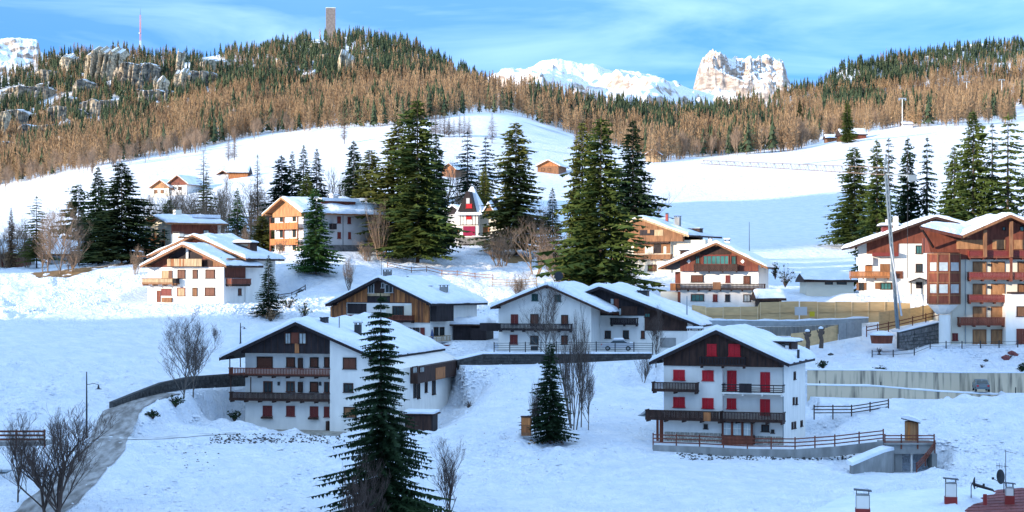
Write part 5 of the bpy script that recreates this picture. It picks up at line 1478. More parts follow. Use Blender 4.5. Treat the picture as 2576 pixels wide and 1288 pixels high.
for y_ in ((470, 395), (640, 570)):
    zb = H.Zc(1690, y_[0], 1.0); zt = H.Zc(1690, y_[1], 1.0)
    b = H.boxl((.2, -1.2, zb), (H.W - .1, -.06, zb + .15), 'orangewood', 'balcony'); H.planks(.2, H.W - .1, zb + .155, zt, ['orangewood', 'plankA'], 1.16, pw=.4, parent=b)
for k in (0, 1, 2): H.boxl((.15 + k*(H.W-.5)/2, -1.19, -.5), (.37 + k*(H.W-.5)/2, -1.0, H.Zc(1700, 330, 1)), 'redwood', 'post')
z2 = H.Zc(1690, 390, 0); z1 = H.Zc(1690, 340, 0)
for zz in (H.Zc(1690, 385), H.Zc(1690, 560), H.Zc(1690, 700)):
    for q in (.18, .62):
        w_ = H.boxl((H.W*q, -.12, zz), (H.W*q + 1.1, -.053, zz + 1.9), 'midwood', 'window'); H.boxl((H.W*q + .12, -.14, zz + .1), (H.W*q + .98, -.121, zz + 1.75), 'glass', 'pane', w_)
for b in ((2238,330,2275,400),(2352,335,2385,405),(2240,500,2275,568),(2358,500,2385,572)): H.win('r', *b, style='shut', sm='reddark')
MB().tube([(H.W + .06, H.X(2300, 0, 'r'), 0), (H.W + .06, H.X(2300, 0, 'r'), H.under(H.W) + .2)], [.05, .05]).build('downpipe', M['darkmetal'], H.root)
H.boxl((H.W + .004, .4, -2), (H.W + .08, H.D - .2, H._pt('r', 2300, 640)[1]), 'stone', 'stone_base')
H.boxl((H.W + .004, H.X(2150, 0, 'r'), H._pt('r', 2180, 470)[1]), (H.W + 1.0, H.X(2215, .5, 'r'), H._pt('r', 2180, 405)[1]), 'blackwood', 'side_balcony')
H.roof('midwood', .42, seed=10, edge='honeywood')
yy = H.X(2330, 0, 'r'); zc_ = zr_ + .3
c = H.boxl((H.W*.62, yy - 1, zc_ - 2.5), (H.W*.62 + 1.1, yy + .1, zc_ + .1), 'greyplaster', 'chimney'); H.boxl((H.W*.62 - .15, yy - 1.15, zc_ + .25), (H.W*.62 + 1.25, yy + .25, zc_ + .4), 'roofsnow', 'cap_snow', c)
d_ = H.boxl((H.W*.55, yy - 4, zc_ - 2.4), (H.W*.85, yy + 3, zc_ - .9), 'redwood', 'dormer'); H.boxl((H.W*.5, yy - 4.4, zc_ - .897), (H.W*.92, yy + 3.4, zc_ - .4), 'roofsnow', 'dormer_snow', d_)

# ================================================================== LOW CHALET with flat-looking roof
H = House('flat', 'G', 'low cream chalet with orange balcony and wide snowy roof, left back row')
xr_ = H.W / 2; zs = H._pt('r', 700, 400, 1.0)[1]; zr_ = H._pt('r', 500, 318, -H.W/2)[1]
pz = (zr_ - zs) / (xr_ + 1.3)
H.rf = dict(xr=xr_, zr=zr_, xl=-1.3, zl=zs, xg=H.W + 1.3, zg=zs, of=1.6, ob=1.0, t=.3, pl=pz, pr=pz)
H.D = H.X(945, 0, 'r')
H.body('cream')
H.boxl((H.W + .003, H.X(415, 0, 'r'), H._pt('r', 600, 520)[1]), (H.W + .1, H.X(920, 0, 'r'), H.under(H.W) - .02), 'redwood', 'side_cladding')
H.win('r', 765, 475, 830, 520, gm='curtain', o=.1)
H.boxl((H.W + .004, H.X(920, 0, 'r') + .01, -1), (H.W + .4, H.X(950, 0, 'r'), H.under(H.W) - .02), 'plaster', 'corner_pillar')
for yv in (600, 740):
    zb = H.Zc(250, yv, 1); b = H.boxl((-.3, -1.2, zb), (H.W*.7, -.004, zb + .12), 'orangewood', 'balcony'); H.planks(-.3, H.W*.7, zb + .125, zb + 1.05, ['orangewood', 'plankA'], 1.16, pw=.45, parent=b)
for zz in (H.Zc(250, 575), H.Zc(250, 700)):
    for q in (.15, .6):
        w_ = H.boxl((H.W*q, -.12, zz), (H.W*q + .9, -.004, zz + 1.7), 'orangewood', 'window'); H.boxl((H.W*q + .12, -.14, zz + .1), (H.W*q + .78, -.121, zz + 1.55), 'glass', 'pane', w_)
H.roof('midwood', .35, seed=11, edge='palewood')
ya, yb_ = H.X(760, 0, 'r'), H.X(950, 0, 'r'); zt = H._pt('r', 850, 345, -2)[1]
d_ = H.boxl((H.W*.45, ya, zs - 1), (H.W*.8, yb_, zt), 'redwood', 'roof_storey'); H.boxl((H.W*.35, ya - 1.5, zt + .003), (H.W*.92, yb_ + .5, zt + .55), 'roofsnow', 'roof_snow', d_)
y1_ = H.X(550, 0, 'r'); H.boxl((H.W*.5, y1_, zr_ - 1), (H.W*.5 + 1, y1_ + 1.2, zr_ + 1.0), 'cream', 'chimney')

# ================================================================== WHITE AND BROWN CHALET behind crane
H = House('rwhite', 'F', 'white and red-brown chalet with snowy roof behind the crane mast, left of the hotel')
H.set_roof((895, 118), (158, 380), (1200, 200), of=1.5, ob=1.2, t=.28)
H.body('plaster')
xm = H.X(575)
MB().prism([(0.0, H.Zc(450, 440, .1)), (xm, H.Zc(450, 440, .1)), (xm, H.under(xm)), (0, max(H.under(0), H.Zc(450, 440, .1) + .05))], -.1, -.003).build('gable_cladding', M['redwood'], H.root)
xe = H.W
MB().prism([(xm + .01, H.Zc(700, 352, .1)), (xe, H.Zc(700, 352, .1)), (xe, H.under(xe)), (H.rf['xr'], H.under(H.rf['xr'])), (xm + .01, H.under(xm))], -.1, -.003).build('gable_cladding', M['redwood'], H.root)
H.plate('f', 350, 430, 575, 462, 'reddark', .1, .9, 'soffit_beam')
H.win('f', 722, 370, 778, 438, gm='glassgreen'); H.win('f', 722, 528, 778, 598); H.plate('f', 285, 540, 345, 650, 'orangewood', 0, .08, 'door'); H.plate('f', 415, 528, 500, 650, 'midwood', 0, .08, 'door'); H.plate('f', 550, 590, 612, 655, 'brownshut', 0, .1, 'door')
H.balcony(155, 500, 592, 652, depth=1.2, m='orangewood', rail='midwood', style='boards', slab='midwood')
H.boxl((H.X(210), -.6, H.Zc(300, 535)), (H.X(350), -.004, H.Zc(300, 470)), 'plaster', 'bay'); 
H.win('f', 418, 690, 512, 745, style='open', gm='glassgreen', sm='midwood'); H.win('f', 232, 690, 275, 755, style='open', sm='midwood', gm='glass')
# porch with little snowy roof
a0, a1 = H.X(665, 1), H.X(850, 1); am = (a0+a1)/2; z0 = H.Zc(760, 680, 1); z1 = H.Zc(760, 645, 1)
MB().prism([(a0, z0), (am, z1), (a1, z0), (a1, z0 - .15), (am, z1 - .15), (a0, z0 - .15)], -1.4, -.004).build('porch_roof', M['blackwood'], H.root)
H.plate('f', 724, 685, 780, 740, 'blackwood', 0, .05, 'door')
for x_ in (a0 + .2, a1 - .3): H.boxl((x_, -1.3, -1), (x_ + .15, -1.15, z0 - .1), 'darkwood', 'post')
H.roof('blackwood', .4, seed=12, edge='darkwood')
H.dormer(440, 560, 195, 240, 3.5, 3.0, m='reddark', snow=.35, over=.5, win=False)
H.chimney(530, 572, 105, 215, 2.5, 'plaster', snow=False, capw=.02); H.chimney(465, 510, 130, 200, 6, 'plaster', snow=False, capw=.02)

# ================================================================== HOTEL at the right edge
H = House('hotel', 'F', 'large cream and brown hotel with corner bay tower and stacked wooden balconies, right edge', cat='hotel', name='hotel')
H.set_roof((1540, 100), (1118, 285), None, of=2.6, ob=1.2, t=.35)
H.W = H.X(2100)
xL = 0.0; z_top = H.Zc(1150, 420)
H.boxl((0, 0, -3), (H.W, H.D, H.Zc(1400, 490)), 'cream', 'wall')
R = H.rf
MB().prism([(H.X(1095), H.Zc(1400, 488, .3)), (H.X(2000, .3), H.Zc(1400, 488, .3)), (R['xg'] - 1.2, R['zg'] - .05), (R['xr'], R['zr'] - .4), (R['xl'] + .6, R['zl'] - .05), (H.X(1095), H.Zc(1100, 420, .3))], -.4, H.D).build('gable_cladding', M['redwood'], H.root)
H.boxl((H.X(850), 0.1, H.Zc(900, 430)), (H.X(1100), 6, H.Zc(900, 300)), 'redwood', 'upper_corner_wall')
for b in ((1215,320,1315,402),(1385,320,1495,402),(1570,320,1660,402)): H.plate('f', *b, 'honeywood', .4, .48, 'shutter')
H.plate('f', 1075, 320, 1215, 400, 'honeywood', .4, .46, 'panel'); H.win('f', 1010, 340, 1075, 405, gm='curtain', o=.02)
for b in ((1470,210,1495,235),(1620,205,1656,240)): H.win('f', *b, gm='glassgreen', o=.41)
for cx in (1320, 1545):
    x_ = H.X(cx, 1.9); H.boxl((x_ - .22, -2.1, H.Zc(cx, 470, 1.9)), (x_ + .22, -1.75, H.Zc(cx, 235 if cx < 1400 else 160, 1.9)), 'midwood', 'post')
H.boxl((H.X(1545, 1.5) - .15, -1.7, H.Zc(1545, 680, 1.5)), (H.X(1545, 1.5) + .15, -1.45, H.Zc(1545, 470, 1.5)), 'redwood', 'post')
for yt, yb, xa, xb in ((410, 478, 1185, 2000), (598, 665, 1185, 2000), (792, 860, 1185, 1530), (988, 1060, 1100, 1500)):
    H.balcony(xa, xb, yt, yb, depth=1.5, m='reddark' if yt != 988 else 'redwood', rail='redwood', gap=.12, slab='redwood', o=.0)
for y0_, y1_ in ((510, 598), (702, 792), (898, 988), (1095, 1215)):
    for x0_, x1_ in ((1215, 1330), (1372, 1490)):
        H.win('f', x0_, y0_, x1_, y1_, style='shut', sm='honeywood', fm='midwood')
    H.win('f', 1600, y0_, 1700, y1_, style='shut', sm='midwood', fm='darkwood') if y0_ < 890 else None
for cy in (535, 728, 915): H.boxl((H.X(1350) - .12, -.3, H.Zc(1350, cy + 12)), (H.X(1350) + .12, -.004, H.Zc(1350, cy - 12)), 'darkmetal', 'wall_lantern')
H.win('f', 1038, 1128, 1085, 1188, style='shut', sm='reddark')
H.boxl((H.X(1500, 2), -2.0, -3), (H.X(2100, 2), -.005, H.Zc(1600, 788, 2)), 'plaster', 'front_wing'); H.boxl((H.X(1535, 2), -2.2, H.Zc(1600, 787, 2)), (H.X(2100, 2), -.3, H.Zc(1600, 770, 2)), 'darkwood', 'parapet')
H.win('f', 1592, 895, 1700, 980, style='shut', sm='midwood', o=2.0); H.win('f', 1592, 1090, 1700, 1215, style='shut', sm='redwood', o=2.0)
MB().tube([(H.X(1150), -.1, 0), (H.X(1150), -.1, H.Zc(1150, 420))], [.06, .06]).build('downpipe', M['metal'], H.root)
# bay tower
ba, bb, bc = H.X(850, 2.2), H.X(912, 3.0), H.X(1012, 3.0); bd = H.X(1100, .6)
zT, zB = H.Zc(950, 435, 3), H.Zc(950, 872, 3)
plan = [(ba, -1.2), (bb, -3.0), (bc, -3.0), (bd, -1.0), (bd, .3), (ba, .3)]
def tower(plan, z0, z1, m, nm, sc0=1.0, par=None):
    cx_ = sum(p[0] for p in plan)/len(plan); cy_ = sum(p[1] for p in plan)/len(plan); n = len(plan)
    vs = [(cx_ + (x-cx_)*sc0, cy_ + (y-cy_)*sc0 + (0.8 if sc0 < 1 else 0), z0) for x, y in plan] + [(x, y, z1) for x, y in plan]
    return MB().add(vs, [tuple(reversed(range(n))), tuple(range(n, 2*n))] + [(i, (i+1)%n, (i+1)%n+n, i+n) for i in range(n)]).build(nm, M[m], par or H.root)
bt_ = tower(plan, zB, zT, 'redwood', 'bay_tower')
tower(plan, H.Zc(950, 965, 2), zB - .004, 'plaster', 'bay_base', .35); 
MB().tube([(H.X(975, 1.5), -1.3, -3), (H.X(975, 1.5), -1.3, H.Zc(975, 968, 1.5))], [.75, .75], 14).build('bay_column', M['plaster'], H.root)
for (ya_, yb_) in ((515, 588), (705, 780)):
    z0 = H.Zc(950, yb_, 3); z1 = H.Zc(950, ya_, 3)
    for (p, q) in zip(plan[:3], plan[1:4]):
        p_, q_ = Vector((p[0], p[1], 0)), Vector((q[0], q[1], 0)); d = (q_-p_).normalized(); nrm = Vector((d.y, -d.x, 0))
        a = p_ + (q_-p_)*.14 + nrm*.02; b = p_ + (q_-p_)*.86 + nrm*.02
        pts = [(a.x, a.y, z0), (b.x, b.y, z0), (b.x, b.y, z1), (a.x, a.y, z1)]; o2 = nrm * -.05
        vs = pts + [(x+o2.x, y+o2.y, z) for x, y, z in pts]
        w_ = MB().add(vs, [(0,1,2,3),(7,6,5,4),(0,4,5,1),(1,5,6,2),(2,6,7,3),(3,7,4,0)]).build('pane', M['curtain'], bt_)
rb = MB()
for zz in (z0 - .3, zT - .12, H.Zc(950, 605, 3), H.Zc(950, 690, 3), zB - .05):
    for (p, q) in zip(plan[:4], plan[1:5]): rb.beam((p[0], p[1], zz), (q[0], q[1], zz), .14, .14)
for p in plan[:4]: rb.beam((p[0], p[1], zB), (p[0], p[1], zT), .16, .16)
rb.build('bay_trim', M['midwood'], bt_)
H.roof('redwood', .5, seed=13, edge='midwood')
# lower roof over the tower
A_ = H.loc('f', *H._pt('f', 760, 205, 4.2), 4.2); B_ = H.loc('f', *H._pt('f', 1118, 285, 2.8), 2.8)
C_ = H.loc('f', *H._pt('f', 1240, 215, -2.5), -2.5); D_ = H.loc('f', *H._pt('f', 830, 185, -4.5), -4.5)
lr = MB().slab([A_, B_, C_, D_], .35).build('lower_roof', M['redwood'], H.root)
n_ = 14; vs = []
for i in range(n_+1):
    for j in range(n_+1):
        s_, t_ = i/n_, j/n_
        p = Vector(A_)*(1-s_)*(1-t_) + Vector(B_)*s_*(1-t_) + Vector(C_)*s_*t_ + Vector(D_)*(1-s_)*t_
        e = min(s_, 1-s_, t_, 1-t_); p.z += .05 + .4*min(1, e*8)**.5*(1 + .5*float(fbm(p.x/2, p.y/2, 2))); vs.append(tuple(p))
ix = np.arange((n_+1)**2).reshape(n_+1, n_+1); q = np.stack([ix[:-1,:-1].ravel(), ix[1:,:-1].ravel(), ix[1:,1:].ravel(), ix[:-1,1:].ravel()], 1)
link('roof_snow', np_mesh('roof_snow', vs, q, [M['roofsnow']], True), parent=lr)
MB().beam(A_, H.loc('f', *H._pt('f', 875, 385, .6), .6), .22).build('roof_brace', M['darkwood'], H.root)
MB().prism([(H.X(850), H.Zc(900, 430)), (H.X(1095), H.Zc(900, 430)), (H.X(1095), H.Zc(1090, 292, .4)), (H.X(800, .4), H.Zc(800, 235, .4)), ], -.3, 0.09).build('upper_corner_cladding', M['redwood'], H.root)

# ================================================================== small buildings
H = House('garage', 'O', 'flat-roofed dark garage under thick snow, between plank chalet and plain white chalet', cat='garage', name='garage')
zt = H.Zc(1180, 820); H.boxl((0, 0, -2), (H.W, H.D, zt), 'blackwood', 'wall')
H.rf = dict(xl=-.5, xg=H.W + .3, xr=H.W/2, zr=zt + .25, pl=.01, pr=.01, of=.5); H.boxl((-.4, -.5, zt + .003), (H.W + .3, H.D, zt + .24), 'darkwood', 'roof'); H.snow_sheet(H.rf, -.5, H.D, .8, 3, H.root)
H.boxl((H.X(1185), -.6, -1), (H.X(1225), -.5, H.Zc(1205, 826, .5)), 'blackwood', 'garage_door')

def simple_house(U0, U1, Vb, Vt, y, ang, depth, wm, rm, label, gable=True, wins=(), eave=0.45, gm=None, cat='house', snow=.4, side=False, name='house'):
    """house seen small: facade U0..U1, base Vb, ridge Vt"""
    if y > 500: y = G((U0 + U1) / 2, Vb, 440).y
    key = 'tmp'; HS[key] = (U1, Vb, y, ang, U0, depth)
    h = House(key, 'O', label, cat=cat, name=name)
    um = (U0 + U1) / 2; ve = Vt + (Vb - Vt) * eave; ov = (U1-U0) * .08
    if not side:
        h.set_roof((um, Vt), (U0 - ov, ve), (U1 + ov, ve), of=.9, ob=.8, t=.3)
    else:   # ridge parallel to the front, the roof slope faces the camera
        pass
    h.body(wm, base=-4)
    if gm: h.gable(ve + (Vb-Vt)*.04, gm, o=.08)
    for i, wn in enumerate(wins):
        h.win('f', *wn, style='shut', sm='midwood' if wm != 'plaster' else 'brownshut', o=.0 if not gm or wn[1] > ve else .085)
    h.roof(rm, snow, seed=int(U0) % 50, edge='midwood')
    return h
def lowroof(U0, U1, Vt, Ve, Vb, y, depth, wm, label, drop=1.0, snow=.5, cat='house', wins=(), name='house'):
    """building whose long snowy roof slope faces the viewer"""
    if y > 500: y = G((U0 + U1) / 2, Vb, 440).y
    a = P(U0, Ve, y); b = P(U1, Ve, y); zb = P(U0, Vb, y).z
    top = P(U0, Vt, y + depth/2).z - a.z
    r = empty(name, (a.x, y, zb), 0, label, cat)
    Wd = b.x - a.x; ez = a.z - zb; rz_ = ez + top
    MB().box((0, .8, -3), (Wd, depth - .8, ez - .05)).build('wall', M[wm], r)
    rp = MB().add([(-.6, 0, ez), (Wd + .6, 0, ez), (Wd + .6, depth/2, rz_), (-.6, depth/2, rz_), (-.6, depth, ez), (Wd + .6, depth, ez),
                   (-.6, 0, ez - .25), (Wd + .6, 0, ez - .25), (-.6, depth, ez - .25), (Wd + .6, depth, ez - .25)],
                  [(0, 1, 2, 3), (3, 2, 5, 4), (6, 7, 1, 0), (4, 5, 9, 8), (6, 8, 9, 7), (0, 3, 4, 8, 6), (1, 7, 9, 5, 2)])
    rf = rp.build('roof', M['darkwood'], r)
    nx, ny = 24, 18; xs = np.linspace(-.6, Wd + .6, nx); ys = np.linspace(-.1, depth, ny); XX, YY = np.meshgrid(xs, ys)
    base = ez + top * (1 - np.abs(YY - depth/2) / (depth/2))
    e = np.minimum(np.minimum(XX - xs[0], xs[-1] - XX), np.minimum(YY - ys[0], ys[-1] - YY)); th = snow * (.3 + .7*np.clip(e/.5, 0, 1)**.5) * (1 + .5*fbm(XX/2, YY/2 + U0, 3))
    ix = np.arange(nx*ny).reshape(ny, nx); q = np.stack([ix[:-1,:-1].ravel(), ix[:-1,1:].ravel(), ix[1:,1:].ravel(), ix[1:,:-1].ravel()], 1)
    link('roof_snow', np_mesh('roof_snow', np.stack([XX, YY, base + th], -1).reshape(-1, 3), q, [M['roofsnow']], True), parent=rf)
    for (u0, v0, u1, v1) in wins:
        p = P(u0, v1, y + .8); q_ = P(u1, v0, y + .8)
        w = MB().box((p.x - a.x, .7, p.z - zb), (q_.x - a.x, .796, q_.z - zb)).build('window', M['darkwood'], r)
        MB().box((p.x - a.x + .1, .66, p.z - zb + .1), (q_.x - a.x - .1, .698, q_.z - zb - .1)).build('pane', M['glass'], w)
    return r
lowroof(-60, 38, 606, 640, 672, 335, 12, 'redwood', 'red-brown house with snowy roof at the far left edge', wins=((8, 652, 22, 668),))
lowroof(36, 60, 604, 644, 672, 342, 9, 'plaster', 'white house end right of the red-brown one at the far left edge')
lowroof(118, 196, 598, 640, 676, 345, 12, 'greyplaster', 'pale low house half hidden behind the left-hand clump of trees')
simple_house(378, 425, 496, 452, 640, -20, 12, 'cream', 'midwood', 'left of two small sunlit chalets on the far slope', gm='honeywood', wins=((388, 478, 396, 486), (404, 478, 412, 486)), cat='chalet', name='chalet')
simple_house(420, 470, 492, 440, 650, -20, 12, 'plaster', 'midwood', 'right, taller one of two small sunlit chalets on the far slope', gm='redwood', wins=((430, 470, 438, 478), (448, 470, 456, 478)), cat='chalet', name='chalet')
simple_house(546, 574, 450, 428, 700, -10, 8, 'greyplaster', 'darkwood', 'dark little gabled hut on the far slope', gm='darkwood', cat='hut', name='hut')
lowroof(574, 622, 420, 434, 448, 710, 10, 'orangewood', 'low brown building beside the dark hut on the far slope')
simple_house(1352, 1405, 436, 402, 600, -16, 12, 'midwood', 'midwood', 'sunlit orange timber house between the big central spruces', gm='orangewood', wins=((1362, 423, 1370, 430), (1378, 423, 1386, 430)), cat='chalet', name='chalet')
simple_house(1112, 1145, 446, 410, 620, -25, 10, 'midwood', 'midwood', 'small orange gabled house between the tallest spruce and its neighbours', gm='orangewood', cat='chalet', name='chalet')
simple_house(1624, 1662, 408, 374, 720, -10, 9, 'palewood', 'midwood', 'small brown house under the larches behind the double spruce', gm='midwood', cat='chalet', name='chalet')
lowroof(2118, 2180, 325, 338, 352, 735, 14, 'redwood', 'brown barn with sloping snowy roof on the crest of the right field', cat='barn', name='barn')
lowroof(2136, 2190, 305, 313, 328, 765, 12, 'cream', 'yellowish house just behind the barn on the crest of the right field')
lowroof(2080, 2110, 340, 347, 356, 728, 8, 'midwood', 'low shed left of the barn on the crest of the right field', cat='shed', name='shed')
lowroof(2272, 2296, 308, 313, 324, 745, 6, 'plaster', 'tiny white hut on the crest of the right field', cat='hut', name='hut')
for i, (u, vt, vb, lab) in enumerate(((2072, 500, 578, ''),)): pass
HS['tmp2'] = (2140, 738, 275, -4, 2030, 8)
lowroof(2032, 2150, 690, 706, 722, 292, 9, 'cream', 'long low building with snowed-over roof left of the white and brown chalet', snow=.6, wins=((2075, 708, 2095, 716), (2105, 708, 2130, 716)))
lowroof(1912, 1968, 733, 752, 764, 262, 6, 'blackwood', 'small shed under snow behind the plywood fence', cat='shed', name='shed', snow=.5)
# ------------------------------------------------------------------ retaining walls
def wall_thing(name, pts, thick, m, label, cat='wall', snow=True, stone=None, extra=0.12, seg=True, kindlab=None, base=0.8):
    """pts as in step(): (U, Vbottom, Vtop, y)"""
    q = [(P(u, vb, yy), P(u, vt, yy)) for u, vb, vt, yy in pts]
    o0 = q[0][0].copy(); r = empty(name, o0, 0, label, cat)
    for k, ((a0, a1), (b0, b1)) in enumerate(zip(q[:-1], q[1:])):
        d = Vector((b0.x-a0.x, b0.y-a0.y, 0)); L = d.length; d.normalize(); n = Vector((-d.y, d.x, 0))
        def fp(a, zf, out):      # along, height fraction point, outwards (to the camera)
            t = a / L; z = (a0.z*(1-t) + b0.z*t) - base + ((a1.z*(1-t) + b1.z*t) + extra - (a0.z*(1-t)+b0.z*t) + base) * zf
            p = Vector((a0.x, a0.y, 0)) + d*a - n*out; return (p.x - o0.x, p.y - o0.y, z - o0.z)
        vs = [fp(0,0,0), fp(L,0,0), fp(L,1,0), fp(0,1,0), fp(0,0,-thick), fp(L,0,-thick), fp(L,1,-thick), fp(0,1,-thick)]
        w = MB().add(vs, [(0,1,2,3),(7,6,5,4),(0,4,5,1),(1,5,6,2),(2,6,7,3),(3,7,4,0)]).build('wall_section', M[m], r)
        H_ = a1.z - a0.z + extra + base
        if stone:
            mb = MB(); stones(mb, lambda a, z, o: fp(a, z / H_, o), 0, L, 0, H_ - .05, .42, .01, k + int(pts[0][0])); mb.build('stone', M[stone], w, kind='stuff')
        if snow:
            ns = max(2, int(L / .8)); mb = MB()
            for i in range(ns):
                a, b = L*i/ns, L*(i+1)/ns; h = .16 + .12*float(fbm(i*.7 + k, 3.3, 2)); h2 = .16 + .12*float(fbm((i+1)*.7 + k, 3.3, 2))
                pa, pb, pc, pd = fp(a,1,.06), fp(b,1,.06), fp(b,1,-thick-1.3), fp(a,1,-thick-1.3)
                up = lambda p, s: (p[0], p[1], p[2] + s)
                mb.add([up(pa,.003), up(pb,.003), up(pc,.003), up(pd,.003), up(pa,h*.8), up(pb,h2*.8), up(pc,h2), up(pd,h)], [(0,1,5,4),(4,5,6,7),(2,3,7,6),(3,0,4,7),(1,2,6,5)])
            mb.build('snow_cap', M['roofsnow'], w)
    return r
wall_thing('retaining_wall', WALL_UP, .5, 'wallconc', 'long stained concrete retaining wall under the snow bank, right, with the car in front')
wall_thing('retaining_wall', WALL_LOW, .45, 'wallconc', 'lower concrete retaining wall below the snowy path on the right')
wall_thing('stone_wall', WALL_TERR, .5, 'mortar', 'rough stone wall below the plain white chalet', stone='stonedark')
wall_thing('stone_wall', WALL_ROAD, .5, 'mortar', 'dark curved stone wall above the road bend on the left', stone='stonedark', snow=False)

# ------------------------------------------------------------------ fences
def gz(p, lift=0.0): return Vector((p.x, p.y, ground(p.x, p.y) + lift))
def fence(pts, label, h=1.1, rails=3, step_=2.2, m='redwood', pw=.12, rw=.07, rh=.11, cat='fence', name='fence', ymin=120, infill=None, ys=None, rail_m=None, z_from_pts=False, lean=0):
    """pts: picture points on the ground along the fence"""
    W_ = [ (P(u, v, ys[i]) if ys else G(u, v, ymin)) for i, (u, v) in enumerate(pts)]
    o0 = W_[0].copy(); r = empty(name, o0, 0, label, cat)
    # resample
    line = []; acc = 0
    for a, b in zip(W_[:-1], W_[1:]):
        L = (Vector((b.x, b.y)) - Vector((a.x, a.y))).length; n = max(1, round(L / step_))
        for i in range(n): line.append(a.lerp(b, i / n))
    line.append(W_[-1])
    line = [gz(p) for p in line] if not z_from_pts else [Vector((p.x, p.y, max(p.z, ground(p.x, p.y) - .05))) for p in line]
    for p in line:
        q = p - o0; MB().box((q.x - pw/2, q.y - pw/2, q.z - .5), (q.x + pw/2, q.y + pw/2, q.z + h + .06)).build('post', M[m], r)
    for a, b in zip(line[:-1], line[1:]):
        a_, b_ = a - o0, b - o0
        for k in range(rails):
            z = h * (k + .75) / rails - .02
            MB().beam(a_ + Vector((0, -pw/2 - .03, z)), b_ + Vector((0, -pw/2 - .03, z)), rw, rh).build('rail', M[rail_m or m], r)
        if infill:
            MB().beam(a_ + Vector((0, 0, h*.5)), b_ + Vector((0, 0, h*.5)), .03, h*.8).build('panel', M[infill], r)
    return r
fence([(1643, 1118), (1760, 1122), (1880, 1128), (2000, 1129), (2100, 1122), (2222, 1108)], 'long reddish-brown rail fence in front of the red-shuttered chalet', ys=[184.5, 183.5, 182.5, 182, 182.3, 183.5], z_from_pts=True)
fence([(2048, 1044), (2235, 1043)], 'short dark rail fence standing alone on the snow right of the red-shuttered chalet', ys=[200, 203], z_from_pts=True, m='darkwood', h=1.05)
fence([(1243, 884), (1400, 882), (1500, 882), (1642, 884)], 'dark metal railing on the terrace wall below the plain white and dark chalets', ys=[229.0, 230, 231, 231], z_from_pts=True, m='darkmetal', rails=4, h=1.1, rw=.04, rh=.05)
fence([(975, 645), (1035, 662), (1150, 664), (1240, 668)], 'low rustic wooden fence on the snow below the villa', m='midwood', ys=[300, 298, 297, 296], rails=2, h=.9, step_=3.0)
fence([(1238, 672), (1350, 674)], 'wooden fence around the mound of the large olive spruce', m='palewood', ys=[292, 292], rails=3, h=1.2)
fence([(2194, 858), (2300, 862), (2420, 866), (2560, 868)], 'thin dark railing along the top of the snow bank before the hotel', m='darkmetal', ys=[236, 235.5, 235, 235], rails=2, h=.9, rw=.04, rh=.05)
fence([(-30, 1112), (112, 1112)], 'brown plank railing at the left edge above the bare tree', m='redwood', ys=[160, 160], z_from_pts=True, rails=3, h=1.05, rh=.17)
MB().box((P(-40,1112,160).x, 160, P(0,1112,160).z - .35), (P(115,1112,160).x, 163, P(0,1112,160).z - .02)).build('wooden_deck', M['concrete'], label='concrete footbridge slab under the plank railing at the left edge', cat='footbridge')
fence([(700, 744), (768, 740)], 'dark wooden fence by the little spruces behind the small spruce', m='darkwood', ys=[283, 285], rails=3, h=1.3)
for u0, v0, u1, v1 in ((1775, 805, 1900, 790),): pass

def kerb_strip():
    pts = [(1643, 1134, 1120, 184.2), (1760, 1138, 1124, 183.2), (1880, 1143, 1130, 182.2), (2000, 1143, 1131, 181.7), (2100, 1136, 1124, 182), (2222, 1120, 1110, 183.2)]
    q = [(P(u, vb, yy), P(u, vt, yy)) for u, vb, vt, yy in pts]; o0 = q[0][0].copy(); mb = MB()
    for (a0, a1), (b0, b1) in zip(q[:-1], q[1:]):
        c = [a0 - o0 - Vector((0, 0, .5)), b0 - o0 - Vector((0, 0, .5)), b1 - o0, a1 - o0]; bk = Vector((0, .35, 0))
        mb.add([tuple(x) for x in c] + [tuple(x + bk) for x in c], [(0,1,2,3),(7,6,5,4),(0,4,5,1),(1,5,6,2),(2,6,7,3),(3,7,4,0)])
    o = mb.build('low_wall', M['concrete'], label='low grey concrete edge wall carrying the long reddish rail fence', cat='wall'); o.location = o0
kerb_strip()
# ------------------------------------------------------------------ plywood site fence, concrete barrier, containers
def hoarding(seg, label, top, panels_m='ply', pwid=2.5, batt=True):
    """seg: [(U,Vbot,Vtop,y)...] one panel object after another"""
    q = [(P(u, vb, yy), P(u, vt, yy)) for u, vb, vt, yy in seg]; o0 = q[0][0].copy(); r = empty('site_fence', o0, 0, label, 'fence', None)
    rr = random.Random(int(seg[0][0]))
    for (a0, a1), (b0, b1) in zip(q[:-1], q[1:]):
        d = Vector((b0.x-a0.x, b0.y-a0.y, 0)); L = d.length; n = max(1, round(L/pwid)); dn = d.normalized(); nr = Vector((dn.y, -dn.x, 0))
        for i in range(n):
            t0, t1 = i/n + .004, (i+1)/n - .004
            off = nr * rr.uniform(0, .05)
            c = [a0.lerp(b0, t0) + off, a0.lerp(b0, t1) + off, a1.lerp(b1, t1) + off, a1.lerp(b1, t0) + off]; c[0].z -= .5; c[1].z -= .5
            c[2].z += (rz0 := rr.uniform(-.06, .06)); c[3].z += rz0
            c = [x - o0 for x in c]; bk = nr * -.06
            MB().add([tuple(x) for x in c] + [tuple(x + bk) for x in c], [(0,1,2,3),(7,6,5,4),(0,4,5,1),(1,5,6,2),(2,6,7,3),(3,7,4,0)]).build('panel', M[panels_m], r)
            if batt:
                p0, p1 = c[0] + nr*.06, c[3] + nr*.06
                MB().beam(p0, p1, .13, .1).build('batten', M['plydark'], r)
                hgt = (c[3].z - c[0].z)
                MB().beam(c[0] + Vector((0,0,hgt*.55)) + nr*.07, c[1] + Vector((0,0,hgt*.55)) + nr*.07, .1, .12).build('rail', M['ply'], r)
    return r
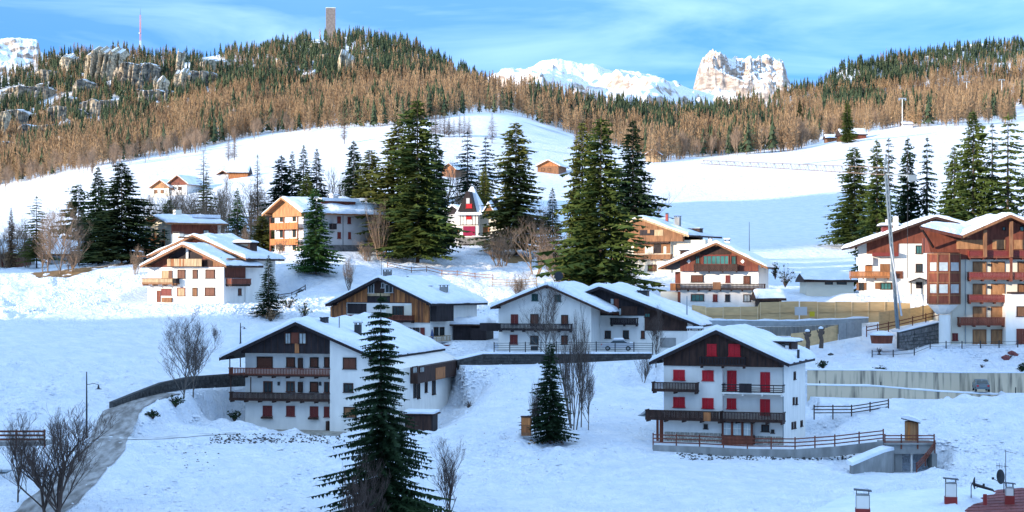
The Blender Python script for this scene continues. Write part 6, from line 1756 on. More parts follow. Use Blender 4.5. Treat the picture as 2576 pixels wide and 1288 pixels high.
hoarding([(1742, 805, 768, 251), (1775, 808, 772, 249), (1905, 808, 772, 250), (1912, 808, 760, 250.2), (2010, 808, 758, 251)], 'long plywood site fence in front of the gable chalet', 0)
hoarding([(2012, 806, 758, 251), (2100, 806, 759, 251.5), (2225, 800, 760, 252), (2290, 796, 762, 252.5)], 'plywood site fence with pale uprights, left of the crane foot', 0, pwid=2.2)
hoarding([(2211, 828, 786, 243), (2262, 812, 779, 246), (2365, 792, 764, 252)], 'plywood panels climbing beside the ramp between crane and hotel', 0, pwid=2.4, batt=False)
hoarding([(1990, 866, 838, 236), (2030, 862, 834, 237), (2108, 846, 818, 241)], 'plywood panels on the snow behind the red-shuttered chalet', 0, pwid=2.2, batt=False)
hoarding([(2110, 846, 815, 240.5), (2168, 836, 806, 243)], 'grey sheet panels right of the low plywood panels', 0, panels_m='metal', pwid=1.4, batt=False)
sg = P(2043, 790, 249.5); MB().box((sg.x - .35, sg.y - .05, sg.z - .35), (sg.x + .35, sg.y, sg.z + .35)).build('warning_sign', M['yellow'], label='small yellow sign on the plywood site fence', cat='sign')
sg = P(2013, 782, 249.5); MB().box((sg.x - .75, sg.y - .3, sg.z - .6), (sg.x + .9, sg.y, sg.z + .55)).build('notice_board', M['greyplaster'], label='grey notice board with snow on top, left of the yellow sign', cat='notice board')
# concrete beam and slatted wall below the fence
def strip(seg, m, label, cat, name, thick=.4, snow=0.0):
    q = [(P(u, vb, yy), P(u, vt, yy)) for u, vb, vt, yy in seg]; o0 = q[0][0].copy(); mb = MB()
    for (a0, a1), (b0, b1) in zip(q[:-1], q[1:]):
        c = [a0 - o0, b0 - o0, b1 - o0, a1 - o0]; bk = Vector((0, thick, 0))
        mb.add([tuple(x) for x in c] + [tuple(x + bk) for x in c], [(0,1,2,3),(7,6,5,4),(0,4,5,1),(1,5,6,2),(2,6,7,3),(3,7,4,0)])
    o = mb.build(name, M[m], label=label, cat=cat); o.location = o0
    if snow:
        s_ = MB()
        for (a0, a1), (b0, b1) in zip(q[:-1], q[1:]):
            n = max(1, int((b1-a1).length/1.0))
            for i in range(n):
                p, p2 = a1.lerp(b1, i/n) - o0, a1.lerp(b1, (i+1)/n) - o0; h, h2 = (snow*(1 + 1.2*float(fbm((i+k_)*.6, o0.x, 2))) for k_ in (0, 1))
                s_.add([(p.x,p.y-.05,p.z+.003),(p2.x,p2.y-.05,p2.z+.003),(p2.x,p2.y+thick,p2.z+.003),(p.x,p.y+thick,p.z+.003),(p.x,p.y,p.z+h),(p2.x,p2.y,p2.z+h2),(p2.x,p2.y+thick*.8,p2.z+h2),(p.x,p.y+thick*.8,p.z+h)], [(0,1,5,4),(4,5,6,7),(2,3,7,6),(3,0,4,7),(1,2,6,5)])
        s_.build('snow_cap', M['roofsnow'], o)
    return o
strip([(1772, 820, 806, 246), (2000, 821, 808, 246.5), (2185, 812, 800, 248)], 'metal', 'long blue-grey concrete beam below the plywood site fence', 'barrier', 'concrete_beam', snow=.2)
sw = strip([(1880, 846, 822, 245), (2000, 845, 822, 246), (2110, 840, 816, 247)], 'wallconc', 'ribbed concrete wall under the long beam', 'wall', 'ribbed_wall')
rbm = MB()
o0 = P(1880, 846, 245)
for i in range(70):
    t = i/69; p = P(1880, 846, 244.9).lerp(P(2110, 840, 246.9), t); z1 = P(1880, 822, 244.9).lerp(P(2110, 816, 246.9), t).z
    rbm.box((p.x - o0.x - .04, p.y - o0.y - .12, p.z - o0.z), (p.x - o0.x + .04, p.y - o0.y + .05, z1 - o0.z))
rbm.build('rib', M['concrete'], sw, kind='stuff')
# ramp railing and dark stone bank by the hotel
wall_thing('stone_wall', [(2262, 862, 838, 239), (2368, 864, 812, 241)], .6, 'mortar', 'dark rubble wall beside the hotel corner', stone='stone', snow=True)
fence([(2180, 838), (2262, 822), (2362, 798)], 'brown railing of the ramp between crane and hotel', ys=[238, 241, 245], z_from_pts=True, m='redwood', rails=2, h=.9)
tb = P(2218, 858, 238)
r = empty('storage_box', tb, 0, 'round brown bin with a snow lid at the top of the snow bank', 'bin')
MB().tube([(0,0,-.3),(0,0,.75)], [1.35,1.5], 12).build('drum', M['redwood'], r); MB().tube([(0,0,.76),(0,0,1.0),(0,0,1.35)], [1.7,1.5,.4], 14).build('snow_lid', M['roofsnow'], r, smooth=True)
def dark_stump(U, Vt, Vb, y, label):
    a = P(U, Vb, y); z = P(U, Vt, y).z; r = empty('pollard_trunk', a, 0, label, 'trunk', None)
    h = z - a.z; MB().tube([(0,0,-.4),(.1,0,h*.3),(-.08,0,h*.6),(.05,0,h*.8),(0,0,h)], [.3,.26,.3,.36,.22], 7).build('trunk', M['bark'], r)
    for sx_, k in ((-1, .7), (1, .62), (1, .85)): MB().tube([(0,0,h*k),(sx_*.35,0,h*(k+.08)),(sx_*.45,.1,h*(k+.2))], [.14,.12,.07], 6).build('stub', M['bark'], r)
    MB().tube([(0,0,h-.05),(0,0,h+.12),(0,0,h+.25)], [.3,.3,.08], 8).build('snow_cap', M['roofsnow'], r)
dark_stump(2031, 833, 872, 226, 'left one of two short dark pollarded trunks behind the red-shuttered chalet')
dark_stump(2065, 826, 868, 228, 'right one of two short dark pollarded trunks behind the red-shuttered chalet')

# ------------------------------------------------------------------ road
M['slush'] = mat('thin_slush_over_asphalt', (.50,.52,.54), .75, .2, .5, c2=(.74,.77,.80), p2=(.42,.6))
for Wp, ws, m_, lift in RL:
    vs = []; n = 11
    for i, p in enumerate(Wp):
        d = (Wp[min(i+1, len(Wp)-1)] - Wp[max(i-1, 0)]); d.z = 0; d.normalize(); s_ = Vector((d.y, -d.x, 0))
        for j in range(n):
            q = p + s_ * (ws[i] * ((j/(n-1)) - .5) * (1 + .25*float(fbm(i*.35, (j > n/2)*9.0, 2))))
            rut = .03 * math.cos(j * 1.9)
            vs.append((q.x, q.y, max(p.z, ground(q.x, q.y)) + lift + rut*.5))
    ix = np.arange(len(vs)).reshape(-1, n); q = np.stack([ix[:-1,:-1].ravel(), ix[:-1,1:].ravel(), ix[1:,1:].ravel(), ix[1:,:-1].ravel()], 1)
    link('road', np_mesh('road', vs, q, [M[m_]], True), kind='structure')

# ------------------------------------------------------------------ lamp posts, poles, crane
def lamp(U, Vt, Vb, y, arm, label, side=1):
    a = P(U, Vb, y); z = P(U, Vt, y).z - a.z; r = empty('street_lamp', a, 0, label, 'street lamp')
    MB().tube([(0,0,-.5),(0,0,z*.5),(0,0,z)], [.1,.085,.05], 8).build('pole', M['darkmetal'], r); MB().tube([(0,0,-.5),(0,0,.5)], [.14,.13], 8).build('pole_foot', M['darkmetal'], r)
    MB().tube([(0,0,z*.81),(side*arm*.6,0,z*.83),(side*arm,0,z*.81)], [.035,.03,.03], 5).build('arm', M['darkmetal'], r)
    MB().tube([(side*arm,0,z*.81),(side*arm,0,z*.76),(side*arm,0,z*.745)], [.05,.12,.36], 10).build('lamp_head', M['darkmetal'], r)
lamp(218, 935, 1108, 178, 1.15, 'tall dark street lamp with a hanging bell head beside the road bend')
lamp(605, 812, 872, 229, .5, 'street lamp left of the big white chalet roof')
def pole(U, Vt, Vb, y, r0, m, label, name='pole', U2=None, cat='pole'):
    a = P(U, Vb, y); b = P(U if U2 is None else U2, Vt, y) - a
    o = MB().tube([(0,0,-.5), tuple(b*.5), tuple(b)], [r0, r0*.85, r0*.5], 7).build(name, M[m], label=label, cat=cat); o.location = a; return o
pole(1885, 558, 650, 285, .06, 'darkmetal', 'thin lone mast on the shaded field right of the gable chalet')
pole(2238, 620, 800, 236, .16, 'greyplaster', 'pale pole leaning against the crane mast', name='leaning_pole', U2=2266, cat='pole') if False else pole(2268, 620, 785, 236, .13, 'greyplaster', 'pale pole leaning away from the crane mast', U2=2240)
pole(2283, 500, 690, 250, .05, 'darkmetal', 'thin dark cable pole right of the crane mast', cat='pole')
pole(2322, 700, 790, 247, .07, 'darkmetal', 'short dark post left of the bay tower')
pole(1728, 745, 812, 240, .12, 'metal', 'short grey mast at the low end of the dark chalet roof')
# tower crane
yC = 240; a = P(2258, 798, yC); cr = empty('tower_crane', a, 0, 'slim grey construction crane with a long thin jib over the field', 'crane')
top = P(2229, 438, yC) - a
cb = MB(); hw = .15
mast = [Vector((0,0,-1.5)), top]
for sx_ in (-hw, hw):
    for sy_ in (-hw, hw): cb.beam(mast[0] + Vector((sx_, sy_, 0)), mast[1] + Vector((sx_, sy_, 0)), .12)
nb = 26
for i in range(nb):
    p, q = mast[0].lerp(mast[1], i/nb), mast[0].lerp(mast[1], (i+1)/nb)
    sg = 1 if i % 2 else -1
    for sy_ in (-hw, hw): cb.beam(p + Vector((-hw*sg, sy_, 0)), q + Vector((hw*sg, sy_, 0)), .09)
    for sx_ in (-hw, hw): cb.beam(p + Vector((sx_, -hw*sg, 0)), q + Vector((sx_, hw*sg, 0)), .09)
cb.build('mast', M['cranegrey'], cr)
MB().tube([tuple(mast[0]), tuple(mast[0].lerp(mast[1], .99))], [.12, .12], 8).build('mast_tube', M['cranegrey'], cr)
tip = P(1768, 412, 262) - a; root = top + Vector((0, 0, -.1))
jb = MB(); nj = 44
jd = (tip - root); side_ = Vector((jd.y, -jd.x, 0)).normalized() * .35
for i in range(nj):
    t0, t1 = i/nj, (i+1)/nj; h0, h1 = .95*(1 - .5*t0), .95*(1 - .5*t1)
    p, q = root.lerp(tip, t0), root.lerp(tip, t1)
    for s_ in (-1, 1):
        jb.beam(p + side_*s_, q + side_*s_, .10); jb.beam(p + side_*s_, q + Vector((0,0,h1)) if i % 2 else p + Vector((0,0,h0)), .025)
    jb.beam(p + Vector((0,0,h0)), q + Vector((0,0,h1)), .09); jb.beam(p + side_, p - side_, .025); jb.beam(p - side_, q + Vector((0,0,h1)), .025)
jb.build('jib', mat('rusty_jib', (.16,.11,.08), .6), cr)
apex = top + Vector((0, 0, 2.6)); ap = MB()
for sx_ in (-.3, .3): ap.beam(top + Vector((sx_, 0, 0)), apex, .12)
ap.build('apex', M['cranegrey'], cr)
MB().beam(apex, root.lerp(tip, .45) + Vector((0,0,.7)), .05).build('tie_cable', M['darkmetal'], cr)
back = top + (root - tip).normalized() * 4; MB().beam(top, back, .2, .2).build('counter_jib', M['cranegrey'], cr); MB().beam(apex, back, .05).build('tie_cable', M['darkmetal'], cr)
MB().box(tuple(back + Vector((-.5,-.4,-.7))), tuple(back + Vector((.5,.4,.1)))).build('counterweight', M['cranegrey'], cr)

# ------------------------------------------------------------------ hill top: mast and tower block
p = G(353, 128, 1900); ztop = (HZ - 20) / F * p.y; z70 = (HZ - 38) / F * p.y
cm = empty('radio_mast', p, 0, 'red and white lattice radio mast on the wooded ridge, left', 'radio mast')
hm = ztop - p.z; hb = z70 - p.z
nl = 14
for i in range(nl):
    z0, z1 = hb*i/nl, hb*(i+1)/nl; w0, w1 = 4.4*(1-.55*i/nl), 4.4*(1-.55*(i+1)/nl); mb = MB()
    for sx_, sy_ in ((-1,-1),(1,-1),(1,1),(-1,1)): mb.beam((sx_*w0/2*.9, sy_*w0/2*.9, z0), (sx_*w1/2*.9, sy_*w1/2*.9, z1), .5)
    mb.beam((-w0/2,-w0/2,z0), (w1/2,-w1/2,z1), .35); mb.beam((w0/2,-w0/2,z0), (-w1/2,-w1/2,z1), .35); mb.beam((-w1/2,-w1/2,z1), (w1/2,-w1/2,z1), .5)
    mb.build('lattice_section', mat('mast_red', (.55,.25,.22), .6) if i % 2 == 1 else mat('mast_white', (.75,.75,.78), .6), cm)
for k, (fz, sx_) in enumerate(((.95, -1), (.88, 1), (.8, -1), (.7, 1), (.62, -1), (.55, 1))):
    MB().tube([(sx_*1.4, -1.4, hb*fz), (sx_*1.4, -2.2, hb*fz)], [1.0, 1.15], 10).build('dish', mat('mast_white', (.75,.75,.78), .6), cm)
MB().tube([(0,0,hb),(0,0,hm)], [.35,.12], 6).build('aerial', M['darkmetal'], cm)
p = G(832, 90, 1900); zt = (HZ - 20) / F * p.y; sw_ = 24 * p.y / F
tb = empty('tower_block', p, .12, 'plain square stone tower rising above the trees on the hilltop', 'tower')
MB().box((-sw_/2, 0, -20), (sw_/2, sw_, zt - p.z)).build('wall', mat('grey_brown_stone', (.20,.17,.15), .9, .2, .3, c2=(.26,.22,.19)), tb)  # plain grey-brown stone in two close tones
MB().box((-sw_/2 - .4, -.4, zt - p.z), (sw_/2 + .4, sw_ + .4, zt - p.z + .9)).build('roof_snow', M['roofsnow'], tb)
for k in range(4):
    MB().box((-sw_*.05, -.15, (zt-p.z)*(.25+.2*k)), (sw_*.08, -.003, (zt-p.z)*(.25+.2*k) + 1.6)).build('window', M['darkwood'], tb)
# small cross and chapel-like mark on the big cliff
p = G(272, 128, 1800); MB().tube([(0,0,-3),(0,0,9)], [.25,.2], 5).build('summit_cross', mat('mast_white', (.75,.75,.78), .6), label='tiny pale cross on the snowy top of the largest cliff', cat='cross').location = p
# ski lift pylons
for i, (u, v, h, lab) in enumerate(((2432, 262, 16, 'ski lift pylon among the larches, left of its neighbour on the right hill'), (2520, 262, 17, 'ski lift pylon among the larches near the right edge'), (2270, 330, 14, 'thin pylon behind the crest of the right field'))):
    p = G(u, v, 700); p.z = ground(p.x, p.y); s_ = p.y / 1500; r = empty('lift_pylon', p, 0, lab, 'pylon')
    MB().tube([(0,0,-2),(0,0,h)], [.25*s_+.15, .2*s_+.1], 6).build('pole', M['metal'], r); MB().box((-1.6*s_-.8, -.2, h), (1.6*s_+.8, .2, h + .45)).build('cross_arm', M['metal'], r)
    for sg in (-1, 1): MB().box((sg*(1.6*s_+.5) - .3, -.4, h - .6), (sg*(1.6*s_+.5) + .3, .4, h - .01)).build('pulley_frame', M['metal'], r)

# ------------------------------------------------------------------ hut, underpass, box
a = P(2276, 1104, 186); hut = empty('wooden_hut', a, math.radians(-14), 'small golden wooden hut with a snow-covered lean-to roof above the underpass', 'hut')
MB().box((0,0,-.4),(1.35,1.3,1.75)).build('wall', M['midwood'], hut)
for k in range(5): MB().box((.03+k*.262, -.035, -.3), (.03+k*.262+.245, -.003, 1.72)).build('board', M[('honeywood','plankA','honeywood','honeywood','midwood')[k]], hut)
rf = MB().prism([(-.35, 2.12), (1.55, 1.68), (1.55, 1.60), (-.35, 2.04)], -.35, 1.6).build('roof', M['darkwood'], hut)
MB().prism([(-.3, 2.13), (1.6, 1.69), (1.6, 1.9), (1.2, 2.1), (.4, 2.36), (-.1, 2.38), (-.3, 2.28)], -.38, 1.6).build('roof_snow', M['roofsnow'], hut)
# underpass portal with curved wing wall
a = P(2222, 1186, 180); up = empty('underpass', a, 0, 'concrete underpass portal with a curved wing wall and railed deck', 'underpass')
def LP(U, V, y): return P(U, V, y) - a
d0, d1 = LP(2225, 1118, 183.5), LP(2352, 1118, 183.5)
MB().box((d0.x, d0.y, d0.z - .95), (d1.x, d0.y + 3.2, d0.z)).build('deck_beam', M['concrete'], up)
MB().box((d0.x - .1, d0.y - .25, d0.z + .003), (d1.x + .1, d0.y + 3.2, d0.z + .16)).build('deck_slab', M['concrete'], up)
pts = [(2143, 1176, 1172, 176.5), (2165, 1184, 1163, 177.5), (2195, 1190, 1150, 179), (2225, 1192, 1138, 181), (2250, 1188, 1132, 183.6)]
mb = MB(); sn = MB()
for (u0, vb0, vt0, y0), (u1, vb1, vt1, y1) in zip(pts[:-1], pts[1:]):
    c = [LP(u0, vb0, y0) - Vector((0,0,1)), LP(u1, vb1, y1) - Vector((0,0,1)), LP(u1, vt1, y1), LP(u0, vt0, y0)]; bk = Vector((-.15, .4, 0))
    mb.add([tuple(x) for x in c] + [tuple(x + bk) for x in c], [(0,1,2,3),(7,6,5,4),(0,4,5,1),(1,5,6,2),(2,6,7,3),(3,7,4,0)])
    p0, p1 = c[3], c[2]; sn.add([tuple(p0 + Vector((0,-.08,.004))), tuple(p1 + Vector((0,-.08,.004))), tuple(p1 + Vector((-.3,1.2,.1))), tuple(p0 + Vector((-.3,1.2,.1))), tuple(p0 + Vector((0,0,.3))), tuple(p1 + Vector((0,0,.32))), tuple(p1 + Vector((-.3,1.2,.5))), tuple(p0 + Vector((-.3,1.2,.5)))], [(0,1,5,4),(4,5,6,7),(3,0,4,7),(1,2,6,5)])
mb.build('wing_wall', M['concrete'], up); sn.build('wall_snow', M['roofsnow'], up)
q0, q1 = LP(2252, 1200, 183.8), LP(2262, 1120, 183.8); MB().box((q0.x, q0.y, q0.z-.6), (q0.x + .7, q0.y + 3, d0.z - .96)).build('side_wall', M['concrete'], up)
q0 = LP(2345, 1200, 183.8); MB().box((q0.x, q0.y, q0.z-.6), (q0.x + .5, q0.y + 3, d0.z - .96)).build('side_wall', M['concrete'], up)
q0, q1 = LP(2250, 1200, 186.6), LP(2350, 1110, 186.6); MB().box((q0.x, q0.y, q0.z), (q1.x, q1.y + .3, d0.z - .96)).build('rear_wall', M['blackwood'], up)  # black back wall: the dark of the passage put into its colour
q0 = LP(2293, 1196, 184); MB().tube([(q0.x, q0.y, q0.z), (q0.x, q0.y, d0.z - .96)], [.11, .11], 8).build('white_post', M['plaster'], up)
fence([(2226, 1117), (2350, 1117)], 'reddish rail fence on the underpass deck in front of the wooden hut', ys=[183.4, 183.4], z_from_pts=True, h=.95, step_=1.6)
fence([(2306, 1184), (2328, 1160), (2352, 1128)], 'short brown railing dropping along the right side of the underpass', ys=[180.5, 182, 183.2], z_from_pts=True, h=.75, m='redwood', step_=1.4, pw=.1)
a = P(1311, 1089, 186); bx = empty('wooden_cabinet', a, math.radians(-8), 'upright brown wooden cabinet standing alone on the snow beside the narrow spruce', 'cabinet')
MB().box((0,0,-.3),(.98,.6,1.6)).build('case', M['midwood'], bx)
for k in range(2):
    MB().box((.05 + k*.46, -.04, .05), (.05 + k*.46 + .42, -.003, .75)).build('door', M['plankB'], bx); MB().box((.05 + k*.46, -.04, .82), (.05 + k*.46 + .42, -.003, 1.52)).build('door', M['plankA'], bx)
MB().box((-.05,-.08,1.603),(1.03,.65,1.7)).build('cabinet_top', M['darkwood'], bx)

# ------------------------------------------------------------------ foreground roof, lower right
yr0 = 112
a = P(2330, 1300, yr0); fr_ = empty('foreground_roof', a, 0, 'snowy roof with red-brown tiles showing at the lower right corner', 'roof')
def Q(U, V, y): return P(U, V, y) - a
# roof plane: rises to the right and away
pl = [Q(2000, 1330, 104), Q(2640, 1312, 104), Q(2760, 1222, 116), Q(2560, 1222, 116), Q(2330, 1262, 114), Q(2050, 1292, 112)]
E0, E1, E2, E3 = Q(1960, 1345, 104), Q(2640, 1345, 104), Q(2700, 1218, 117), Q(2120, 1266, 117)
def rp(s_, t_, up=0.0): 
    p = E0*(1-s_)*(1-t_) + E1*s_*(1-t_) + E2*s_*t_ + E3*(1-s_)*t_; return Vector((p.x, p.y, p.z + up))
dk = MB(); nd = 12
for j in range(nd):
    for i in range(nd): dk.slab([rp(i/nd, j/nd), rp((i+1)/nd, j/nd), rp((i+1)/nd, (j+1)/nd), rp(i/nd, (j+1)/nd)], .3)
dk.build('roof_deck', M['tile'], fr_)
n1, n2 = 60, 36; vs = []
for j in range(n2+1):
    for i in range(n1+1):
        s_, t_ = i/n1, j/n2; p = rp(s_, t_)
        U_, V_ = pix(*(p + a))
        bare_ = (U_ - 2415) / 60 + (V_ - 1262) / 60 + 1.2*float(fbm(p.x/1.5, p.y/1.5, 3)) - (0.9 if U_ > 2565 else 0)
        lip = min(1, bare_)
        th = .42 * (1 - max(0, lip)) * (1 + .3*float(fbm(p.x, p.y, 3))) + .02 if bare_ < 1 else -.05
        vs.append(tuple(rp(s_, t_, th)))
ix = np.arange((n1+1)*(n2+1)).reshape(n2+1, n1+1); q = np.stack([ix[:-1,:-1].ravel(), ix[:-1,1:].ravel(), ix[1:,1:].ravel(), ix[1:,:-1].ravel()], 1)
link('roof_snow', np_mesh('roof_snow', vs, q, [M['roofsnow']], True), parent=fr_)
rr = random.Random(3); tn = 0; tm = None
for j in range(14):
    for i in range(22):
        s_, t_ = .52 + i*.0215 + (j % 2)*.0107, .02 + j*.07
        if s_ > .985: continue
        p = rp(s_, t_); U_, V_ = pix(*(p + a))
        if U_ < 2370 or V_ > 1320: continue
        p0, p1, p2, p3 = rp(s_, t_, .06), rp(s_ + .0205, t_, .06), rp(s_ + .0205, t_ + .078, .03), rp(s_, t_ + .078, .03)
        mb = MB().slab([p0, p1, p2, p3], .035); mb.build('tile', M['tile'], fr_); tn += 1
def red_chimney(U0, U1, Vt, Vm, Vb, y, label):
    A_, B_ = P(U0, Vb, y), P(U1, Vb, y); w = B_.x - A_.x; zm = P(U0, Vm, y).z - A_.z; zt = P(U0, Vt, y).z - A_.z
    r = empty('roof_chimney', A_, math.radians(-10), label, 'chimney')
    MB().box((-.04, -.04, -1.2), (w + .04, w*.8 + .04, zm)).build('flashing', M['copper'], r); MB().box((0, 0, zm + .003), (w, w*.8, zt - .28)).build('stack', M['plaster'], r)
    for x_ in (.02, w - .06):
        for y_ in (.02, w*.8 - .06): MB().box((x_, y_, zt - .279), (x_ + .04, y_ + .04, zt - .04)).build('cap_leg', M['darkmetal'], r)
    c_ = MB().add([(-.12, -.12, zt), (w + .12, -.12, zt - .07), (w + .12, w*.8 + .12, zt - .07), (-.12, w*.8 + .12, zt), (-.12, -.12, zt - .03), (w + .12, -.12, zt - .1), (w + .12, w*.8 + .12, zt - .1), (-.12, w*.8 + .12, zt - .03)], [(0,1,2,3),(7,6,5,4),(0,4,5,1),(1,5,6,2),(2,6,7,3),(3,7,4,0)]).build('cap', M['darkmetal'], r)
    eb = MB()
    for x_ in (-.01, w - .02): eb.box((x_, -.02, zm + .01), (x_ + .03, 0.0 - .003, zt - .3))
    eb.box((-.01, -.02, zt - .33), (w + .01, -.003, zt - .3)); eb.build('edge_trim', M['darkmetal'], r, kind='stuff')
red_chimney(2153, 2187, 1232, 1280, 1310, 107, 'white chimney with red base, leftmost at the bottom edge, right part')
red_chimney(2378, 2406, 1203, 1250, 1263, 111, 'white chimney with red base left of the tiled roof patch')
red_chimney(2530, 2550, 1214, 1247, 1258, 112, 'small white chimney with red base on the tiled patch at the right edge')
p = P(2478, 1262, 110); o = MB().tube([(0,0,-.2),(0,0,.45)], [.14,.12], 8).build('vent_pipe', M['copper'], label='short red vent pipe between two chimneys on the tiled roof', cat='vent pipe'); o.location = p
ap_ = P(2530, 1225, 113.5); an = empty('tv_antenna', ap_, 0, 'thin television antenna rising at the lower right corner', 'antenna')
hA = P(2530, 1132, 113.5).z - ap_.z; MB().tube([(0,0,-.3),(0,0,hA)], [.03,.02], 5).build('pole', M['darkmetal'], an)
MB().beam((-.1,0,hA-.05),(.7,.1,hA-.25),.025).build('boom', M['darkmetal'], an); MB().beam((-.6,0,hA-.95),(.2,.1,hA-1.05),.025).build('boom', M['darkmetal'], an)
for k in range(5): MB().beam((.05+.14*k,-.2,hA-.08-.035*k),(.05+.14*k,.25,hA-.08-.035*k),.015).build('element', M['darkmetal'], an)
for k in range(4): MB().beam((-.55+.16*k,0,hA-1.15),(-.55+.16*k,.0,hA-.78),.015).build('element', M['darkmetal'], an)
def dish(U, V, y, R, rz, label):
    p = P(U, V, y); r = empty('satellite_dish', p, rz, label, 'satellite dish'); mb = MB(); n = 18; vs = [(0, 0, 0)]
    for k in (1, 2, 3):
        for i in range(n): t = 6.283*i/n; vs.append((R*k/3*math.cos(t), -.12*(k/3)**2, R*k/3*math.sin(t)))
    fs = [(0, 1+i, 1+(i+1) % n) for i in range(n)]
    for k in (0, 1): fs += [(1+k*n+i, 1+(k+1)*n+i, 1+(k+1)*n+(i+1) % n, 1+k*n+(i+1) % n) for i in range(n)]
    mb.add(vs, fs); mb.add([(v_[0], v_[1]+.03, v_[2]) for v_ in vs], [tuple(reversed(f)) for f in fs]); mb.build('reflector', M['darkmetal'], r)
    MB().beam((0,-.05,-R*.9),(0,-.62,-.1),.03).build('feed_arm', M['darkmetal'], r); MB().box((-.05,-.7,-.16),(.05,-.58,-.02)).build('receiver', M['darkmetal'], r); MB().tube([(0,.05,-.0),(0,.12,-.2),(0,.12,-1.0)],[.03,.03,.03],5).build('bracket_arm', M['darkmetal'], r)
dish(2521, 1199, 113, .46, math.radians(-74), 'dark satellite dish seen edge-on next to the antenna')
dish(2448, 1215, 113, .40, math.radians(75), 'dark satellite dish half sunk in snow left of the edge-on one')
o = MB().add([(0,0,0),(1.3,.1,-.42),(1.35,.6,-.38),(.05,.5,.05),(0,0,-.14),(1.3,.1,-.5),(1.35,.6,-.46),(.05,.5,-.1)], [(0,1,2,3),(7,6,5,4),(0,4,5,1),(1,5,6,2),(2,6,7,3),(3,7,4,0)]).build('roof_hatch', M['blackwood'], label='dark tilted hatch sticking out of the snow below the left satellite dish', cat='hatch'); o.location = P(2449, 1217, 112.4)

# ------------------------------------------------------------------ cars
def car(U, V, y, rz, m, label, snow=False, sunk=0.0):
    p = P(U, V, y); p.z = (ground(p.x, p.y) if sunk else p.z) - sunk; r = empty('parked_car', p, rz, label, 'car')
    prof = [(-2.1,.35),(-2.15,.62),(-2.0,.86),(-1.2,.95),(-.65,1.38),(.75,1.42),(1.45,1.0),(2.0,.92),(2.12,.6),(2.1,.35)]
    secs = [(-.82,.96,.0),(-.74,1.0,.0),(0,1.0,.03),(.74,1.0,.0),(.82,.96,.0)]
    vs = []; n = len(prof)
    for yy, sc_, b in secs:
        for x_, z_ in prof: vs.append((x_*sc_, yy*(1 - .16*max(0, z_-.95)/.47), z_ + (b if z_ > .9 else 0)))
    fs = [tuple(reversed(range(n))), tuple(range(4*n, 5*n))]
    for k in range(4):
        for i in range(n): fs.append((k*n+i, k*n+(i+1) % n, (k+1)*n+(i+1) % n, (k+1)*n+i))
    b = MB().add(vs, fs).build('body', M[m], r)
    for sg in (-1, 1):
        f_ = [(-1.02,.97,0),(-.62,1.3,0),(.70,1.34,0),(1.25,1.0,0)]; o_ = sg*.80
        g = MB().add([(x_, o_*(1 - .13*max(0, z_-.95)/.4) + sg*.02, z_) for x_, z_, _ in f_] + [(x_, o_*(1 - .13*max(0, z_-.95)/.4) - sg*.02, z_) for x_, z_, _ in f_], [(0,1,2,3),(7,6,5,4),(0,4,5,1),(1,5,6,2),(2,6,7,3),(3,7,4,0)]); g.build('side_window', M['glass'], b)
    MB().add([(1.42,-.66,1.04),(1.42,.66,1.04),(.86,.6,1.38),(.86,-.6,1.38)], [(0,1,2,3)]).build('windscreen', M['glass'], b); MB().add([(-1.2,-.66,.99),(-1.2,.66,.99),(-.72,.6,1.35),(-.72,-.6,1.35)], [(3,2,1,0)]).build('rear_window', M['glass'], b)
    for x_ in (-1.3, 1.3):
        for sg in (-1, 1):
            w = MB().tube([(x_, sg*.66, .31), (x_, sg*.86, .31)], [.31, .31], 14).build('wheel', M['tyre'], r); MB().tube([(x_, sg*.855, .31), (x_, sg*.875, .31)], [.18, .17], 10).build('rim', M['metal'], w)
    for sg in (-1, 1):
        MB().box((2.0, sg*.6-.14, .62), (2.13, sg*.6+.14, .78)).build('headlight', M['curtain'], b); MB().box((-2.16, sg*.62-.12, .66), (-2.0, sg*.62+.12, .84)).build('tail_light', M['redshut'], b)
    if snow:
        MB().add([(-.6,-.62,1.42),(.75,-.62,1.45),(.75,.62,1.45),(-.6,.62,1.42),(-.5,-.5,1.6),(.6,-.5,1.63),(.6,.5,1.63),(-.5,.5,1.6)], [(0,1,5,4),(4,5,6,7),(2,3,7,6),(3,0,4,7),(1,2,6,5)]).build('roof_snow', M['roofsnow'], b)
        MB().add([(1.5,-.7,1.02),(2.0,-.7,.94),(2.0,.7,.94),(1.5,.7,1.02),(1.55,-.6,1.12),(1.95,-.6,1.03),(1.95,.6,1.03),(1.55,.6,1.12)], [(0,1,5,4),(4,5,6,7),(2,3,7,6),(3,0,4,7),(1,2,6,5)]).build('bonnet_snow', M['roofsnow'], b)
car(2468, 984, 219.4, math.radians(82), 'car', 'blue-grey car seen from behind on the road below the long retaining wall')
car(6, 1224, 163, math.radians(80), 'car', 'dark car cut by the left edge below the plank railing')
car(1555, 882, 233.6, math.radians(-6), 'carwhite', 'pale car under snow parked behind the railing in front of the dark chalet', snow=True)
car(1640, 996, 206, math.radians(4), 'car', 'car almost buried in snow left of the red-shuttered chalet', snow=True, sunk=.8)

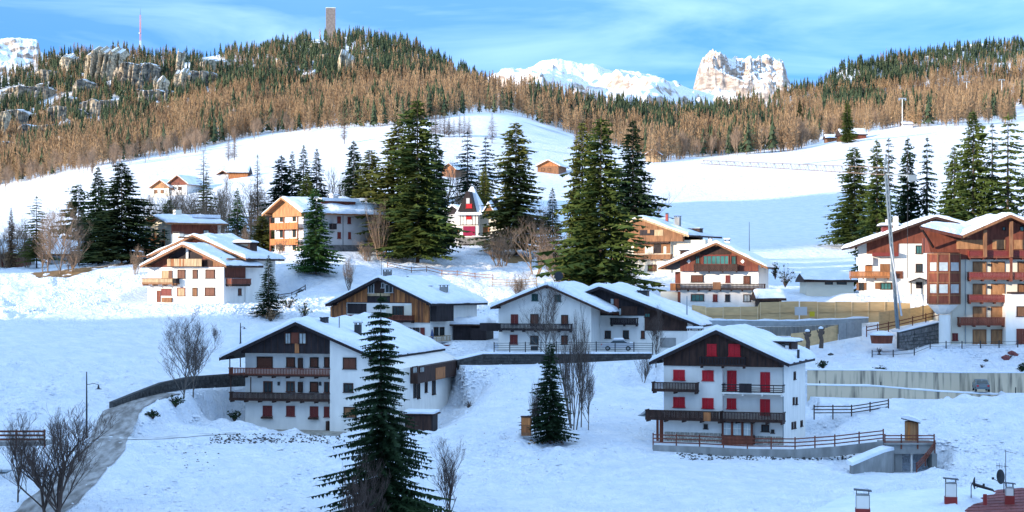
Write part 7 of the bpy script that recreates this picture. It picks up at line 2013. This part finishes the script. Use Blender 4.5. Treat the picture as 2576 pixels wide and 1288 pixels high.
for i, u in enumerate((2062, 2216, 2382, 2555)):
    p = P(u, 974 + (u - 2062)*.035, 217.5); p.z = ground(p.x, p.y); o = MB().tube([(0,0,-.3),(0,0,.7),(0,0,.78)], [.07,.07,.03], 7).build('bollard', M['darkmetal'], label=('dark bollard on the snowy path between the retaining walls, nearest the red-shuttered chalet', 'dark bollard between the retaining walls, second from the left', 'dark bollard between the retaining walls, third from the left', 'dark bollard right of the parked car below the long wall')[i], cat='bollard', group='bollards between the retaining walls'); o.location = p
for i, (u, v, w_) in enumerate(((2531, 901, .62), (2545, 889, .5), (2556, 893, .35), (2480, 908, .35), (2090, 893, .4), (2212, 892, .3))):
    p = G(u, v, 226); r_ = random.Random(i + 40); q = Vector((0, 0, 0))
    vs = [(math.cos(t)*w_*r_.uniform(.8, 1.2), math.sin(t)*w_*.8, z_*w_*r_.uniform(.8,1.1)) for z_ in (-.4, .35) for t in [k*1.047 for k in range(6)]] + [(0, 0, .75*w_)]
    fs = [(k, (k+1) % 6, (k+1) % 6 + 6, k+6) for k in range(6)] + [(k+6, (k+1) % 6 + 6, 12) for k in range(6)]
    o = MB().add(vs, fs).build('boulder', M['tile' if i < 3 else 'stonedark'], label=('largest dark red boulder on the snow bank at the right edge', 'dark red boulder just above the largest one at the right edge', 'smallest dark boulder by the two larger ones at the right edge', 'small dark rock left of the boulders near the right edge', 'flat dark rock poking out of the snow behind the red-shuttered chalet', 'small dark rock by the twiggy bush on the snow bank')[i], cat='boulder'); o.location = p

a = P(1018, 1078, 204); sh = empty('lean_to', a, math.radians(-10), 'dark flat lean-to with a snowy top, half behind the foreground spruce', 'shed')
MB().box((0, 0, -1), (3.2, 2.6, 1.55)).build('wall', M['blackwood'], sh); MB().box((-.25, -.3, 1.553), (3.5, 2.8, 1.68)).build('roof', M['darkwood'], sh); MB().slab([(-.2,-.25,1.92),(3.4,-.25,1.9),(3.4,2.7,2.0),(-.2,2.7,2.05)], .236).build('roof_snow', M['roofsnow'], sh)
for k in range(3): MB().box((.15 + k*1.0, -.04, -.2), (1.05 + k*1.0, -.003, 1.45)).build('door_panel', M['darkwood'], sh)
# ------------------------------------------------------------------ rubble strips, twigs in the snow, bushes
def rubble(U0, U1, V0, V1, n, s0, s1, label, m='stonedark', seed=1, ymin=150):
    r_ = random.Random(seed); mb = MB()
    for i in range(n):
        u, v = r_.uniform(U0, U1), r_.uniform(V0, V1); p = G(u, v, ymin); s_ = r_.uniform(s0, s1)
        base = [(1,0,0),(.3,.9,0),(-.8,.6,0),(-.9,-.5,0),(.2,-1,0),(0.1,0,.8),(-.3,.2,.7)]
        vs = [tuple(p + Vector((a*r_.uniform(.7,1.3), b*r_.uniform(.6,1.1), c*r_.uniform(.6,1.2)))*s_) for a, b, c in base]
        mb.add(vs, [(0,1,5),(1,2,6,5),(2,3,6),(3,4,5,6),(4,0,5)])
    return mb.build('rubble', M[m], label=label, cat='rubble', kind='stuff')
def shrub(U, V, w, h, label, y=None, m='twigdark', seed=0, leafy=None):
    p = G(U, V, 130) if y is None else P(U, V, y)
    r = empty('shrub', p, 0, label, 'shrub'); r_ = random.Random(seed + int(U)); tw = MB(); lf = MB()
    s_ = p.y / F; W_, H_ = w*s_/2, h*s_
    for i in range(34):
        a = r_.random()*6.28; R_ = r_.uniform(.2, 1); t = Vector((math.cos(a)*W_*R_, math.sin(a)*W_*R_*.7, H_*r_.uniform(.3, 1)*(1.1 - .4*R_)))
        tw.tube([(0,0,-.2), tuple(t*.5 + Vector((0,0,.1*H_))), tuple(t)], [.035,.02,.01], 3)
        for k in range(5 if leafy else 0):
            c = t*r_.uniform(.45, 1); q = [c + Vector((r_.uniform(-1,1), r_.uniform(-1,1), r_.uniform(-.8,.8)))*.22 for _ in range(3)]; lf.add([tuple(x) for x in q], [(0,1,2)])
    tw.build('twigs', M[m], r)
    if leafy: lf.build('leaves', M[leafy], r)
shrub(382, 1052, 44, 22, 'low dark juniper on the snow left of the side road', leafy='sprA')
shrub(440, 1022, 60, 34, 'dark bushes at the foot of the two bare trees above the road', leafy='sprA')
shrub(590, 1058, 40, 30, 'bush with snow at the left corner of the big white chalet', leafy='sprA', y=208)
shrub(1180, 1025, 34, 20, 'dead branch sticking out of the smooth snow right of the foreground spruce', m='twigdark')
shrub(2070, 926, 34, 22, 'snow-dusted bush at the left end of the long retaining wall', y=223.5, leafy='sprA')
shrub(2212, 888, 18, 18, 'small twiggy bush on the snow bank before the hotel'); shrub(2215, 938, 44, 20, 'low bush hanging over the long retaining wall', y=223.8, leafy='sprA'); shrub(2570, 935, 30, 26, 'dark bush at the right end of the long retaining wall', y=224.5, leafy='sprA')
shrub(2540, 900, 26, 12, 'dark twigs on the snow bank at the right edge'); shrub(1975, 720, 60, 60, 'dark snow-dusted shrub right of the gable chalet', y=268, leafy='sprA'); shrub(1950, 700, 30, 50, 'upright dark shrub behind the gable chalet corner', y=276, leafy='sprA')
shrub(682, 808, 50, 40, 'rusty brown bush below the small spruce', leafy='larch'); shrub(765, 800, 46, 50, 'grey-green frosty bush left of the plank-clad chalet', leafy='sprC'); shrub(725, 775, 70, 46, 'dark shrubs behind the small spruce', leafy='sprA')
shrub(2470, 925, 20, 10, 'little dark twigs above the middle of the retaining wall')
rubble(528, 868, 1092, 1116, 380, .05, .19, 'strip of dark rubble and snow below the big white chalet terrace', seed=2)
rubble(1700, 2150, 1140, 1158, 330, .06, .2, 'dark stones and leaves showing through the snow below the long fence', seed=3)
rubble(1760, 2120, 1132, 1140, 120, .06, .15, 'scattered gravel just under the long fence', seed=9)
rubble(1330, 1420, 1108, 1118, 60, .08, .2, 'litter of dark soil at the foot of the narrow spruce', m='drygrass', seed=5)
rubble(455, 560, 1135, 1180, 26, .04, .13, 'few dark stones on the snow bank right of the road', seed=6)
rubble(1400, 1900, 1010, 1090, 60, .04, .09, 'scattered twigs on the snow left of the red-shuttered chalet', seed=7, m='drygrass')
rubble(1040, 1500, 920, 1180, 110, .04, .08, 'tiny dark specks scattered over the central snow slope', seed=8, m='drygrass')
def clods(n, box, s0, s1, label, seed, thr):
    r_ = np.random.default_rng(seed); V_ = []; F_ = []; k = 0
    base = np.array([(1,0,-.2),(.3,.9,-.2),(-.8,.6,-.2),(-.9,-.5,-.2),(.2,-1,-.2),(.35,.1,.62),(-.35,.15,.55)]); fs = np.array([(0,1,5),(1,2,6),(1,6,5),(2,3,6),(3,4,6),(4,5,6),(4,0,5)])
    while k < n:
        u = r_.uniform(box[0], box[1]); v = r_.uniform(box[2], box[3])
        m_ = float(fbm(u/70 + seed, v/28, 3))
        if m_ < thr: continue
        p = G(u, v, 135)
        if min((Vector((q.x, q.y)) - Vector((p.x, p.y))).length - w*.5 for Wp, ws, _, _ in RL for q, w in zip(Wp[::3], ws[::3])) < .2: continue
        s_ = r_.uniform(s0, s1) ** 1.0; a = r_.random() * 6.28; c, d = math.cos(a), math.sin(a)
        b = base * (r_.uniform(.6, 1.25, base.shape)) * s_
        V_.append(np.stack([b[:,0]*c - b[:,1]*d + p.x, b[:,0]*d + b[:,1]*c + p.y, b[:,2] + p.z], 1)); F_.append(fs + 7*k); k += 1
    link('snow_clods', np_mesh('snow_clods', np.concatenate(V_), np.concatenate(F_), [M['roofsnow']], True), label=label, cat='snow clods', kind='stuff')
clods(5200, (-40, 2620, 1040, 1300), .08, .34, 'broken lumps of snow scattered over the front slope', 1, .02)
clods(2200, (-40, 1500, 900, 1040), .08, .30, 'broken lumps of snow on the slopes beside the big white chalet', 2, .06)
clods(1600, (-40, 620, 690, 790), .08, .32, 'trodden snow lumps on the sunlit slope at the left', 3, .04)
clods(900, (2040, 2620, 868, 932), .08, .34, 'snow lumps on the bank above the long retaining wall', 4, .0)
clods(700, (480, 800, 745, 800), .12, .5, 'ploughed snow heaps below the twin-roofed chalet', 5, -.1)
clods(900, (1140, 1260, 760, 890), .12, .5, 'ploughed snow heaps around the garage', 6, -.1)
# earth mound and bare soil
def patch(U0, U1, V0, V1, m, name, kind='structure', lift=.07, n=24, seed=0):
    vs = []; fs = []; k = 0
    c = G((U0+U1)/2, (V0+V1)/2, 200); rx = (U1-U0)/2*c.y/F; ya, yb_ = G((U0+U1)/2, V1, 200).y, G((U0+U1)/2, V0, 200).y; ry = max(.8, (yb_-ya)/2); cy = (ya+yb_)/2
    vs.append((c.x, cy, ground(c.x, cy) + lift))
    for rr_ in (.5, 1.0):
        for i in range(n):
            t = 6.283*i/n; q = rr_*(1 + .5*float(fbm(math.cos(t)*1.5 + seed, math.sin(t)*1.5, 3))); x, y_ = c.x + rx*q*math.cos(t), cy + ry*q*math.sin(t); vs.append((x, y_, ground(x, y_) + (lift if rr_ < 1 else lift*.5)))
    fs = [(0, 1+i, 1+(i+1) % n) for i in range(n)] + [(1+i, 1+n+i, 1+n+(i+1) % n, 1+(i+1) % n) for i in range(n)]
    MB().add(vs, fs).build(name, M[m], kind=kind)
patch(60, 240, 680, 697, 'drygrass', 'bare_soil', seed=2); patch(1240, 1340, 640, 662, 'drygrass', 'bare_soil', seed=4)
# people: figure on the plank chalet balcony is too small to read and is left to a plain blue stand-in shape
p = P(941.5, 876, 243.6); o = MB().tube([(0,0,-.9),(0,0,-.2),(0,0,.5),(0,0,1.3)], [.06,.16,.22,.05], 8).build('blue_shape', mat('blue_cloth', (.06,.09,.2), .8), label='unclear blue shape on the right balcony of the plank-clad chalet', cat='parasol'); o.location = P(1087, 853, 240.2)
